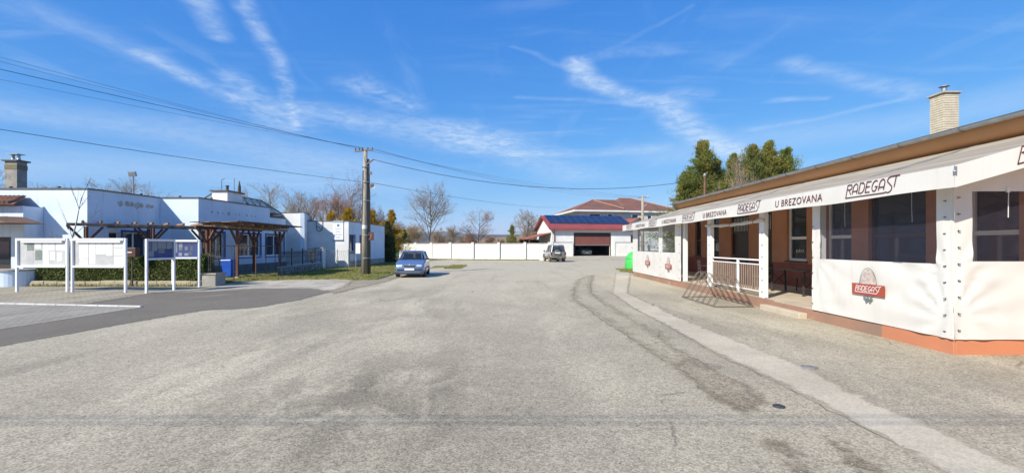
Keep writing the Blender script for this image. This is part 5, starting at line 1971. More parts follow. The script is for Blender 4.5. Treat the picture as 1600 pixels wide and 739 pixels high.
# light metal gate railing
gt = thing('metal_railing', 'light grey metal railing with looped bars in front of the white building', 'railing', (-13.4, 34.6, 0))
for (a, b) in (((-14.28, 34.4), (-12.6, 34.6)), ((-12.55, 34.65), (-12.42, 37.0))):
    fr = Fr(a, (b[0] - a[0], b[1] - a[1]))
    L = math.hypot(b[0] - a[0], b[1] - a[1])
    for s in (0.03, L / 2, L - 0.03):
        mb = MB(); fr.box(mb, s - 0.025, s + 0.025, -0.025, 0.025, -0.02, 1.5); mb.build('post', M_METAL, gt)
    for z in (0.25, 1.32):
        mb = MB(); fr.box(mb, 0, L, -0.015, 0.015, z - 0.015, z + 0.015); mb.build('rail', M_METAL, gt)
    mb = MB()
    s = 0.12
    while s < L - 0.05:
        pts = [fr.pt(s + 0.05 * math.sin(z * 7.0), 0, z) for z in [0.26 + 0.1 * k for k in range(11)]]
        mb.tube(pts, 0.009, 4)
        s += 0.14
    tag(mb.build('looped_bars', M_METAL, gt), kind='stuff')

# blue wheeled bin
bn = thing('wheeled_bin', 'blue plastic wheeled bin standing under the pergola', 'bin', (-15.5, 24.6, 0))
M_BIN = mat('blue_plastic', (0.02, 0.10, 0.52), (0.018, 0.085, 0.45), 2, rough=0.4)
bx, by = -15.5, 24.6
rings = []
for (z, w, d) in ((0.08, 0.21, 0.24), (0.5, 0.25, 0.29), (0.93, 0.285, 0.34)):
    rings.append([(bx - w, by - d, z), (bx + w, by - d, z), (bx + w, by + d, z), (bx - w, by + d, z)])
MB().loft(rings).build('body', M_BIN, bn, bevel=0.02)
mb = MB()
mb.loft([[(bx - 0.30, by - 0.37, 0.935), (bx + 0.30, by - 0.37, 0.935), (bx + 0.30, by + 0.34, 0.935), (bx - 0.30, by + 0.34, 0.935)],
         [(bx - 0.27, by - 0.33, 1.01), (bx + 0.27, by - 0.33, 1.01), (bx + 0.27, by + 0.34, 1.05), (bx - 0.27, by + 0.34, 1.05)]])
mb.build('lid', M_BIN, bn, bevel=0.012)
MB().tube([(bx - 0.22, by + 0.40, 0.98), (bx + 0.22, by + 0.40, 0.98)], 0.018, 6).build('handle', M_BIN, bn)
for s in (-1, 1):
    MB().lathe((bx + s * 0.22, by + 0.24, 0.1), [(0.10, -0.03), (0.10, 0.03)], 16, axis=(1, 0, 0)).build('wheel', M_BLACK, bn)

# floodlight mast behind the hall
fl = thing('floodlight_mast', 'thin grey mast with a square floodlight behind the hall roof', 'lamp', (-25.8, 30.5, 0))
MB().tube([(-25.8, 30.5, 0), (-25.8, 30.5, 6.5)], [0.06, 0.045], 8).build('mast', M_METAL, fl)
MB().obox((-25.8, 30.45, 6.62), (0.24, 0, 0), (0, 0.07, 0.03), (0, -0.05, 0.15)).build('lamp_head', M_METAL, fl, bevel=0.01)

# ------------------------------------------------------------------ utility pole and wires
PX, PY = -8.72, 26.6
po_ = thing('utility_pole', 'double concrete utility pole with crossarm and loudspeaker on the lawn', 'pole', (PX, PY, 0))
M_POLE = mat('pole_concrete', (0.42, 0.36, 0.27), (0.28, 0.245, 0.19), 3.0, rough=0.9, bump=0.3, stretch=(1, 1, 0.25))
M_POLE2 = mat('pole_dark_timber', (0.13, 0.11, 0.09), (0.09, 0.08, 0.07), 3.0, rough=0.9, bump=0.3, stretch=(1, 1, 0.2))
MB().tube([(PX - 0.04, PY, -0.1), (PX - 0.03, PY, 3.5), (PX + 0.02, PY, 7.45)], [0.175, 0.15, 0.11], 14).build('shaft', M_POLE, po_, smooth=True)
MB().tube([(PX + 0.16, PY + 0.16, -0.1), (PX + 0.15, PY + 0.14, 5.0), (PX + 0.13, PY + 0.10, 6.9)], [0.12, 0.105, 0.09], 12).build('second_shaft', M_POLE2, po_, smooth=True)
for z in (1.0, 2.35, 4.4, 5.5, 6.4):
    MB().lathe((PX + 0.03, PY + 0.05, z), [(0.235, 0), (0.235, 0.05)], 16).build('clamp_band', M_METAL, po_)
MB().lathe((PX - 0.035, PY, 2.75), [(0.158, 0), (0.158, 0.22)], 14).build('white_band', M_PVC, po_)
mb = MB(); mb.add([(PX - 0.165 + 0.02, PY - 0.075, 1.90), (PX - 0.02, PY - 0.163, 1.90), (PX - 0.02, PY - 0.163, 2.2), (PX - 0.165 + 0.02, PY - 0.075, 2.2)], [(0, 1, 2, 3)])
mb.build('yellow_mark', mat('yellow_paint', (0.62, 0.50, 0.03), (0.5, 0.4, 0.05), 8, rough=0.8), po_, fix=False)
MB().box(PX - 0.55, PX - 0.27, PY - 0.06, PY + 0.14, 1.28, 1.90).build('meter_box', M_PVC, po_, bevel=0.02)
MB().box(PX - 0.45, PX - 0.15, PY + 0.02, PY + 0.06, 1.55, 1.62).build('box_bracket', M_METAL, po_)
MB().tube([(PX - 0.23, PY - 0.02, 0.0), (PX - 0.22, PY - 0.02, 1.5), (PX - 0.12, PY - 0.12, 3.3), (PX - 0.09, PY - 0.12, 6.2)], 0.022, 6).build('conduit', M_IRON, po_)
MB().box(PX + 0.20, PX + 0.52, PY - 0.02, PY + 0.0, 2.07, 2.55).build('sign_plate', mat('brown_plate', (0.06, 0.03, 0.025), (0.05, 0.028, 0.025), 3, rough=0.6), po_)
mb = MB(); mb.add([(PX + 0.27, PY - 0.024, 2.14), (PX + 0.33, PY - 0.024, 2.14), (PX + 0.40, PY - 0.024, 2.36), (PX + 0.44, PY - 0.024, 2.5), (PX + 0.30, PY - 0.024, 2.42)], [(0, 1, 2, 3, 4)])
mb.build('plate_mark', mat('orange_mark', (0.25, 0.08, 0.05), rough=0.6), po_, fix=False)
# crossarm with insulators
M_RUSTD = mat('weathered_iron', (0.13, 0.11, 0.095), (0.20, 0.17, 0.14), 9, rough=0.8)
ca = MB().bar((PX - 0.62, PY + 0.05, 7.36), (PX + 0.50, PY - 0.15, 7.42), 0.09, 0.09).build('crossarm', M_RUSTD, po_)
for (s, dy) in ((-0.58, 0.05), (-0.35, 0.02), (-0.12, -0.12), (0.2, -0.12), (0.46, -0.14)):
    MB().lathe((PX + s, PY + dy, 7.42), [(0.02, 0), (0.045, 0.03), (0.03, 0.06), (0.045, 0.09), (0.02, 0.13)], 8).build('insulator', mat('brown_porcelain', (0.10, 0.07, 0.06), rough=0.25), ca)
MB().bar((PX + 0.10, PY - 0.05, 6.55), (PX + 0.56, PY - 0.18, 6.85), 0.07, 0.07).build('strut', M_RUSTD, po_)
# horn loudspeaker
hx, hz = PX + 0.46, 5.28
sp_ = MB().lathe((hx, PY - 0.06, hz), [(0.03, -0.26), (0.05, -0.1), (0.08, 0.0), (0.15, 0.1), (0.155, 0.11), (0.145, 0.105), (0.07, 0.0), (0.0001, -0.02)], 20, axis=(0.25, -1, -0.1)).build('loudspeaker', mat('horn_grey', (0.52, 0.51, 0.47), (0.42, 0.41, 0.38), 5, rough=0.5), po_, smooth=True)
MB().bar((PX + 0.1, PY + 0.1, 5.4), (hx, PY + 0.1, 5.32), 0.04, 0.04).build('speaker_arm', M_METAL, sp_)
MB().lathe((PX + 0.33, PY, 6.05), [(0.04, -0.1), (0.10, 0.0), (0.09, 0.08)], 12, axis=(0.2, -1, -0.3)).build('small_lamp', M_METAL, po_)


def wire(label, pts3, sag, r, n=24, group='overhead wires'):
    a, b = Vector(pts3[0]), Vector(pts3[1])
    pts = []
    for i in range(n + 1):
        t = i / n
        p = a.lerp(b, t)
        p.z -= sag * 4 * t * (1 - t)
        pts.append(p)
    o = MB().tube(pts, r, 5).build('overhead_wire', mat('wire_black', (0.035, 0.035, 0.038), rough=0.6), None, smooth=True, off=a)
    return tag(o, label, 'wire', group)


def back(u, v, Y, a, far=2.0):
    """a wire from pole point a through the photo point (u, v) at depth Y, carried on past the frame"""
    q = P(u, v, Y)
    return a + (q - a) * far


top = Vector((PX, PY, 7.5))
for (s, v, lab) in ((-0.58, 76, 'topmost thin wire running from the pole crossarm over the hall'), (-0.35, 83, 'second thin wire from the pole crossarm over the hall'),
                    (-0.12, 95, 'thicker black wire from the pole crossarm over the hall'), (0.2, 111, 'lowest of the wires fanning from the crossarm over the hall')):
    a = top + Vector((s, 0, 0.02))
    wire(lab, (a, back(0, v, 14.6, a, 2.0)), 0.28, 0.005 if v != 95 else 0.010)
a = Vector((PX - 0.1, PY, 5.52))
wire('single black cable from the middle of the pole over the notice boards', (a, back(0, 187, 13.7, a, 2.0)), 0.30, 0.010)
# wires going on to the right
a = Vector((PX + 0.55, PY - 0.17, 6.83))
wire('thick black cable sagging from the pole strut to the trees behind the pub', (a, P(1120, 276, 31.0)), 1.25, 0.016, 40)
FP = Vector((17.0, 58.3, 8.15))
for (s, lab, sg_) in ((-0.35, 'upper thin wire from the pole towards the distant concrete pole', 0.45), (0.2, 'middle thin wire from the pole towards the distant concrete pole', 0.75),
                      (0.46, 'lower thin wire from the pole towards the distant concrete pole', 1.0)):
    wire(lab, (top + Vector((s, 0, 0.02)), FP + Vector((s, 0, 0.0))), sg_, 0.007, 40)
wire('thin cable from beside the loudspeaker to the garage gable', (Vector((PX + 0.3, PY, 5.5)), Vector((9.8, 80, 8.6))), 0.5, 0.012, 40)
# pair of cables crossing behind the viewer: only their shadow shows on the square
for (yy, zz, lab) in ((-1.95, 7.1, 'cable overhead behind the viewer casting the upper shadow line'), (-2.12, 7.1, 'cable overhead behind the viewer casting the lower shadow line')):
    wire(lab, (Vector((-60, yy - 0.2, zz)), Vector((60, yy, zz))), 0.10, 0.0095, 30, group='cables over the square')

# ------------------------------------------------------------------ white boundary wall at the end of the square
M_BWALL = mat('white_wall_paint', (0.78, 0.76, 0.71), (0.72, 0.70, 0.65), 0.7, rough=0.9, dirt=((0.50, 0.46, 0.38), 0.9, 0.60, 0.82, 0.30))
M_CAPW = mat('wall_capping', (0.27, 0.21, 0.17), (0.35, 0.29, 0.24), 2, rough=0.9)
bw = thing('boundary_wall', 'white panelled boundary wall with posts closing the far side of the square', 'wall', (-4, 56, 0))
WP = [(626, 63.0), (649, 61.0), (673.7, 58.8), (703.5, 57.0), (738.5, 55.8), (779, 55.3), (820, 55.0), (858, 54.6)]
pts = [Vector(((u - 800) / F * Y, Y, 0)) for u, Y in WP]
for i in range(len(pts) - 1):
    a, b = pts[i], pts[i + 1]
    fr = Fr((a.x, a.y), (b.x - a.x, b.y - a.y))
    L = (b - a).length
    mb = MB(); fr.box(mb, 0.16, L - 0.16, -0.12, 0.0, 0.17, 2.02); p = mb.build('panel', M_BWALL, bw)
    mb = MB(); fr.box(mb, 0.14, L - 0.14, -0.17, 0.06, 2.021, 2.10); mb.build('capping', M_CAPW, p)
    mb = MB(); fr.box(mb, -0.02, L + 0.02, -0.2, 0.08, -0.1, 0.168); mb.build('footing', M_BWALL, bw)
for i, p in enumerate(pts):
    mb = MB(); mb.box(p.x - 0.15, p.x + 0.15, p.y - 0.20, p.y + 0.16, -0.1, 2.14); q = mb.build('post', M_BWALL, bw)
    mb = MB(); mb.box(p.x - 0.18, p.x + 0.18, p.y - 0.23, p.y + 0.19, 2.141, 2.19); mb.build('post_cap', M_BWALL, q)
gf = thing('green_mesh_fence', 'green mesh screen fence at the left end of the white wall', 'fence', (-18, 63.5, 0))
mb = MB(); mb.box(-21.5, -15.9, 63.6, 63.62, 0.35, 1.95); mb.build('mesh_screen', mat('green_mesh', (0.03, 0.17, 0.11), (0.035, 0.2, 0.13), 1, rough=0.8, translucent=0.3), gf)
for x in (-21.4, -19.6, -17.8, -16.0):
    MB().tube([(x, 63.66, -0.1), (x, 63.66, 2.0)], 0.03, 6).build('post', M_IRON, gf)

# ------------------------------------------------------------------ garage
RX, RY = Vector((0.984, 0.178, 0)), Vector((-0.178, 0.984, 0))
ga = thing('garage', 'white garage with red roof, solar panels and a half open brown door', 'building', (5.6, 62, 0.3))
O = Vector((5.6, 62.0, 0))
FG = Fr((O.x, O.y), RX)
LG, DG, ZE = 17.0, 9.2, 4.12
dz0, dz1 = 0.33, 3.48
d0, d1 = 3.15, 8.45
mb = MB(); FG.wall(mb, 0, LG, -0.5, ZE, 0.3, [(d0, d1, -0.5, dz1), (11.55, 12.4, 1.9, 3.3)]); mb.build('wall', M_WHITE, ga)
FG2 = Fr(tuple((O + RY * DG)[:2]), -RY)          # left gable side, faces left
mb = MB(); FG2.wall(mb, 0.0, DG - 0.001, -0.5, ZE, 0.3)
a, b, c = FG2.pt(0, 0, ZE), FG2.pt(DG, 0, ZE), FG2.pt(DG / 2 + 0.15, 0, 6.1)
nn = FG2.n * -0.3
mb.add([a, b, c, a + nn, b + nn, c + nn], [(0, 1, 2), (3, 5, 4), (0, 3, 4, 1), (1, 4, 5, 2), (2, 5, 3, 0)])
mb.build('gable_wall', M_WHITE, ga)
mb = MB(); FG.box(mb, 0, LG, -DG, -DG + 0.3, -0.5, ZE); FG.box(mb, LG - 0.3, LG, -DG + 0.3, -0.3, -0.5, ZE); mb.build('back_wall', M_WHITE, ga)
mb = MB(); FG.box(mb, 2.0, 9.2, -8.2, -8.1, 0.2, 3.9); FG.box(mb, 1.9, 2.0, -8.2, -0.31, 0.2, 3.9); FG.box(mb, 9.2, 9.3, -8.2, -0.31, 0.2, 3.9); FG.box(mb, 2.0, 9.2, -8.1, -0.31, 3.8, 3.9); mb.build('inner_wall', M_ROOM, ga)
mb = MB(); FG.box(mb, 2.0, 9.2, -8.1, -0.02, 0.1, 0.33); mb.build('inner_floor', M_CONC, ga)
M_REDR = mat('red_metal_roof', (0.30, 0.065, 0.052), (0.25, 0.058, 0.048), 0.7, rough=0.5)
r0, r1 = -0.5, 12.6
e0, e1 = FG.pt(r0, 0.55, ZE - 0.02), FG.pt(r1, 0.55, ZE - 0.02)
g0, g1 = FG.pt(r0, -DG / 2, 6.22), FG.pt(r1 - 0.3, -DG / 2, 6.22)
h0, h1 = FG.pt(r0, -DG - 0.4, ZE - 0.02), FG.pt(r1, -DG - 0.4, ZE - 0.02)
up = Vector((0, 0, 1))
mb = MB(); mb.slab([e0, e1, g1, g0], 0.08, up); mb.slab([g0, g1, h1, h0], 0.08, up); rf = mb.build('roof', M_REDR, ga)
mb = MB(); mb.bar(e0 - up * 0.07, e1 - up * 0.07, 0.12, 0.22); mb.build('fascia', M_REDR, rf)
mb = MB(); mb.bar(e0 + Vector((0, 0, -0.05)), g0 - up * 0.05, 0.10, 0.22); mb.bar(g0 - up * 0.05, h0 - up * 0.05, 0.10, 0.22); mb.build('verge_board', M_REDR, rf)
mb = MB(); p = FG.pt(0.25, 0.12, 0); mb.tube([FG.pt(0.25, 0.45, ZE - 0.1), FG.pt(0.22, 0.12, ZE - 0.35), p + up * 0.2], 0.055, 8); mb.build('downpipe', M_REDR, ga)
# solar panels, each its own piece
M_PV = mat('solar_cells', (0.010, 0.018, 0.055), (0.013, 0.026, 0.075), 1.5, rough=0.28, spec=0.5)
M_PVF = mat('solar_frame', (0.10, 0.12, 0.17), rough=0.4, metal=0.4)
sl_ = (g0 - e0)
nrm = (e1 - e0).cross(g0 - e0).normalized()
if nrm.z < 0:
    nrm = -nrm
ex = (e1 - e0).normalized()
slp = sl_.normalized()
Ls = sl_.length
ncol, nrow = 11, 2
pw = 12.1 / ncol
ph = (Ls * 0.985 - Ls * 0.36) / nrow
for i in range(ncol):
    for j in range(nrow):
        c = e0 + ex * (0.45 + pw * (i + 0.5) - 0.02 * j) + slp * (Ls * 0.365 + ph * (j + 0.5)) + nrm * 0.09
        o = MB().obox(c, ex * (pw / 2 - 0.015), slp * (ph / 2 - 0.015), nrm * 0.02).build('solar_panel', M_PVF, rf)
        MB().obox(c + nrm * 0.022, ex * (pw / 2 - 0.05), slp * (ph / 2 - 0.05), nrm * 0.003).build('cells', M_PV, o)
# half open sectional door
M_DOOR = mat('brown_door_panel', (0.20, 0.07, 0.055), (0.17, 0.06, 0.05), 0.8, rough=0.5)
M_DOOR2 = mat('dark_brown_panel', (0.05, 0.03, 0.028), (0.06, 0.035, 0.03), 0.8, rough=0.5)
mb = MB(); FG.box(mb, d0 - 0.08, d0, -0.1, 0.03, dz0, dz1 + 0.1); FG.box(mb, d1, d1 + 0.08, -0.1, 0.03, dz0, dz1 + 0.1); FG.box(mb, d0, d1, -0.1, 0.03, dz1, dz1 + 0.1); fr_ = mb.build('garage_door', M_DOOR2, ga)
for k in range(4):
    z1 = dz1 - 0.46 - k * 0.385 + 0.385
    mb = MB(); FG.box(mb, d0 + 0.01, d1 - 0.01, -0.14, -0.09, z1 - 0.38, z1); mb.build('panel', M_DOOR2 if k == 0 else M_DOOR, fr_)
mb = MB(); FG.box(mb, d0 + 0.01, d1 - 0.01, -0.15, -0.08, z1 - 0.46, z1 - 0.385); mb.build('door_edge', M_METAL, fr_)
mb = MB(); FG.box(mb, 11.6, 12.35, -0.14, -0.1, 1.95, 3.25); w = mb.build('window', M_GLASS, ga)
mb = MB(); FG.box(mb, 11.55, 12.4, -0.12, 0.02, 1.86, 1.9); FG.box(mb, 11.55, 11.62, -0.12, 0.01, 1.9, 3.3); FG.box(mb, 12.33, 12.4, -0.12, 0.01, 1.9, 3.3); mb.build('shutter', M_DOOR, w)
# house number
me = text_mesh('102', 0.42, 0.24, 0.0, 0.01)
# low walls joining the garage front
for (lab, s0, s1) in (('short white wall left of the garage door', -0.35, 2.85), ('short white wall right of the garage door', 9.0, 14.0)):
    t = thing('yard_wall', lab, 'wall', FG.pt(s0, 0.3, 0.2), group='low yard walls beside the garage door')
    mb = MB(); FG.box(mb, s0, s1, 0.2, 0.42, -0.2, 2.2); mb.build('body', M_BWALL, t)
    mb = MB(); FG.box(mb, s0 - 0.02, s1 + 0.02, 0.16, 0.46, 2.2, 2.27); mb.build('coping', M_CAPW, t)
    mb = MB(); FG.box(mb, (s0 - 0.05) if s0 < 0 else (s0 - 0.3), (s0 + 0.3) if s0 < 0 else s0, 0.15, 0.5, -0.2, 2.36); mb.build('pier', M_BWALL, t)
# lean-to with tiled roof
lt = thing('lean_to_shed', 'open lean-to with a sloping red tiled roof against the garage gable', 'shed', (3.5, 66, 0))
M_RT = mat('red_clay_tile', (0.32, 0.105, 0.06), (0.26, 0.09, 0.055), 1.2, rough=0.85, bump=0.5, bscale=6)
p0_ = FG2.pt(1.5, 0.02, 3.62); p1_ = FG2.pt(DG - 0.6, 0.02, 3.62)
q0_ = FG2.pt(1.5, 3.3, 2.75); q1_ = FG2.pt(DG - 0.6, 3.3, 2.75)
MB().slab([p0_, p1_, q1_, q0_], 0.1, up).build('roof', M_RT, lt)
for s in (1.7, 5.0, DG - 0.8):
    MB().bar(FG2.pt(s, 3.1, -0.2), FG2.pt(s, 3.1, 2.72), 0.16, 0.16).build('post', M_TIMBER, lt)
mb = MB(); FG2.box(mb, 1.4, 1.5, 0.05, 3.2, -0.2, 2.7); mb.build('back_boarding', M_ROOM, lt)
mb = MB(); mb.bar(FG2.pt(1.5, 3.1, 2.62), FG2.pt(DG - 0.6, 3.1, 2.62), 0.14, 0.16); mb.build('beam', M_TIMBER, lt)

# ------------------------------------------------------------------ big house behind
ho = thing('hipped_house', 'large two storey house with brown hipped tile roof behind the garage', 'building', (10.7, 78, 0))
M_HW = mat('house_render', (0.56, 0.53, 0.50), (0.50, 0.475, 0.45), 0.5, rough=0.9)
M_HT = mat('brown_tiles', (0.20, 0.088, 0.058), (0.165, 0.076, 0.052), 0.6, rough=0.85, bump=0.7, bscale=5, dirt=((0.13, 0.075, 0.055), 0.4, 0.5, 0.7))
HO = Vector((11.6, 78.9, 0))
FH = Fr((HO.x, HO.y), RX)
LH, DH, ZH = 19.5, 11.0, 8.0
wins = [(2.2, 4.1, 5.75, 7.35), (5.6, 6.4, 6.2, 7.35), (10.2, 11.3, 6.0, 7.3), (13.2, 13.9, 5.0, 7.2), (15.8, 17.6, 6.0, 7.2)]
mb = MB(); FH.wall(mb, 0, LH, -0.5, ZH, 0.3, wins); mb.build('wall', M_HW, ho)
FH2 = Fr(tuple((HO + RY * DH)[:2]), -RY)
mb = MB(); FH2.wall(mb, 0, DH - 0.001, -0.5, ZH, 0.3, [(DH - 2.0, DH - 1.2, 6.2, 7.2)]); mb.build('wall', M_HW, ho)
mb = MB(); FH.box(mb, 0, LH, -DH, -DH + 0.3, -0.5, ZH); FH.box(mb, LH - 0.3, LH, -DH + 0.3, -0.3, -0.5, ZH); mb.build('wall', M_HW, ho)
mb = MB(); FH.box(mb, 0, LH, 0.0, 0.03, 5.3, 5.72); mb.build('band', M_WHITE, ho)
M_BW = mat('brown_window', (0.07, 0.04, 0.03), rough=0.5)
for w in wins:
    wo = window_in(FH, *w, ho, 2 if w[1] - w[0] > 1.0 else 1, frame=M_BW, surround=M_WHITE, curtain=False, depth=0.08, sill=True)
mb = MB(); FH2.box(mb, DH - 2.0, DH - 1.2, -0.2, -0.1, 6.2, 7.2); mb.build('window', M_GLASS, ho)
mb = MB(); FH.box(mb, 1, LH - 1, -4.1, -4.0, 4, 7.8); mb.build('inner_wall', M_ROOM, ho)
ov = 0.9
E = [FH.pt(-ov, ov, ZH), FH.pt(9.0, ov, ZH), FH.pt(9.0, ov - 0.5, ZH), FH.pt(LH + ov, ov - 0.5, ZH), FH.pt(LH + ov, -DH - ov, ZH), FH.pt(-ov, -DH - ov, ZH)]
Rg = [FH.pt(4.8, -5.5, 10.45), FH.pt(9.3, -5.5, 10.45), FH.pt(10.0, -5.5, 10.85), FH.pt(12.6, -5.5, 10.85)]
mb = MB()
mb.add([E[0], E[1], Rg[1], Rg[0]], [(0, 1, 2, 3)])
mb.add([E[2], E[3], Rg[3], Rg[2]], [(0, 1, 2, 3)])
mb.add([E[1], E[2], Rg[2], Rg[1]], [(0, 1, 2, 3)])
mb.add([E[5], E[0], Rg[0]], [(0, 1, 2)])
mb.add([E[4], E[5], Rg[0], Rg[1], Rg[2], Rg[3]], [(0, 1, 2, 3, 4, 5)])
mb.add([E[3], E[4], Rg[3]], [(0, 1, 2)])
rf = mb.build('roof', M_HT, ho, fix=False)
M_RIDGE = mat('ridge_tile', (0.33, 0.19, 0.13), (0.28, 0.16, 0.11), 2, rough=0.85)
for (a, b) in ((E[0], Rg[0]), (Rg[0], Rg[1]), (Rg[0], E[1] + Vector((-0.6, 0, 0.3))), (Rg[2], Rg[3]), (E[3], Rg[3]), (E[5], Rg[0])):
    MB().tube([a, b], 0.13, 6).build('ridge', M_RIDGE, rf)
mb = MB()
for (a, b) in ((E[0], E[1]), (E[2], E[3]), (E[5], E[0]), (E[3], E[4])):
    mb.bar(a - up * 0.12, b - up * 0.12, 0.12, 0.26)
mb.build('fascia', M_WHITE, rf)
mb = MB(); mb.prism([(p.x, p.y) for p in E], ZH - 0.28, ZH - 0.24); mb.build('soffit', M_WHITE, ho)
# small gabled house beside it
sh_ = thing('small_gabled_house', 'small white gabled outbuilding with orange tiles in front of the big house', 'building', (19, 71, 0))
FS2 = Fr((18.3, 70.5), RX)
mb = MB(); FS2.wall(mb, 0, 3.4, -0.5, 5.1, 0.3); a, b, c = FS2.pt(0, 0, 5.1), FS2.pt(3.4, 0, 5.1), FS2.pt(1.7, 0, 6.05)
mb.add([a, b, c, a - FS2.n * .3, b - FS2.n * .3, c - FS2.n * .3], [(0, 1, 2), (3, 5, 4), (0, 3, 4, 1), (1, 4, 5, 2), (2, 5, 3, 0)]); mb.build('wall', M_WHITE, sh_)
mb = MB(); FS2.box(mb, 0, 0.3, -5, -0.3, -0.5, 5.1); FS2.box(mb, 3.1, 3.4, -5, -0.3, -0.5, 5.1); FS2.box(mb, 0.3, 3.1, -5, -4.7, -0.5, 5.1); mb.build('side_wall', M_WHITE, sh_)
mb = MB(); cc = FS2.pt(1.7, 0.4, 6.2); dd = FS2.pt(1.7, -5.3, 6.2)
mb.slab([FS2.pt(-0.5, 0.4, 4.97), cc, dd, FS2.pt(-0.5, -5.3, 4.97)], 0.1, up); mb.slab([cc, FS2.pt(3.9, 0.4, 4.97), FS2.pt(3.9, -5.3, 4.97), dd], 0.1, up); mb.build('roof', M_RT, sh_)
# distant concrete pole
dp = thing('distant_pole', 'grey concrete electricity pole standing before the big house', 'pole', (17.0, 58.3, 0))
MB().tube([(17.0, 58.3, -0.1), (17.0, 58.3, 8.3)], [0.24, 0.15], 10).build('shaft', M_POLE, dp, smooth=True)
MB().bar((16.3, 58.3, 8.0), (17.9, 58.3, 8.05), 0.1, 0.1).build('crossarm', M_METAL, dp)
for s in (-0.6, 0.2, 0.7):
    MB().lathe((17.0 + s, 58.3, 8.06), [(0.03, 0), (0.06, 0.06), (0.03, 0.14)], 8).build('insulator', M_PVC, dp)
MB().bar((17.05, 58.2, 6.8), (17.5, 58.1, 7.2), 0.1, 0.1).build('strut', M_METAL, dp)

# green bell-shaped bottle bank behind the terrace
gc = Vector((9.05, 32.6, 0))
bb = thing('bottle_bank', 'bright green bell shaped bottle bank behind the far canvas screen', 'bottle bank', gc)
M_GRN = mat('green_plastic', (0.07, 0.52, 0.10), (0.06, 0.45, 0.09), 1.5, rough=0.45)
prof = [(0.80, 0.03), (0.82, 0.10), (0.81, 0.5), (0.78, 0.75), (0.70, 1.0), (0.54, 1.2), (0.32, 1.33), (0.10, 1.38)]
MB().lathe(gc, prof, 32).build('shell', M_GRN, bb, smooth=True)
for z, r in ((0.12, 0.83), (0.80, 0.785)):
    MB().lathe(gc + up * z, [(r, 0), (r + 0.015, 0.02), (r, 0.04)], 32).build('rib', M_GRN, bb, smooth=True)
for k in (0.35, 1.75):
    p = gc + Vector((0.66 * math.cos(k), -0.66 * abs(math.sin(k)), 1.0))
    MB().lathe(p, [(0.10, -0.02), (0.10, 0.06), (0.08, 0.06)], 14, axis=(math.cos(k), -abs(math.sin(k)), 0.5)).build('slot', M_BLACK, bb)
MB().tube([gc + Vector((0, 0, 1.36)), gc + Vector((0, 0, 1.48)), gc + Vector((0.1, 0, 1.48)), gc + Vector((0.1, 0, 1.36))], 0.02, 6).build('lifting_eye', M_METAL, bb)

# brown mast behind the pub roof
ms = thing('roof_mast', 'thin brown pipe mast rising behind the pub roof', 'mast', (15.0, 35, 0))
MB().tube([(15.05, 35, -0.1), (15.05, 35, 7.15)], 0.075, 8).build('pipe', M_RUST, ms)
MB().lathe((15.05, 35, 7.15), [(0.1, 0), (0.13, 0.1), (0.05, 0.25)], 8).build('cap', M_METAL, ms)


# ------------------------------------------------------------------ vehicles
M_TYRE = mat('tyre', (0.03, 0.03, 0.03), (0.045, 0.042, 0.04), 10, rough=0.85, obj=True)
M_RIM = mat('rim_alloy', (0.50, 0.51, 0.52), rough=0.35, metal=0.7)
M_CGLASS = glass_mat('car_glass', (0.02, 0.025, 0.03), 0.72, 0.03)
M_LAMP = mat('headlamp', (0.70, 0.72, 0.74), rough=0.12, metal=0.3)
M_TAIL = mat('tail_lamp', (0.14, 0.02, 0.018), rough=0.15)
M_TRIM = mat('black_trim', (0.03, 0.03, 0.032), rough=0.6)
M_PLATE = mat('number_plate', (0.75, 0.75, 0.74), rough=0.4)


def wheel_part(root, x, y, r, w, tyrem=None):
    s = 1 if x > 0 else -1
    o0 = Vector((0, 0, 0))
    ty = MB().lathe((x, y, r), [(r * 0.62, -w / 2), (r * 0.93, -w / 2), (r, -w / 2 + 0.03), (r, w / 2 - 0.03), (r * 0.93, w / 2), (r * 0.62, w / 2)], 28, axis=(s, 0, 0)).build('wheel', tyrem or M_TYRE, root, smooth=False, off=o0)
    smooth_by_angle(ty, 40)
    mb = MB()
    mb.lathe((x, y, r), [(r * 0.63, w / 2 - 0.05), (r * 0.62, w / 2 + 0.004), (r * 0.56, w / 2 - 0.012)], 28, axis=(s, 0, 0))
    for k in range(5):
        a = k * 2 * math.pi / 5 + 0.3
        c = Vector((x + s * (w / 2 - 0.005), y, r))
        mb.bar(c + Vector((0, math.cos(a), math.sin(a))) * r * 0.08, c + Vector((0, math.cos(a), math.sin(a))) * r * 0.6, 0.02, r * 0.17, up=(1, 0, 0))
    mb.lathe((x, y, r), [(r * 0.16, w / 2 - 0.02), (r * 0.14, w / 2 + 0.012)], 14, axis=(s, 0, 0))
    mb.build('rim', M_RIM, ty, off=o0)
    return ty


def cut(o, cutters):
    """cut holes in a mesh object with the given closed meshes"""
    objs = []
    for c in cutters:
        q = bpy.data.objects.new('cutter', c)
        COL.objects.link(q)
        md = o.modifiers.new('cut', 'BOOLEAN')
        md.operation = 'DIFFERENCE'
        md.solver = 'EXACT'
        md.object = q
        objs.append(q)
    bpy.context.view_layer.update()
    me = bpy.data.meshes.new_from_object(o.evaluated_get(bpy.context.evaluated_depsgraph_get()))
    o.modifiers.clear()
    o.data = me
    for q in objs:
        bpy.data.objects.remove(q)
    smooth_by_angle(o, 32)


def body_ring(y, w, zb, zs, zt):
    half = [(0.0, zb), (0.80 * w, zb), (0.95 * w, zb + 0.07), (w, zb + 0.22), (w, (zb + zs) / 2 + 0.08), (0.975 * w, zs), (0.90 * w, zs + (zt - zs) * 0.75), (0.6 * w, zt), (0.0, zt + 0.01)]
    ring = [(x, y, z) for x, z in half] + [(-x, y, z) for x, z in reversed(half[1:-1])]
    return ring


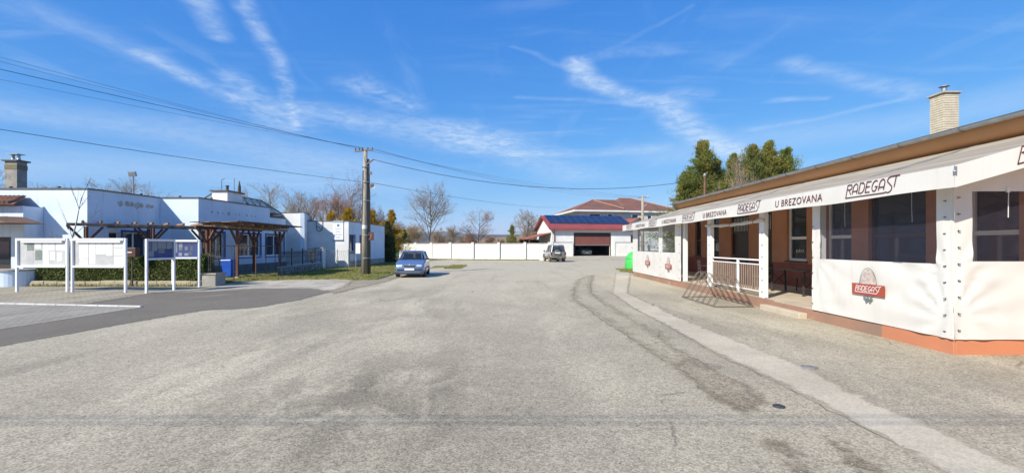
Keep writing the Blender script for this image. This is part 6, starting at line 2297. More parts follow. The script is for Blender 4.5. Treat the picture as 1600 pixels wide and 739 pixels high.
def car(name, label, loc, rz, paint, stations, base, roofr, zbelt, zroof, wheels, wr, ww, group, front, extras):
    """local frame: -Y is forward"""
    t = thing(name, label, 'car', loc, group=group, rz=rz)
    o0 = Vector((0, 0, 0))
    B = MB().loft([body_ring(*s) for s in stations]).build('body', paint, t, off=o0)
    cuts = []
    for wy in wheels:
        for s in (-1, 1):
            cuts.append(MB().lathe((s * (stations[3][1] - 0.12), wy, wr + 0.02), [(wr + 0.06, -0.16), (wr + 0.06, 0.3)], 24, axis=(s, 0, 0)).mesh('cutter'))
    cut(B, cuts)
    # greenhouse: glass, pillars, roof
    n = len(base)
    b3 = [Vector((x, y, zbelt)) for x, y in base]
    r3 = [Vector((x, y, zroof - dz)) for x, y, dz in roofr]
    ring_b = b3 + [Vector((-p.x, p.y, p.z)) for p in reversed(b3)]
    ring_r = r3 + [Vector((-p.x, p.y, p.z)) for p in reversed(r3)]
    gl = MB().loft([ring_b, ring_r], caps=False).build('glazing', M_CGLASS, t, off=o0, fix=True)
    mb = MB()
    m = len(ring_b)
    for i in range(m):
        mb.bar(ring_b[i] - Vector((0, 0, 0.03)), ring_b[i].lerp(ring_r[i], 0.985), 0.055, 0.03, up=(ring_b[i].x, ring_b[i].y * 0.6, 0))
    mb.build('pillars', paint, t, off=o0)
    crown = [Vector((p.x * 0.72, p.y * 0.9 + 0.03, zroof + 0.035)) for p in ring_r]
    low = [Vector((p.x * 1.03, p.y * 1.01, p.z - 0.035)) for p in ring_r]
    ro = MB().loft([low, ring_r, crown]).build('roof', paint, t, off=o0)
    smooth_by_angle(ro, 45)
    mb = MB().box(-base[1][0] * 0.93, base[1][0] * 0.93, base[0][1] + 0.12, base[-1][1] - 0.12, zbelt - 0.03, zbelt + 0.03)
    for (yy, hh) in extras.get('seats', ((0.0, 0.32), (0.9, 0.28))):
        for s in (-1, 1):
            mb.box(s * 0.12, s * 0.55, yy, yy + 0.14, zbelt + 0.031, zbelt + hh)
    mb.build('interior', M_TRIM, t, off=o0)
    for wy in wheels:
        for s in (-1, 1):
            wheel_part(t, s * (stations[3][1] - ww / 2 - 0.005), wy, wr, ww, extras.get('tyre'))
    mb = MB().box(-stations[3][1] + 0.3, stations[3][1] - 0.3, stations[1][0] + 0.2, stations[-2][0] - 0.2, 0.2, 0.32)
    mb.build('underside', M_TRIM, t, off=o0)
    return t


# blue hatchback on the lawn edge
ST = [(-1.97, 0.60, 0.30, 0.54, 0.58), (-1.88, 0.74, 0.20, 0.64, 0.70), (-1.55, 0.81, 0.18, 0.76, 0.83), (-1.0, 0.825, 0.18, 0.86, 0.94), (-0.78, 0.825, 0.18, 0.90, 0.985), (0.0, 0.825, 0.18, 0.93, 0.97),
      (1.4, 0.82, 0.18, 0.94, 0.98), (1.80, 0.79, 0.22, 0.93, 0.99), (1.96, 0.70, 0.32, 0.84, 0.88)]
base = [(0.60, -0.92), (0.74, -0.72), (0.77, 0.15), (0.76, 1.25), (0.66, 1.78)]
roofr = [(0.50, -0.18, 0.03), (0.57, -0.08, 0.01), (0.60, 0.35, 0.0), (0.58, 1.15, 0.01), (0.50, 1.42, 0.03)]
M_BLUEC = mat('pale_blue_paint', (0.13, 0.205, 0.37), rough=0.28, metal=0.35, coat=0.6)
cf = G(640.5, 434.0)
rzc = R(6.0)
cen = cf + Vector((-math.sin(rzc) * 0, 1.9, 0)) + Vector((-0.22, 0.0, 0))
hb = car('blue_hatchback', 'pale blue hatchback parked facing the viewer at the lawn edge', cen, rzc, M_BLUEC, ST, base, roofr, 0.965, 1.43, (-1.20, 1.26), 0.295, 0.19, None, True, {})
o0 = Vector((0, 0, 0))
mb = MB(); mb.box(-0.30, 0.30, -1.985, -1.90, 0.585, 0.68); gr = mb.build('grille', M_TRIM, hb, off=o0, bevel=0.02)
mb = MB(); mb.box(-0.33, 0.33, -1.975, -1.90, 0.68, 0.70); mb.tube([(-0.33, -1.95, 0.70), (-0.31, -1.96, 0.58), (0.31, -1.96, 0.58), (0.33, -1.95, 0.70)], 0.014, 6); mb.build('grille_surround', M_RIM, gr, off=o0)
MB().lathe((0, -1.975, 0.705), [(0.045, -0.02), (0.045, 0.02)], 16, axis=(0, -1, 0.3)).build('bonnet_badge', M_RIM, gr, off=o0)
for s in (-1, 1):
    rings = []
    for (yy, k) in ((-1.97, 1.0), (-1.84, 1.12)):
        rings.append([(s * 0.38, yy, 0.60), (s * (0.66 if k == 1 else 0.76), yy + (0.05 if k == 1 else 0.08), 0.61), (s * (0.64 if k == 1 else 0.76), yy + (0.07 if k == 1 else 0.14), 0.71), (s * 0.38, yy + 0.02, 0.72)])
    MB().loft(rings).build('headlight', M_LAMP, hb, off=o0, bevel=0.012)
    MB().obox((s * 0.88, -0.70, 1.01), (0.075, 0.02, 0), (0, 0.04, 0), (0, 0, 0.055)).obox((s * 0.77, -0.70, 0.98), (0.05, 0, 0), (0, 0.03, 0), (0, 0, 0.025)).build('mirror', M_TRIM, hb, off=o0, bevel=0.015)
    MB().box(s * 0.825, s * 0.84, -0.75, 1.0, 0.48, 0.54).build('side_strip', M_TRIM, hb, off=o0)
    MB().box(s * 0.818, s * 0.83, 0.12, 0.24, 0.76, 0.79).build('door_handle', M_TRIM, hb, off=o0)
mb = MB(); mb.loft([[(-0.66, -1.955, 0.40), (0.66, -1.955, 0.40), (0.66, -1.955, 0.47), (-0.66, -1.955, 0.47)], [(-0.66, -2.0, 0.40), (0.66, -2.0, 0.40), (0.66, -2.0, 0.47), (-0.66, -2.0, 0.47)]]); mb.build('bumper_strip', M_TRIM, hb, off=o0, bevel=0.01)
mb = MB(); mb.box(-0.78, 0.78, -1.93, -1.85, 0.19, 0.30); mb.build('air_dam', M_TRIM, hb, off=o0, bevel=0.02)
MB().box(-0.26, 0.26, -2.02, -2.003, 0.415, 0.525).build('number_plate', M_PLATE, hb, off=o0)

# silver off-roader seen from behind
SS = [(-2.0, 0.70, 0.42, 0.86, 0.92), (-1.9, 0.80, 0.40, 0.95, 1.02), (-1.5, 0.87, 0.40, 1.0, 1.07), (-0.9, 0.885, 0.40, 1.03, 1.10), (-0.6, 0.885, 0.40, 1.05, 1.12), (0.4, 0.885, 0.40, 1.06, 1.12), (1.4, 0.88, 0.40, 1.06, 1.12),
      (1.85, 0.86, 0.42, 1.05, 1.12), (1.95, 0.80, 0.46, 1.0, 1.08)]
base = [(0.66, -0.85), (0.80, -0.62), (0.83, 0.3), (0.82, 1.5), (0.75, 1.92)]
roofr = [(0.58, -0.20, 0.03), (0.66, -0.10, 0.01), (0.70, 0.4, 0.0), (0.69, 1.55, 0.0), (0.63, 1.80, 0.02)]
M_SILV = mat('silver_paint', (0.40, 0.41, 0.43), rough=0.32, metal=0.5, coat=0.4)
M_MUDT = mat('muddy_tyre', (0.30, 0.23, 0.15), (0.10, 0.085, 0.07), 9, rough=0.95, obj=True)
sc_ = G(872, 409.5)
suv = car('off_roader', 'silver off-road car with spare wheel parked by the white wall, seen from behind', sc_ + Vector((-0.25, 1.95, 0)), R(188.5), M_SILV, SS, base, roofr, 1.10, 1.80, (-1.25, 1.22), 0.37, 0.24, None, False, {'tyre': M_MUDT})
MB().lathe((0.12, 2.0, 0.98), [(0.34, -0.10), (0.36, -0.02), (0.36, 0.08), (0.30, 0.13), (0.05, 0.135)], 28, axis=(0, 1, 0)).build('spare_wheel', mat('spare_cover', (0.07, 0.075, 0.085), (0.12, 0.12, 0.12), 5, rough=0.5, obj=True), suv, off=o0)
MB().box(-0.69, 0.69, 1.90, 1.985, 0.665, 1.10).build('tailgate', mat('tailgate_dark_grey', (0.13, 0.135, 0.15), (0.20, 0.19, 0.17), 4, rough=0.5, obj=True), suv, off=o0, bevel=0.02)  # tailgate in a darker, mottled grey than the silver body
MB().box(-0.16, 0.40, 2.138, 2.15, 0.93, 1.05).build('number_plate', M_PLATE, suv, off=o0)
MB().box(-0.84, 0.84, 1.93, 2.10, 0.44, 0.66).build('rear_bumper', mat('bumper_grey', (0.11, 0.11, 0.11), (0.17, 0.145, 0.11), 4, rough=0.8, obj=True), suv, off=o0, bevel=0.04)
for s in (-1, 1):
    MB().box(s * 0.70, s * 0.845, 1.90, 1.99, 0.74, 1.08).build('tail_light', M_TAIL, suv, off=o0, bevel=0.02)
    MB().obox((s * 0.98, -0.66, 1.18), (0.09, 0.02, 0), (0, 0.05, 0), (0, 0, 0.09)).obox((s * 0.85, -0.66, 1.12), (0.06, 0, 0), (0, 0.035, 0), (0, 0, 0.03)).build('mirror', M_TRIM, suv, off=o0, bevel=0.02)
    MB().tube([(s * 0.60, -0.1, 1.80), (s * 0.60, 0.0, 1.85), (s * 0.60, 1.5, 1.85), (s * 0.60, 1.65, 1.79)], 0.016, 6).build('roof_rail', M_TRIM, suv, off=o0)
    MB().box(s * 0.885, s * 0.93, -0.8, 0.75, 0.40, 0.44).build('side_step', M_TRIM, suv, off=o0)
    for wy in (-1.25, 1.22):
        MB().tube([(s * 0.89, wy + 0.46 * math.cos(R(a)), 0.39 + 0.46 * math.sin(R(a))) for a in range(0, 181, 20)], 0.035, 6).build('arch_flare', M_TRIM, suv, off=o0)
MB().box(-0.15, 0.15, 2.09, 2.16, 0.36, 0.42).build('tow_bar', M_METAL, suv, off=o0)

# a pale car standing in the dark garage
gcr = copy_tree(hb)
gcr.name = 'garaged_car'
gcr['label'] = 'dull pale car standing in the dark of the open garage'
gcr.location = FG.pt(5.4, -3.0, 0.335)
gcr.rotation_euler = (0, 0, math.atan2(RX.y, RX.x))
M_DULL = mat('dull_olive_paint', (0.34, 0.33, 0.27), rough=0.5, metal=0.2)
for ch_ in gcr.children:
    if ch_.name.split('.')[0] in ('body', 'roof', 'pillars'):
        ch_.data = ch_.data.copy()
        ch_.data.materials.clear()
        ch_.data.materials.append(M_DULL)

# ------------------------------------------------------------------ vegetation
def grow(mb, tw, p, d, length, r, depth, rg, maxd, spread, updraft, kids, twigr):
    """recursive bare branching; thick wood goes to mb, twigs to tw"""
    n = 4 if depth < 2 else 3
    pts, rs = [p.copy()], [r]
    q = p.copy()
    dd = d.copy()
    for i in range(n):
        dd = (dd + Vector((rg.gauss(0, 0.10), rg.gauss(0, 0.10), rg.gauss(0, 0.06) + updraft * 0.12))).normalized()
        q = q + dd * (length / n)
        pts.append(q.copy())
        rs.append(max(twigr, r * (1 - 0.55 * (i + 1) / n)))
    (mb if depth <= 1 else tw).tube(pts, rs, 6 if depth == 0 else (4 if depth == 1 else 3), caps=False)
    if depth >= maxd:
        return
    k = kids[min(depth, len(kids) - 1)]
    for i in range(k):
        t = rg.uniform(0.25, 1.0) if depth > 0 else rg.uniform(0.28, 1.0)
        j = min(n - 1, int(t * n))
        b = pts[j].lerp(pts[j + 1], t * n - j)
        ax = Vector((rg.gauss(0, 1), rg.gauss(0, 1), rg.gauss(0, 0.35)))
        ax = (ax - dd * ax.dot(dd)).normalized()
        nd = (dd * math.cos(spread) + ax * math.sin(spread) + Vector((0, 0, updraft * 0.35))).normalized()
        ln = length * rg.uniform(0.42, 0.68) * (1.15 - 0.45 * t)
        grow(mb, tw, b, nd, ln, rs[j] * 0.55, depth + 1, rg, maxd, spread * rg.uniform(0.85, 1.15), updraft, kids, twigr)


def bare_tree(name, label, loc, h, seed, wood, twig, group=None, maxd=4, spread=0.75, updraft=0.35, kids=(14, 7, 5, 4), r=None, twigr=0.006, lean=(0, 0), trunk_frac=1.0):
    rg = random.Random(seed)
    t = thing(name, label, 'tree', loc, group=group)
    mb, tw = MB(), MB()
    grow(mb, tw, Vector(loc) + Vector((0, 0, -0.1)), Vector((lean[0], lean[1], 1)).normalized(), h * 0.86 * trunk_frac, r or h * 0.016, 0, rg, maxd, spread, updraft, kids, twigr)
    mb.build('trunk', wood, t, smooth=True, fix=False)
    tw.build('crown', twig, t, fix=False)
    return t


def leafy(mb, n, sample, size, rg, flat=0.0, thin=0.5):
    """n small leaf sprays at positions given by sample()"""
    for _ in range(n):
        q = sample()
        p, s = q[0], q[1] * size
        a = Vector((rg.gauss(0, 1), rg.gauss(0, 1), rg.gauss(0, 1 - flat)))
        if len(q) > 2:
            a = a * 0.45 + q[2] * 1.0
        a = a.normalized()
        b = a.cross(Vector((rg.gauss(0, 1), rg.gauss(0, 1), rg.gauss(0, 1)))).normalized()
        b2 = len(mb.v)
        mb.v += [tuple(p - a * s), tuple(p + b * s * thin), tuple(p + a * s), tuple(p - b * s * thin)]
        mb.f.append((b2, b2 + 1, b2 + 2, b2 + 3))


def leaf_mat(name, c1, c2, scale=1.2, tr=0.25):
    m = bpy.data.materials.new(name)
    m.use_nodes = True
    t = NT(m.node_tree)
    b = t.n['Principled BSDF']
    b.inputs['Roughness'].default_value = 0.75
    b.inputs['Specular IOR Level'].default_value = 0.2
    geo = t.node('ShaderNodeNewGeometry')
    f1 = t.ramp(t.noise(geo.outputs['Position'], scale, 4, 0.6), 0.35, 0.65)
    col = t.mix(f1, c1, c2)
    k = t.math('ADD', t.math('MULTIPLY', geo.outputs['Random Per Island'], 0.8), 0.6)
    vm = t.node('ShaderNodeVectorMath', operation='SCALE')
    t.l.new(col, vm.inputs[0])
    t.l.new(k, vm.inputs['Scale'])
    t.l.new(vm.outputs[0], b.inputs['Base Color'])
    trn = t.node('ShaderNodeBsdfTranslucent')
    t.l.new(vm.outputs[0], trn.inputs['Color'])
    mx = t.node('ShaderNodeMixShader')
    mx.inputs[0].default_value = tr
    t.l.new(b.outputs[0], mx.inputs[1])
    t.l.new(trn.outputs[0], mx.inputs[2])
    t.l.new(mx.outputs[0], t.n['Material Output'].inputs['Surface'])
    MATS[name] = m
    return m


M_CON = leaf_mat('conifer_green', (0.185, 0.235, 0.055), (0.29, 0.26, 0.06), 0.6, 0.45)
M_CON2 = leaf_mat('conifer_dark', (0.16, 0.20, 0.06), (0.25, 0.225, 0.06), 0.7, 0.4)
M_GOLD = leaf_mat('golden_foliage', (0.46, 0.28, 0.02), (0.34, 0.23, 0.02), 1.5)
M_HEDGE = leaf_mat('hedge_leaf', (0.10, 0.135, 0.035), (0.15, 0.17, 0.055), 2.5)
M_THUJA = leaf_mat('thuja', (0.05, 0.075, 0.02), (0.09, 0.09, 0.025), 1.5)
M_BARK = mat('bark_brown', (0.13, 0.105, 0.08), (0.20, 0.165, 0.13), 4, rough=0.95)
M_BARKB = mat('bark_pale', (0.42, 0.40, 0.38), (0.22, 0.20, 0.19), 5, rough=0.9)
M_TWG = mat('twig_brown', (0.26, 0.19, 0.13), (0.32, 0.245, 0.175), 0.6, rough=0.9)
M_TWR = mat('twig_reddish', (0.30, 0.165, 0.105), (0.34, 0.205, 0.14), 0.6, rough=0.9)
M_TWP = mat('twig_purple', (0.25, 0.165, 0.155), (0.29, 0.20, 0.18), 0.6, rough=0.9)
M_TWO = mat('twig_ochre', (0.33, 0.225, 0.11), (0.27, 0.19, 0.11), 0.6, rough=0.9)


def conifer(name, label, loc, h, rad, seed, m=None, n=9000, group=None, gaps=0.35, size=0.10, tops=3):
    """layered, uneven conifer: drooping boughs round a stem, each carrying sprays"""
    rg = random.Random(seed)
    t = thing(name, label, 'tree', loc, group=group)
    L0 = Vector(loc)
    mb = MB()
    mb.tube([L0 + Vector((0, 0, -0.1)), L0 + Vector((0, 0, h * 0.97))], [h * 0.018, 0.02], 7)
    boughs = []
    nb = int(h * 17)
    for i in range(nb):
        z = h * (0.06 + 0.92 * (i + rg.random()) / nb)
        f = 1 - z / h
        ln = rad * (f ** 0.9) * rg.choice((rg.uniform(0.4, 0.9), rg.uniform(0.8, 1.25))) * (0.65 if rg.random() < gaps * 0.5 else 1) + 0.12
        a = rg.uniform(0, 6.283)
        tip = L0 + Vector((math.cos(a) * ln, math.sin(a) * ln, z + ln * rg.uniform(-0.05, 0.65)))
        root = L0 + Vector((0, 0, z))
        if f < 0.34 and rg.random() < 0.6:
            ln *= 0.8
            tip = root + Vector((math.cos(a) * ln * 0.55, math.sin(a) * ln * 0.55, ln * rg.uniform(0.8, 1.5) + 0.15))
        boughs.append((root, tip))
        mb.tube([root, root.lerp(tip, 0.9)], [0.03, 0.008], 3, caps=False)
    mb.build('trunk', M_BARK, t, fix=False)
    lf = MB()

    def sample():
        r0, tp = boughs[rg.randrange(len(boughs))]
        u = rg.uniform(0.25, 1.08)
        p = r0.lerp(tp, u)
        w = (tp - r0).length * 0.085 + 0.05
        return p + Vector((rg.gauss(0, w), rg.gauss(0, w), rg.gauss(0, w * 0.7))), rg.uniform(0.6, 1.6), (tp - r0).normalized() + Vector((0, 0, 0.35))
    leafy(lf, n, sample, size, rg, thin=0.22)
    lf.build('crown', m or M_CON, t, fix=False)
    return t


# conifers behind the pub
G1 = 'conifers behind the pub'
for (lab, x, y, h, rad, sd, m_, n_) in (
        ('tall pointed conifer at the end of the pub roof', 17.0, 40.0, 10.9, 4.6, 21, M_CON, 70000),
        ('low yellowish conifer at the foot of the tall pointed one', 15.6, 40.5, 8.2, 3.4, 22, M_CON, 30000),
        ('short dark conifer just right of the tall pointed one', 18.7, 41.0, 9.6, 4.0, 27, M_CON2, 40000),
        ('slim conifer in the dip between the two taller conifer groups', 19.9, 40.2, 9.8, 3.8, 23, M_CON, 40000),
        ('broad ragged conifer beginning the right-hand conifer group', 21.5, 39.8, 10.5, 4.6, 24, M_CON2, 60000),
        ('tallest conifer of the right-hand group above the pub gutter', 22.9, 40.0, 10.8, 4.2, 25, M_CON, 60000),
        ('yellow green conifer sinking behind the pub gutter', 24.5, 40.0, 10.4, 4.4, 26, M_CON, 60000)):
    conifer('conifer', lab, (x, y, 0), h, rad, sd, m_, n_, G1, size=0.10)
bare_tree('bare_shrub', 'bare greyish shrub before the conifers at the roof mast', (18.3, 36.5, 0), 7.2, 31, M_BARK, M_TWG, kids=(16, 7, 5), maxd=3, updraft=0.6, spread=0.5)

# trees behind the white wall
G2 = 'trees beyond the white wall'
bare_tree('bare_tree', 'large upright bare tree rising behind the white wall', P(671, 384, 72) * 1.0 - Vector((0, 0, 1.75)), 10.4, 41, M_BARK, M_TWG, G2, maxd=4, spread=0.80, updraft=0.22, kids=(24, 7, 4, 3), r=0.14, twigr=0.0065)
bare_tree('bare_tree', 'small round bare tree in the middle behind the white wall', P(747, 384, 76) - Vector((0, 0, 1.75)), 6.6, 42, M_BARK, M_TWR, G2, maxd=4, spread=0.85, updraft=0.3, kids=(16, 8, 5, 3), twigr=0.0065)
bare_tree('bare_tree', 'grey bare tree beside the lean-to shed', P(818, 384, 85) - Vector((0, 0, 1.75)), 7.6, 43, M_BARK, M_TWG, G2, maxd=4, spread=0.8, updraft=0.3, kids=(16, 7, 4, 3), twigr=0.009)
bare_tree('bare_tree', 'reddish bare tree against the garage gable', P(836, 384, 90) - Vector((0, 0, 1.75)), 6.4, 44, M_BARK, M_TWR, G2, maxd=4, spread=0.9, updraft=0.25, kids=(16, 8, 5, 3), twigr=0.009)
conifer('pine', 'small green pine behind the white wall near the lean-to', P(800, 384, 66) - Vector((0, 0, 1.75)), 4.7, 1.5, 51, M_CON, 10000, G2, size=0.09)
conifer('pine', 'small green pine behind the left end of the white wall', P(632, 384, 72) - Vector((0, 0, 1.75)), 4.0, 2.1, 52, M_CON, 10000, G2, size=0.09)
conifer('pine', 'dark spruce behind the green mesh fence', P(614, 384, 80) - Vector((0, 0, 1.75)), 4.6, 1.6, 53, M_CON2, 8000, G2, size=0.09)
k = 0
for (u, Y, h, twm, lab) in ((600, 95, 6.0, M_TWG, 'brown bare bush just beyond the second building'), (618, 100, 6.4, M_TWP, 'purplish bare bush above the green mesh fence'),
                            (640, 92, 5.6, M_TWO, 'ochre bare bush behind the left pine'), (655, 98, 6.0, M_TWO, 'ochre bare bush left of the large upright tree'),
                            (690, 90, 4.4, M_TWO, 'ochre scrub right of the large upright tree'), (706, 96, 5.0, M_TWG, 'brown scrub between the large tree and the small round tree'),
                            (722, 105, 3.9, M_TWG, 'low brown scrub in the dip of the far field'), (738, 88, 3.6, M_TWR, 'reddish scrub under the small round tree'), (764, 98, 3.4, M_TWR, 'low reddish scrub right of the small round tree'),
                            (782, 110, 3.0, M_TWO, 'low ochre scrub left of the wall pine'), (826, 100, 5.0, M_TWO, 'ochre scrub behind the lean-to shed')):
    k += 1
    bare_tree('bare_bush', lab, P(u, 384, Y) - Vector((0, 0, 1.9)), h, 60 + k, M_BARK, twm, 'bare scrub beyond the wall', maxd=3, spread=0.8, updraft=0.35, kids=(24, 11, 6), twigr=0.011, r=0.06)

# trees over the left roofs
G3 = 'bare trees behind the left buildings'
bare_tree('birch', 'tall birch with purple twigs rising over the white building', P(532, 384, 62) - Vector((0, 0, 1.75)), 10.2, 71, M_BARKB, M_TWP, G3, maxd=4, spread=0.75, updraft=-0.05, kids=(24, 8, 5, 3), r=0.14, twigr=0.0065)
for (u, Y, h, twm, sd, lab) in ((466, 64, 7.9, M_TWG, 72, 'pale grey bare tree nearest the roof block'), (487, 66, 7.8, M_TWG, 73, 'grey brown bare tree right of the roof block'), (508, 64, 7.6, M_TWR, 74, 'rusty brown bare tree left of the birch'),
                                (522, 70, 8.0, M_TWR, 79, 'reddish bare tree partly hidden by the birch'), (548, 64, 7.0, M_TWR, 75, 'reddish brown bare tree right of the birch'), (562, 66, 7.2, M_TWP, 76, 'purple brown bare tree just left of the pole top'),
                                (584, 68, 6.2, M_TWP, 77, 'purple brown bare tree just right of the pole'), (600, 72, 5.8, M_TWP, 78, 'dull purple bare tree behind the golden conifer')):
    bare_tree('bare_tree', lab, P(u, 384, Y) - Vector((0, 0, 1.75)), h, sd, M_BARK, twm, G3, maxd=4, spread=0.62, updraft=0.45, kids=(18, 7, 4, 3), twigr=0.0065)
for (u, Y, h, sd, lab) in ((385, 52, 7.8, 81, 'bare tree with dense round top behind the rooflight'), (411, 54, 7.7, 82, 'second bare round-topped tree behind the rooflight'),
                           (190, 48, 7.6, 83, 'bare fruit tree behind the hall left of the floodlight'), (228, 50, 7.6, 84, 'bare fruit tree behind the hall right of the floodlight'),
                           (118, 44, 6.9, 85, 'bare fruit tree behind the hall corner'), (72, 42, 6.8, 86, 'bare fruit tree right of the tall grey chimney'), (-8, 40, 7.4, 87, 'bare fruit tree left of the tall grey chimney')):
    bare_tree('bare_tree', lab, P(u, 384, Y) - Vector((0, 0, 1.75)), h, sd, M_BARK, M_TWG if u < 300 else M_TWO, G3, maxd=4, spread=0.75, updraft=0.35, kids=(16, 7, 4, 3), twigr=0.006)
# golden and dark evergreens by the second building
conifer('golden_conifer', 'tall golden conifer at the far end of the white building', (-13.6, 50.5, 0), 5.6, 2.2, 91, M_GOLD, 14000, 'golden shrubs behind the white building', size=0.09)
conifer('golden_conifer', 'golden conifer half hidden by the pole', (-15.2, 48.5, 0), 5.6, 2.6, 92, M_GOLD, 14000, 'golden shrubs behind the white building', size=0.09)
conifer('golden_conifer', 'low golden shrub above the white building roof', (-17.3, 47.5, 0), 5.5, 3.0, 93, M_GOLD, 14000, 'golden shrubs behind the white building', size=0.09)
conifer('golden_conifer', 'golden shrub left of the birch stem above the roof', (-19.4, 48.0, 0), 5.2, 2.6, 94, M_GOLD, 10000, 'golden shrubs behind the white building', size=0.09)


def column_hedge(name, label, x, y, r, h, seed, m, n):
    rg = random.Random(seed)
    t = thing(name, label, 'hedge', (x, y, 0))
    MB().tube([(x, y, 0), (x, y, h * 0.8)], [r * 0.12, 0.02], 6).build('stem', M_BARK, t)
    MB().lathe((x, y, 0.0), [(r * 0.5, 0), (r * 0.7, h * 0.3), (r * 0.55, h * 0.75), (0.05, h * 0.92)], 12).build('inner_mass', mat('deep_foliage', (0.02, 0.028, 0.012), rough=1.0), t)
    lf = MB()

    def sample():
        z = rg.random() ** 0.9 * h
        rr = r * (1 - (z / h) ** 3 * 0.75) * (0.75 + 0.3 * rg.random())
        a = rg.uniform(0, 6.283)
        return Vector((x + rr * math.cos(a), y + rr * math.sin(a), z)), rg.uniform(0.6, 1.4)
    leafy(lf, n, sample, 0.10, rg)
    lf.build('foliage', m, t, fix=False)
    return t


column_hedge('dark_thuja', 'dark columnar thuja at the corner of the white building', -12.75, 45.9, 0.55, 4.2, 5, M_THUJA, 5000)
column_hedge('dark_thuja', 'second dark thuja behind the first at the building corner', -12.9, 47.2, 0.6, 3.6, 6, M_THUJA, 4000)

# clipped hedge behind the notice boards
rg = random.Random(77)
he = thing('clipped_hedge', 'clipped green hedge on the stone kerb behind the notice boards', 'hedge', (-17, 20, 0.2))
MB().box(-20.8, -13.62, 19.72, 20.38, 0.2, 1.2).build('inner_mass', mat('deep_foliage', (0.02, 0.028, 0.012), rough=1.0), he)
lf = MB()


def samp():
    f = rg.random()
    x = rg.uniform(-20.9, -13.55)
    j = 0.05 * math.sin(x * 3.1) + 0.04 * math.sin(x * 7.7)
    if f < 0.6:
        return Vector((x, 19.68 + rg.uniform(-0.05, 0.07), rg.uniform(0.2, 1.26 + j))), rg.uniform(0.6, 1.4)
    if f < 0.85:
        return Vector((x, rg.uniform(19.66, 20.42), 1.24 + j + rg.gauss(0, 0.04))), rg.uniform(0.6, 1.4)
    if f < 0.93:
        return Vector((-13.58 + rg.uniform(-0.06, 0.06), rg.uniform(19.66, 20.42), rg.uniform(0.2, 1.27))), rg.uniform(0.6, 1.4)
    return Vector((x, 20.4 + rg.uniform(-0.05, 0.05), rg.uniform(0.2, 1.27))), rg.uniform(0.6, 1.4)


leafy(lf, 26000, samp, 0.045, rg)
lf.build('foliage', M_HEDGE, he, fix=False)
# young bare tree by the first notice board
yt = thing('young_tree', 'slender leaning young bare tree behind the widest notice boards', 'tree', G(96, 446))
p = G(96, 446)
mb, tw = MB(), MB()
tp = [p + Vector((0, 0, -0.05)), p + Vector((0.15, 0.05, 0.9)), p + Vector((0.32, 0.1, 1.9)), p + Vector((0.50, 0.15, 2.7)), p + Vector((0.68, 0.2, 3.9))]
mb.tube(tp, [0.045, 0.04, 0.034, 0.026, 0.008], 7)
mb.build('trunk', M_BARKB, yt, smooth=True)
rg2 = random.Random(4)
for (k, ex, ez, ln) in ((1, -0.5, 0.8, 1.2), (2, -0.45, 0.9, 1.3), (2, 0.5, 0.9, 1.5), (3, -0.4, 1.0, 1.1), (3, 0.35, 1.0, 1.3), (3, 0.6, 0.7, 0.8)):
    a = tp[k].lerp(tp[min(k + 1, 4)], rg2.uniform(0.1, 0.8))
    d = Vector((ex, rg2.uniform(-0.3, 0.3), ez)).normalized()
    grow(mb, tw, a, d, ln, 0.014, 2, rg2, 3, 0.5, 0.5, (3, 3, 3), 0.003)
tw.build('crown', M_BARK, yt, fix=False)


# grass blades on the lawn and verges
def in_poly(x, y, poly):
    c = False
    n = len(poly)
    j = n - 1
    for i in range(n):
        xi, yi, xj, yj = poly[i][0], poly[i][1], poly[j][0], poly[j][1]
        if (yi > y) != (yj > y) and x < (xj - xi) * (y - yi) / (yj - yi) + xi:
            c = not c
        j = i
    return c


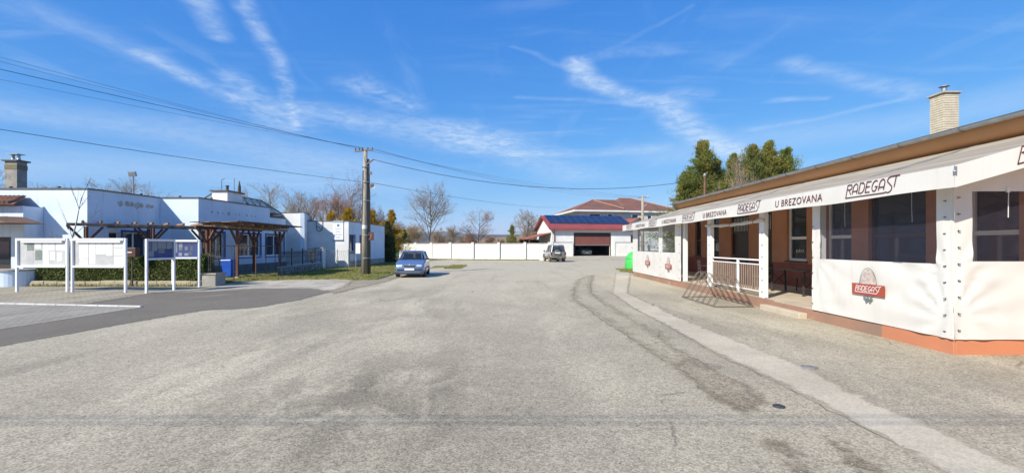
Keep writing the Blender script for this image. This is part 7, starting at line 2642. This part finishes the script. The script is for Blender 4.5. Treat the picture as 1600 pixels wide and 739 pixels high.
rg = random.Random(9)
mb = MB()
cnt = 0
while cnt < 42000:
    x, y = rg.uniform(-14.2, -4.5), 20 + 36 * rg.random() ** 1.3
    if not in_poly(x, y, LAWN):
        continue
    if mnoise.noise(Vector((x * 0.9, y * 0.9, 3))) < -0.18 and rg.random() < 0.85:
        continue
    h = rg.uniform(0.04, 0.11)
    a = rg.uniform(0, 6.283)
    w = 0.012
    b = len(mb.v)
    lx, ly = rg.gauss(0, 0.03), rg.gauss(0, 0.03)
    mb.v += [(x - w * math.cos(a), y - w * math.sin(a), 0.045), (x + w * math.cos(a), y + w * math.sin(a), 0.045), (x + lx, y + ly, 0.045 + h)]
    mb.f.append((b, b + 1, b + 2))
    cnt += 1
for (x0, x1, y0, y1, n) in ((-5.2, -3.9, 33.9, 39.2, 3500), (-14, 3.3, 53.6, 62, 5000), (7.6, 8.9, 28.2, 33.0, 2500), (-20.8, -13.5, 19.2, 19.4, 900)):
    for _ in range(n):
        x = rg.uniform(x0, x1)
        y = rg.uniform(y0, y1)
        if x1 == 3.3:
            # along the foot of the wall
            for i in range(len(pts) - 1):
                if pts[i].x <= x <= pts[i + 1].x:
                    y = pts[i].y + (pts[i + 1].y - pts[i].y) * (x - pts[i].x) / (pts[i + 1].x - pts[i].x) - 0.25 - abs(rg.gauss(0, 0.45))
        h = rg.uniform(0.05, 0.16)
        a = rg.uniform(0, 6.283)
        w = 0.015
        b = len(mb.v)
        mb.v += [(x - w * math.cos(a), y - w * math.sin(a), 0.01), (x + w * math.cos(a), y + w * math.sin(a), 0.01), (x + rg.gauss(0, 0.03), y + rg.gauss(0, 0.03), 0.01 + h)]
        mb.f.append((b, b + 1, b + 2))
o = mb.build('grass', M_BLADE, fix=False)
tag(o, 'short yellow green grass on the lawn and along the walls', 'grass', kind='stuff')

# loose grit and chippings on the square
rg = random.Random(15)
mb = MB()
for _ in range(700):
    y = 3.2 + 22 * rg.random() ** 2.0
    x = rg.uniform(-1.15, 1.0) * y
    if x > 6.9:
        continue
    s = rg.uniform(0.002, 0.0055) * (1 + y * 0.05)
    mb.obox((x, y, s * 0.4 + 0.008), (s, s * rg.uniform(-0.5, 0.5), 0), (-s * 0.3, s * 0.7, 0), (0, 0, s * 0.5))
tag(mb.build('gravel', mat('grit', (0.42, 0.39, 0.34), (0.32, 0.30, 0.27), 3, rough=0.95), fix=False), 'loose grit scattered over the worn asphalt', 'gravel', kind='stuff')

# ------------------------------------------------------------------ air
hz = MB().box(-6800, 6800, -60, 6500, -2.0, 140).build('haze', None)
m = bpy.data.materials.new('haze_air')
m.use_nodes = True
t = NT(m.node_tree)
for n in list(t.n):
    if n.type == 'BSDF_PRINCIPLED':
        t.n.remove(n)
pv = t.node('ShaderNodeVolumePrincipled')
pv.inputs['Color'].default_value = (0.72, 0.83, 1.0, 1)
pv.inputs['Density'].default_value = 0.00011
t.l.new(pv.outputs[0], t.n['Material Output'].inputs['Volume'])
hz.data.materials.append(m)
tag(hz, 'thin blue air between the square and the hills', 'haze', kind='stuff')
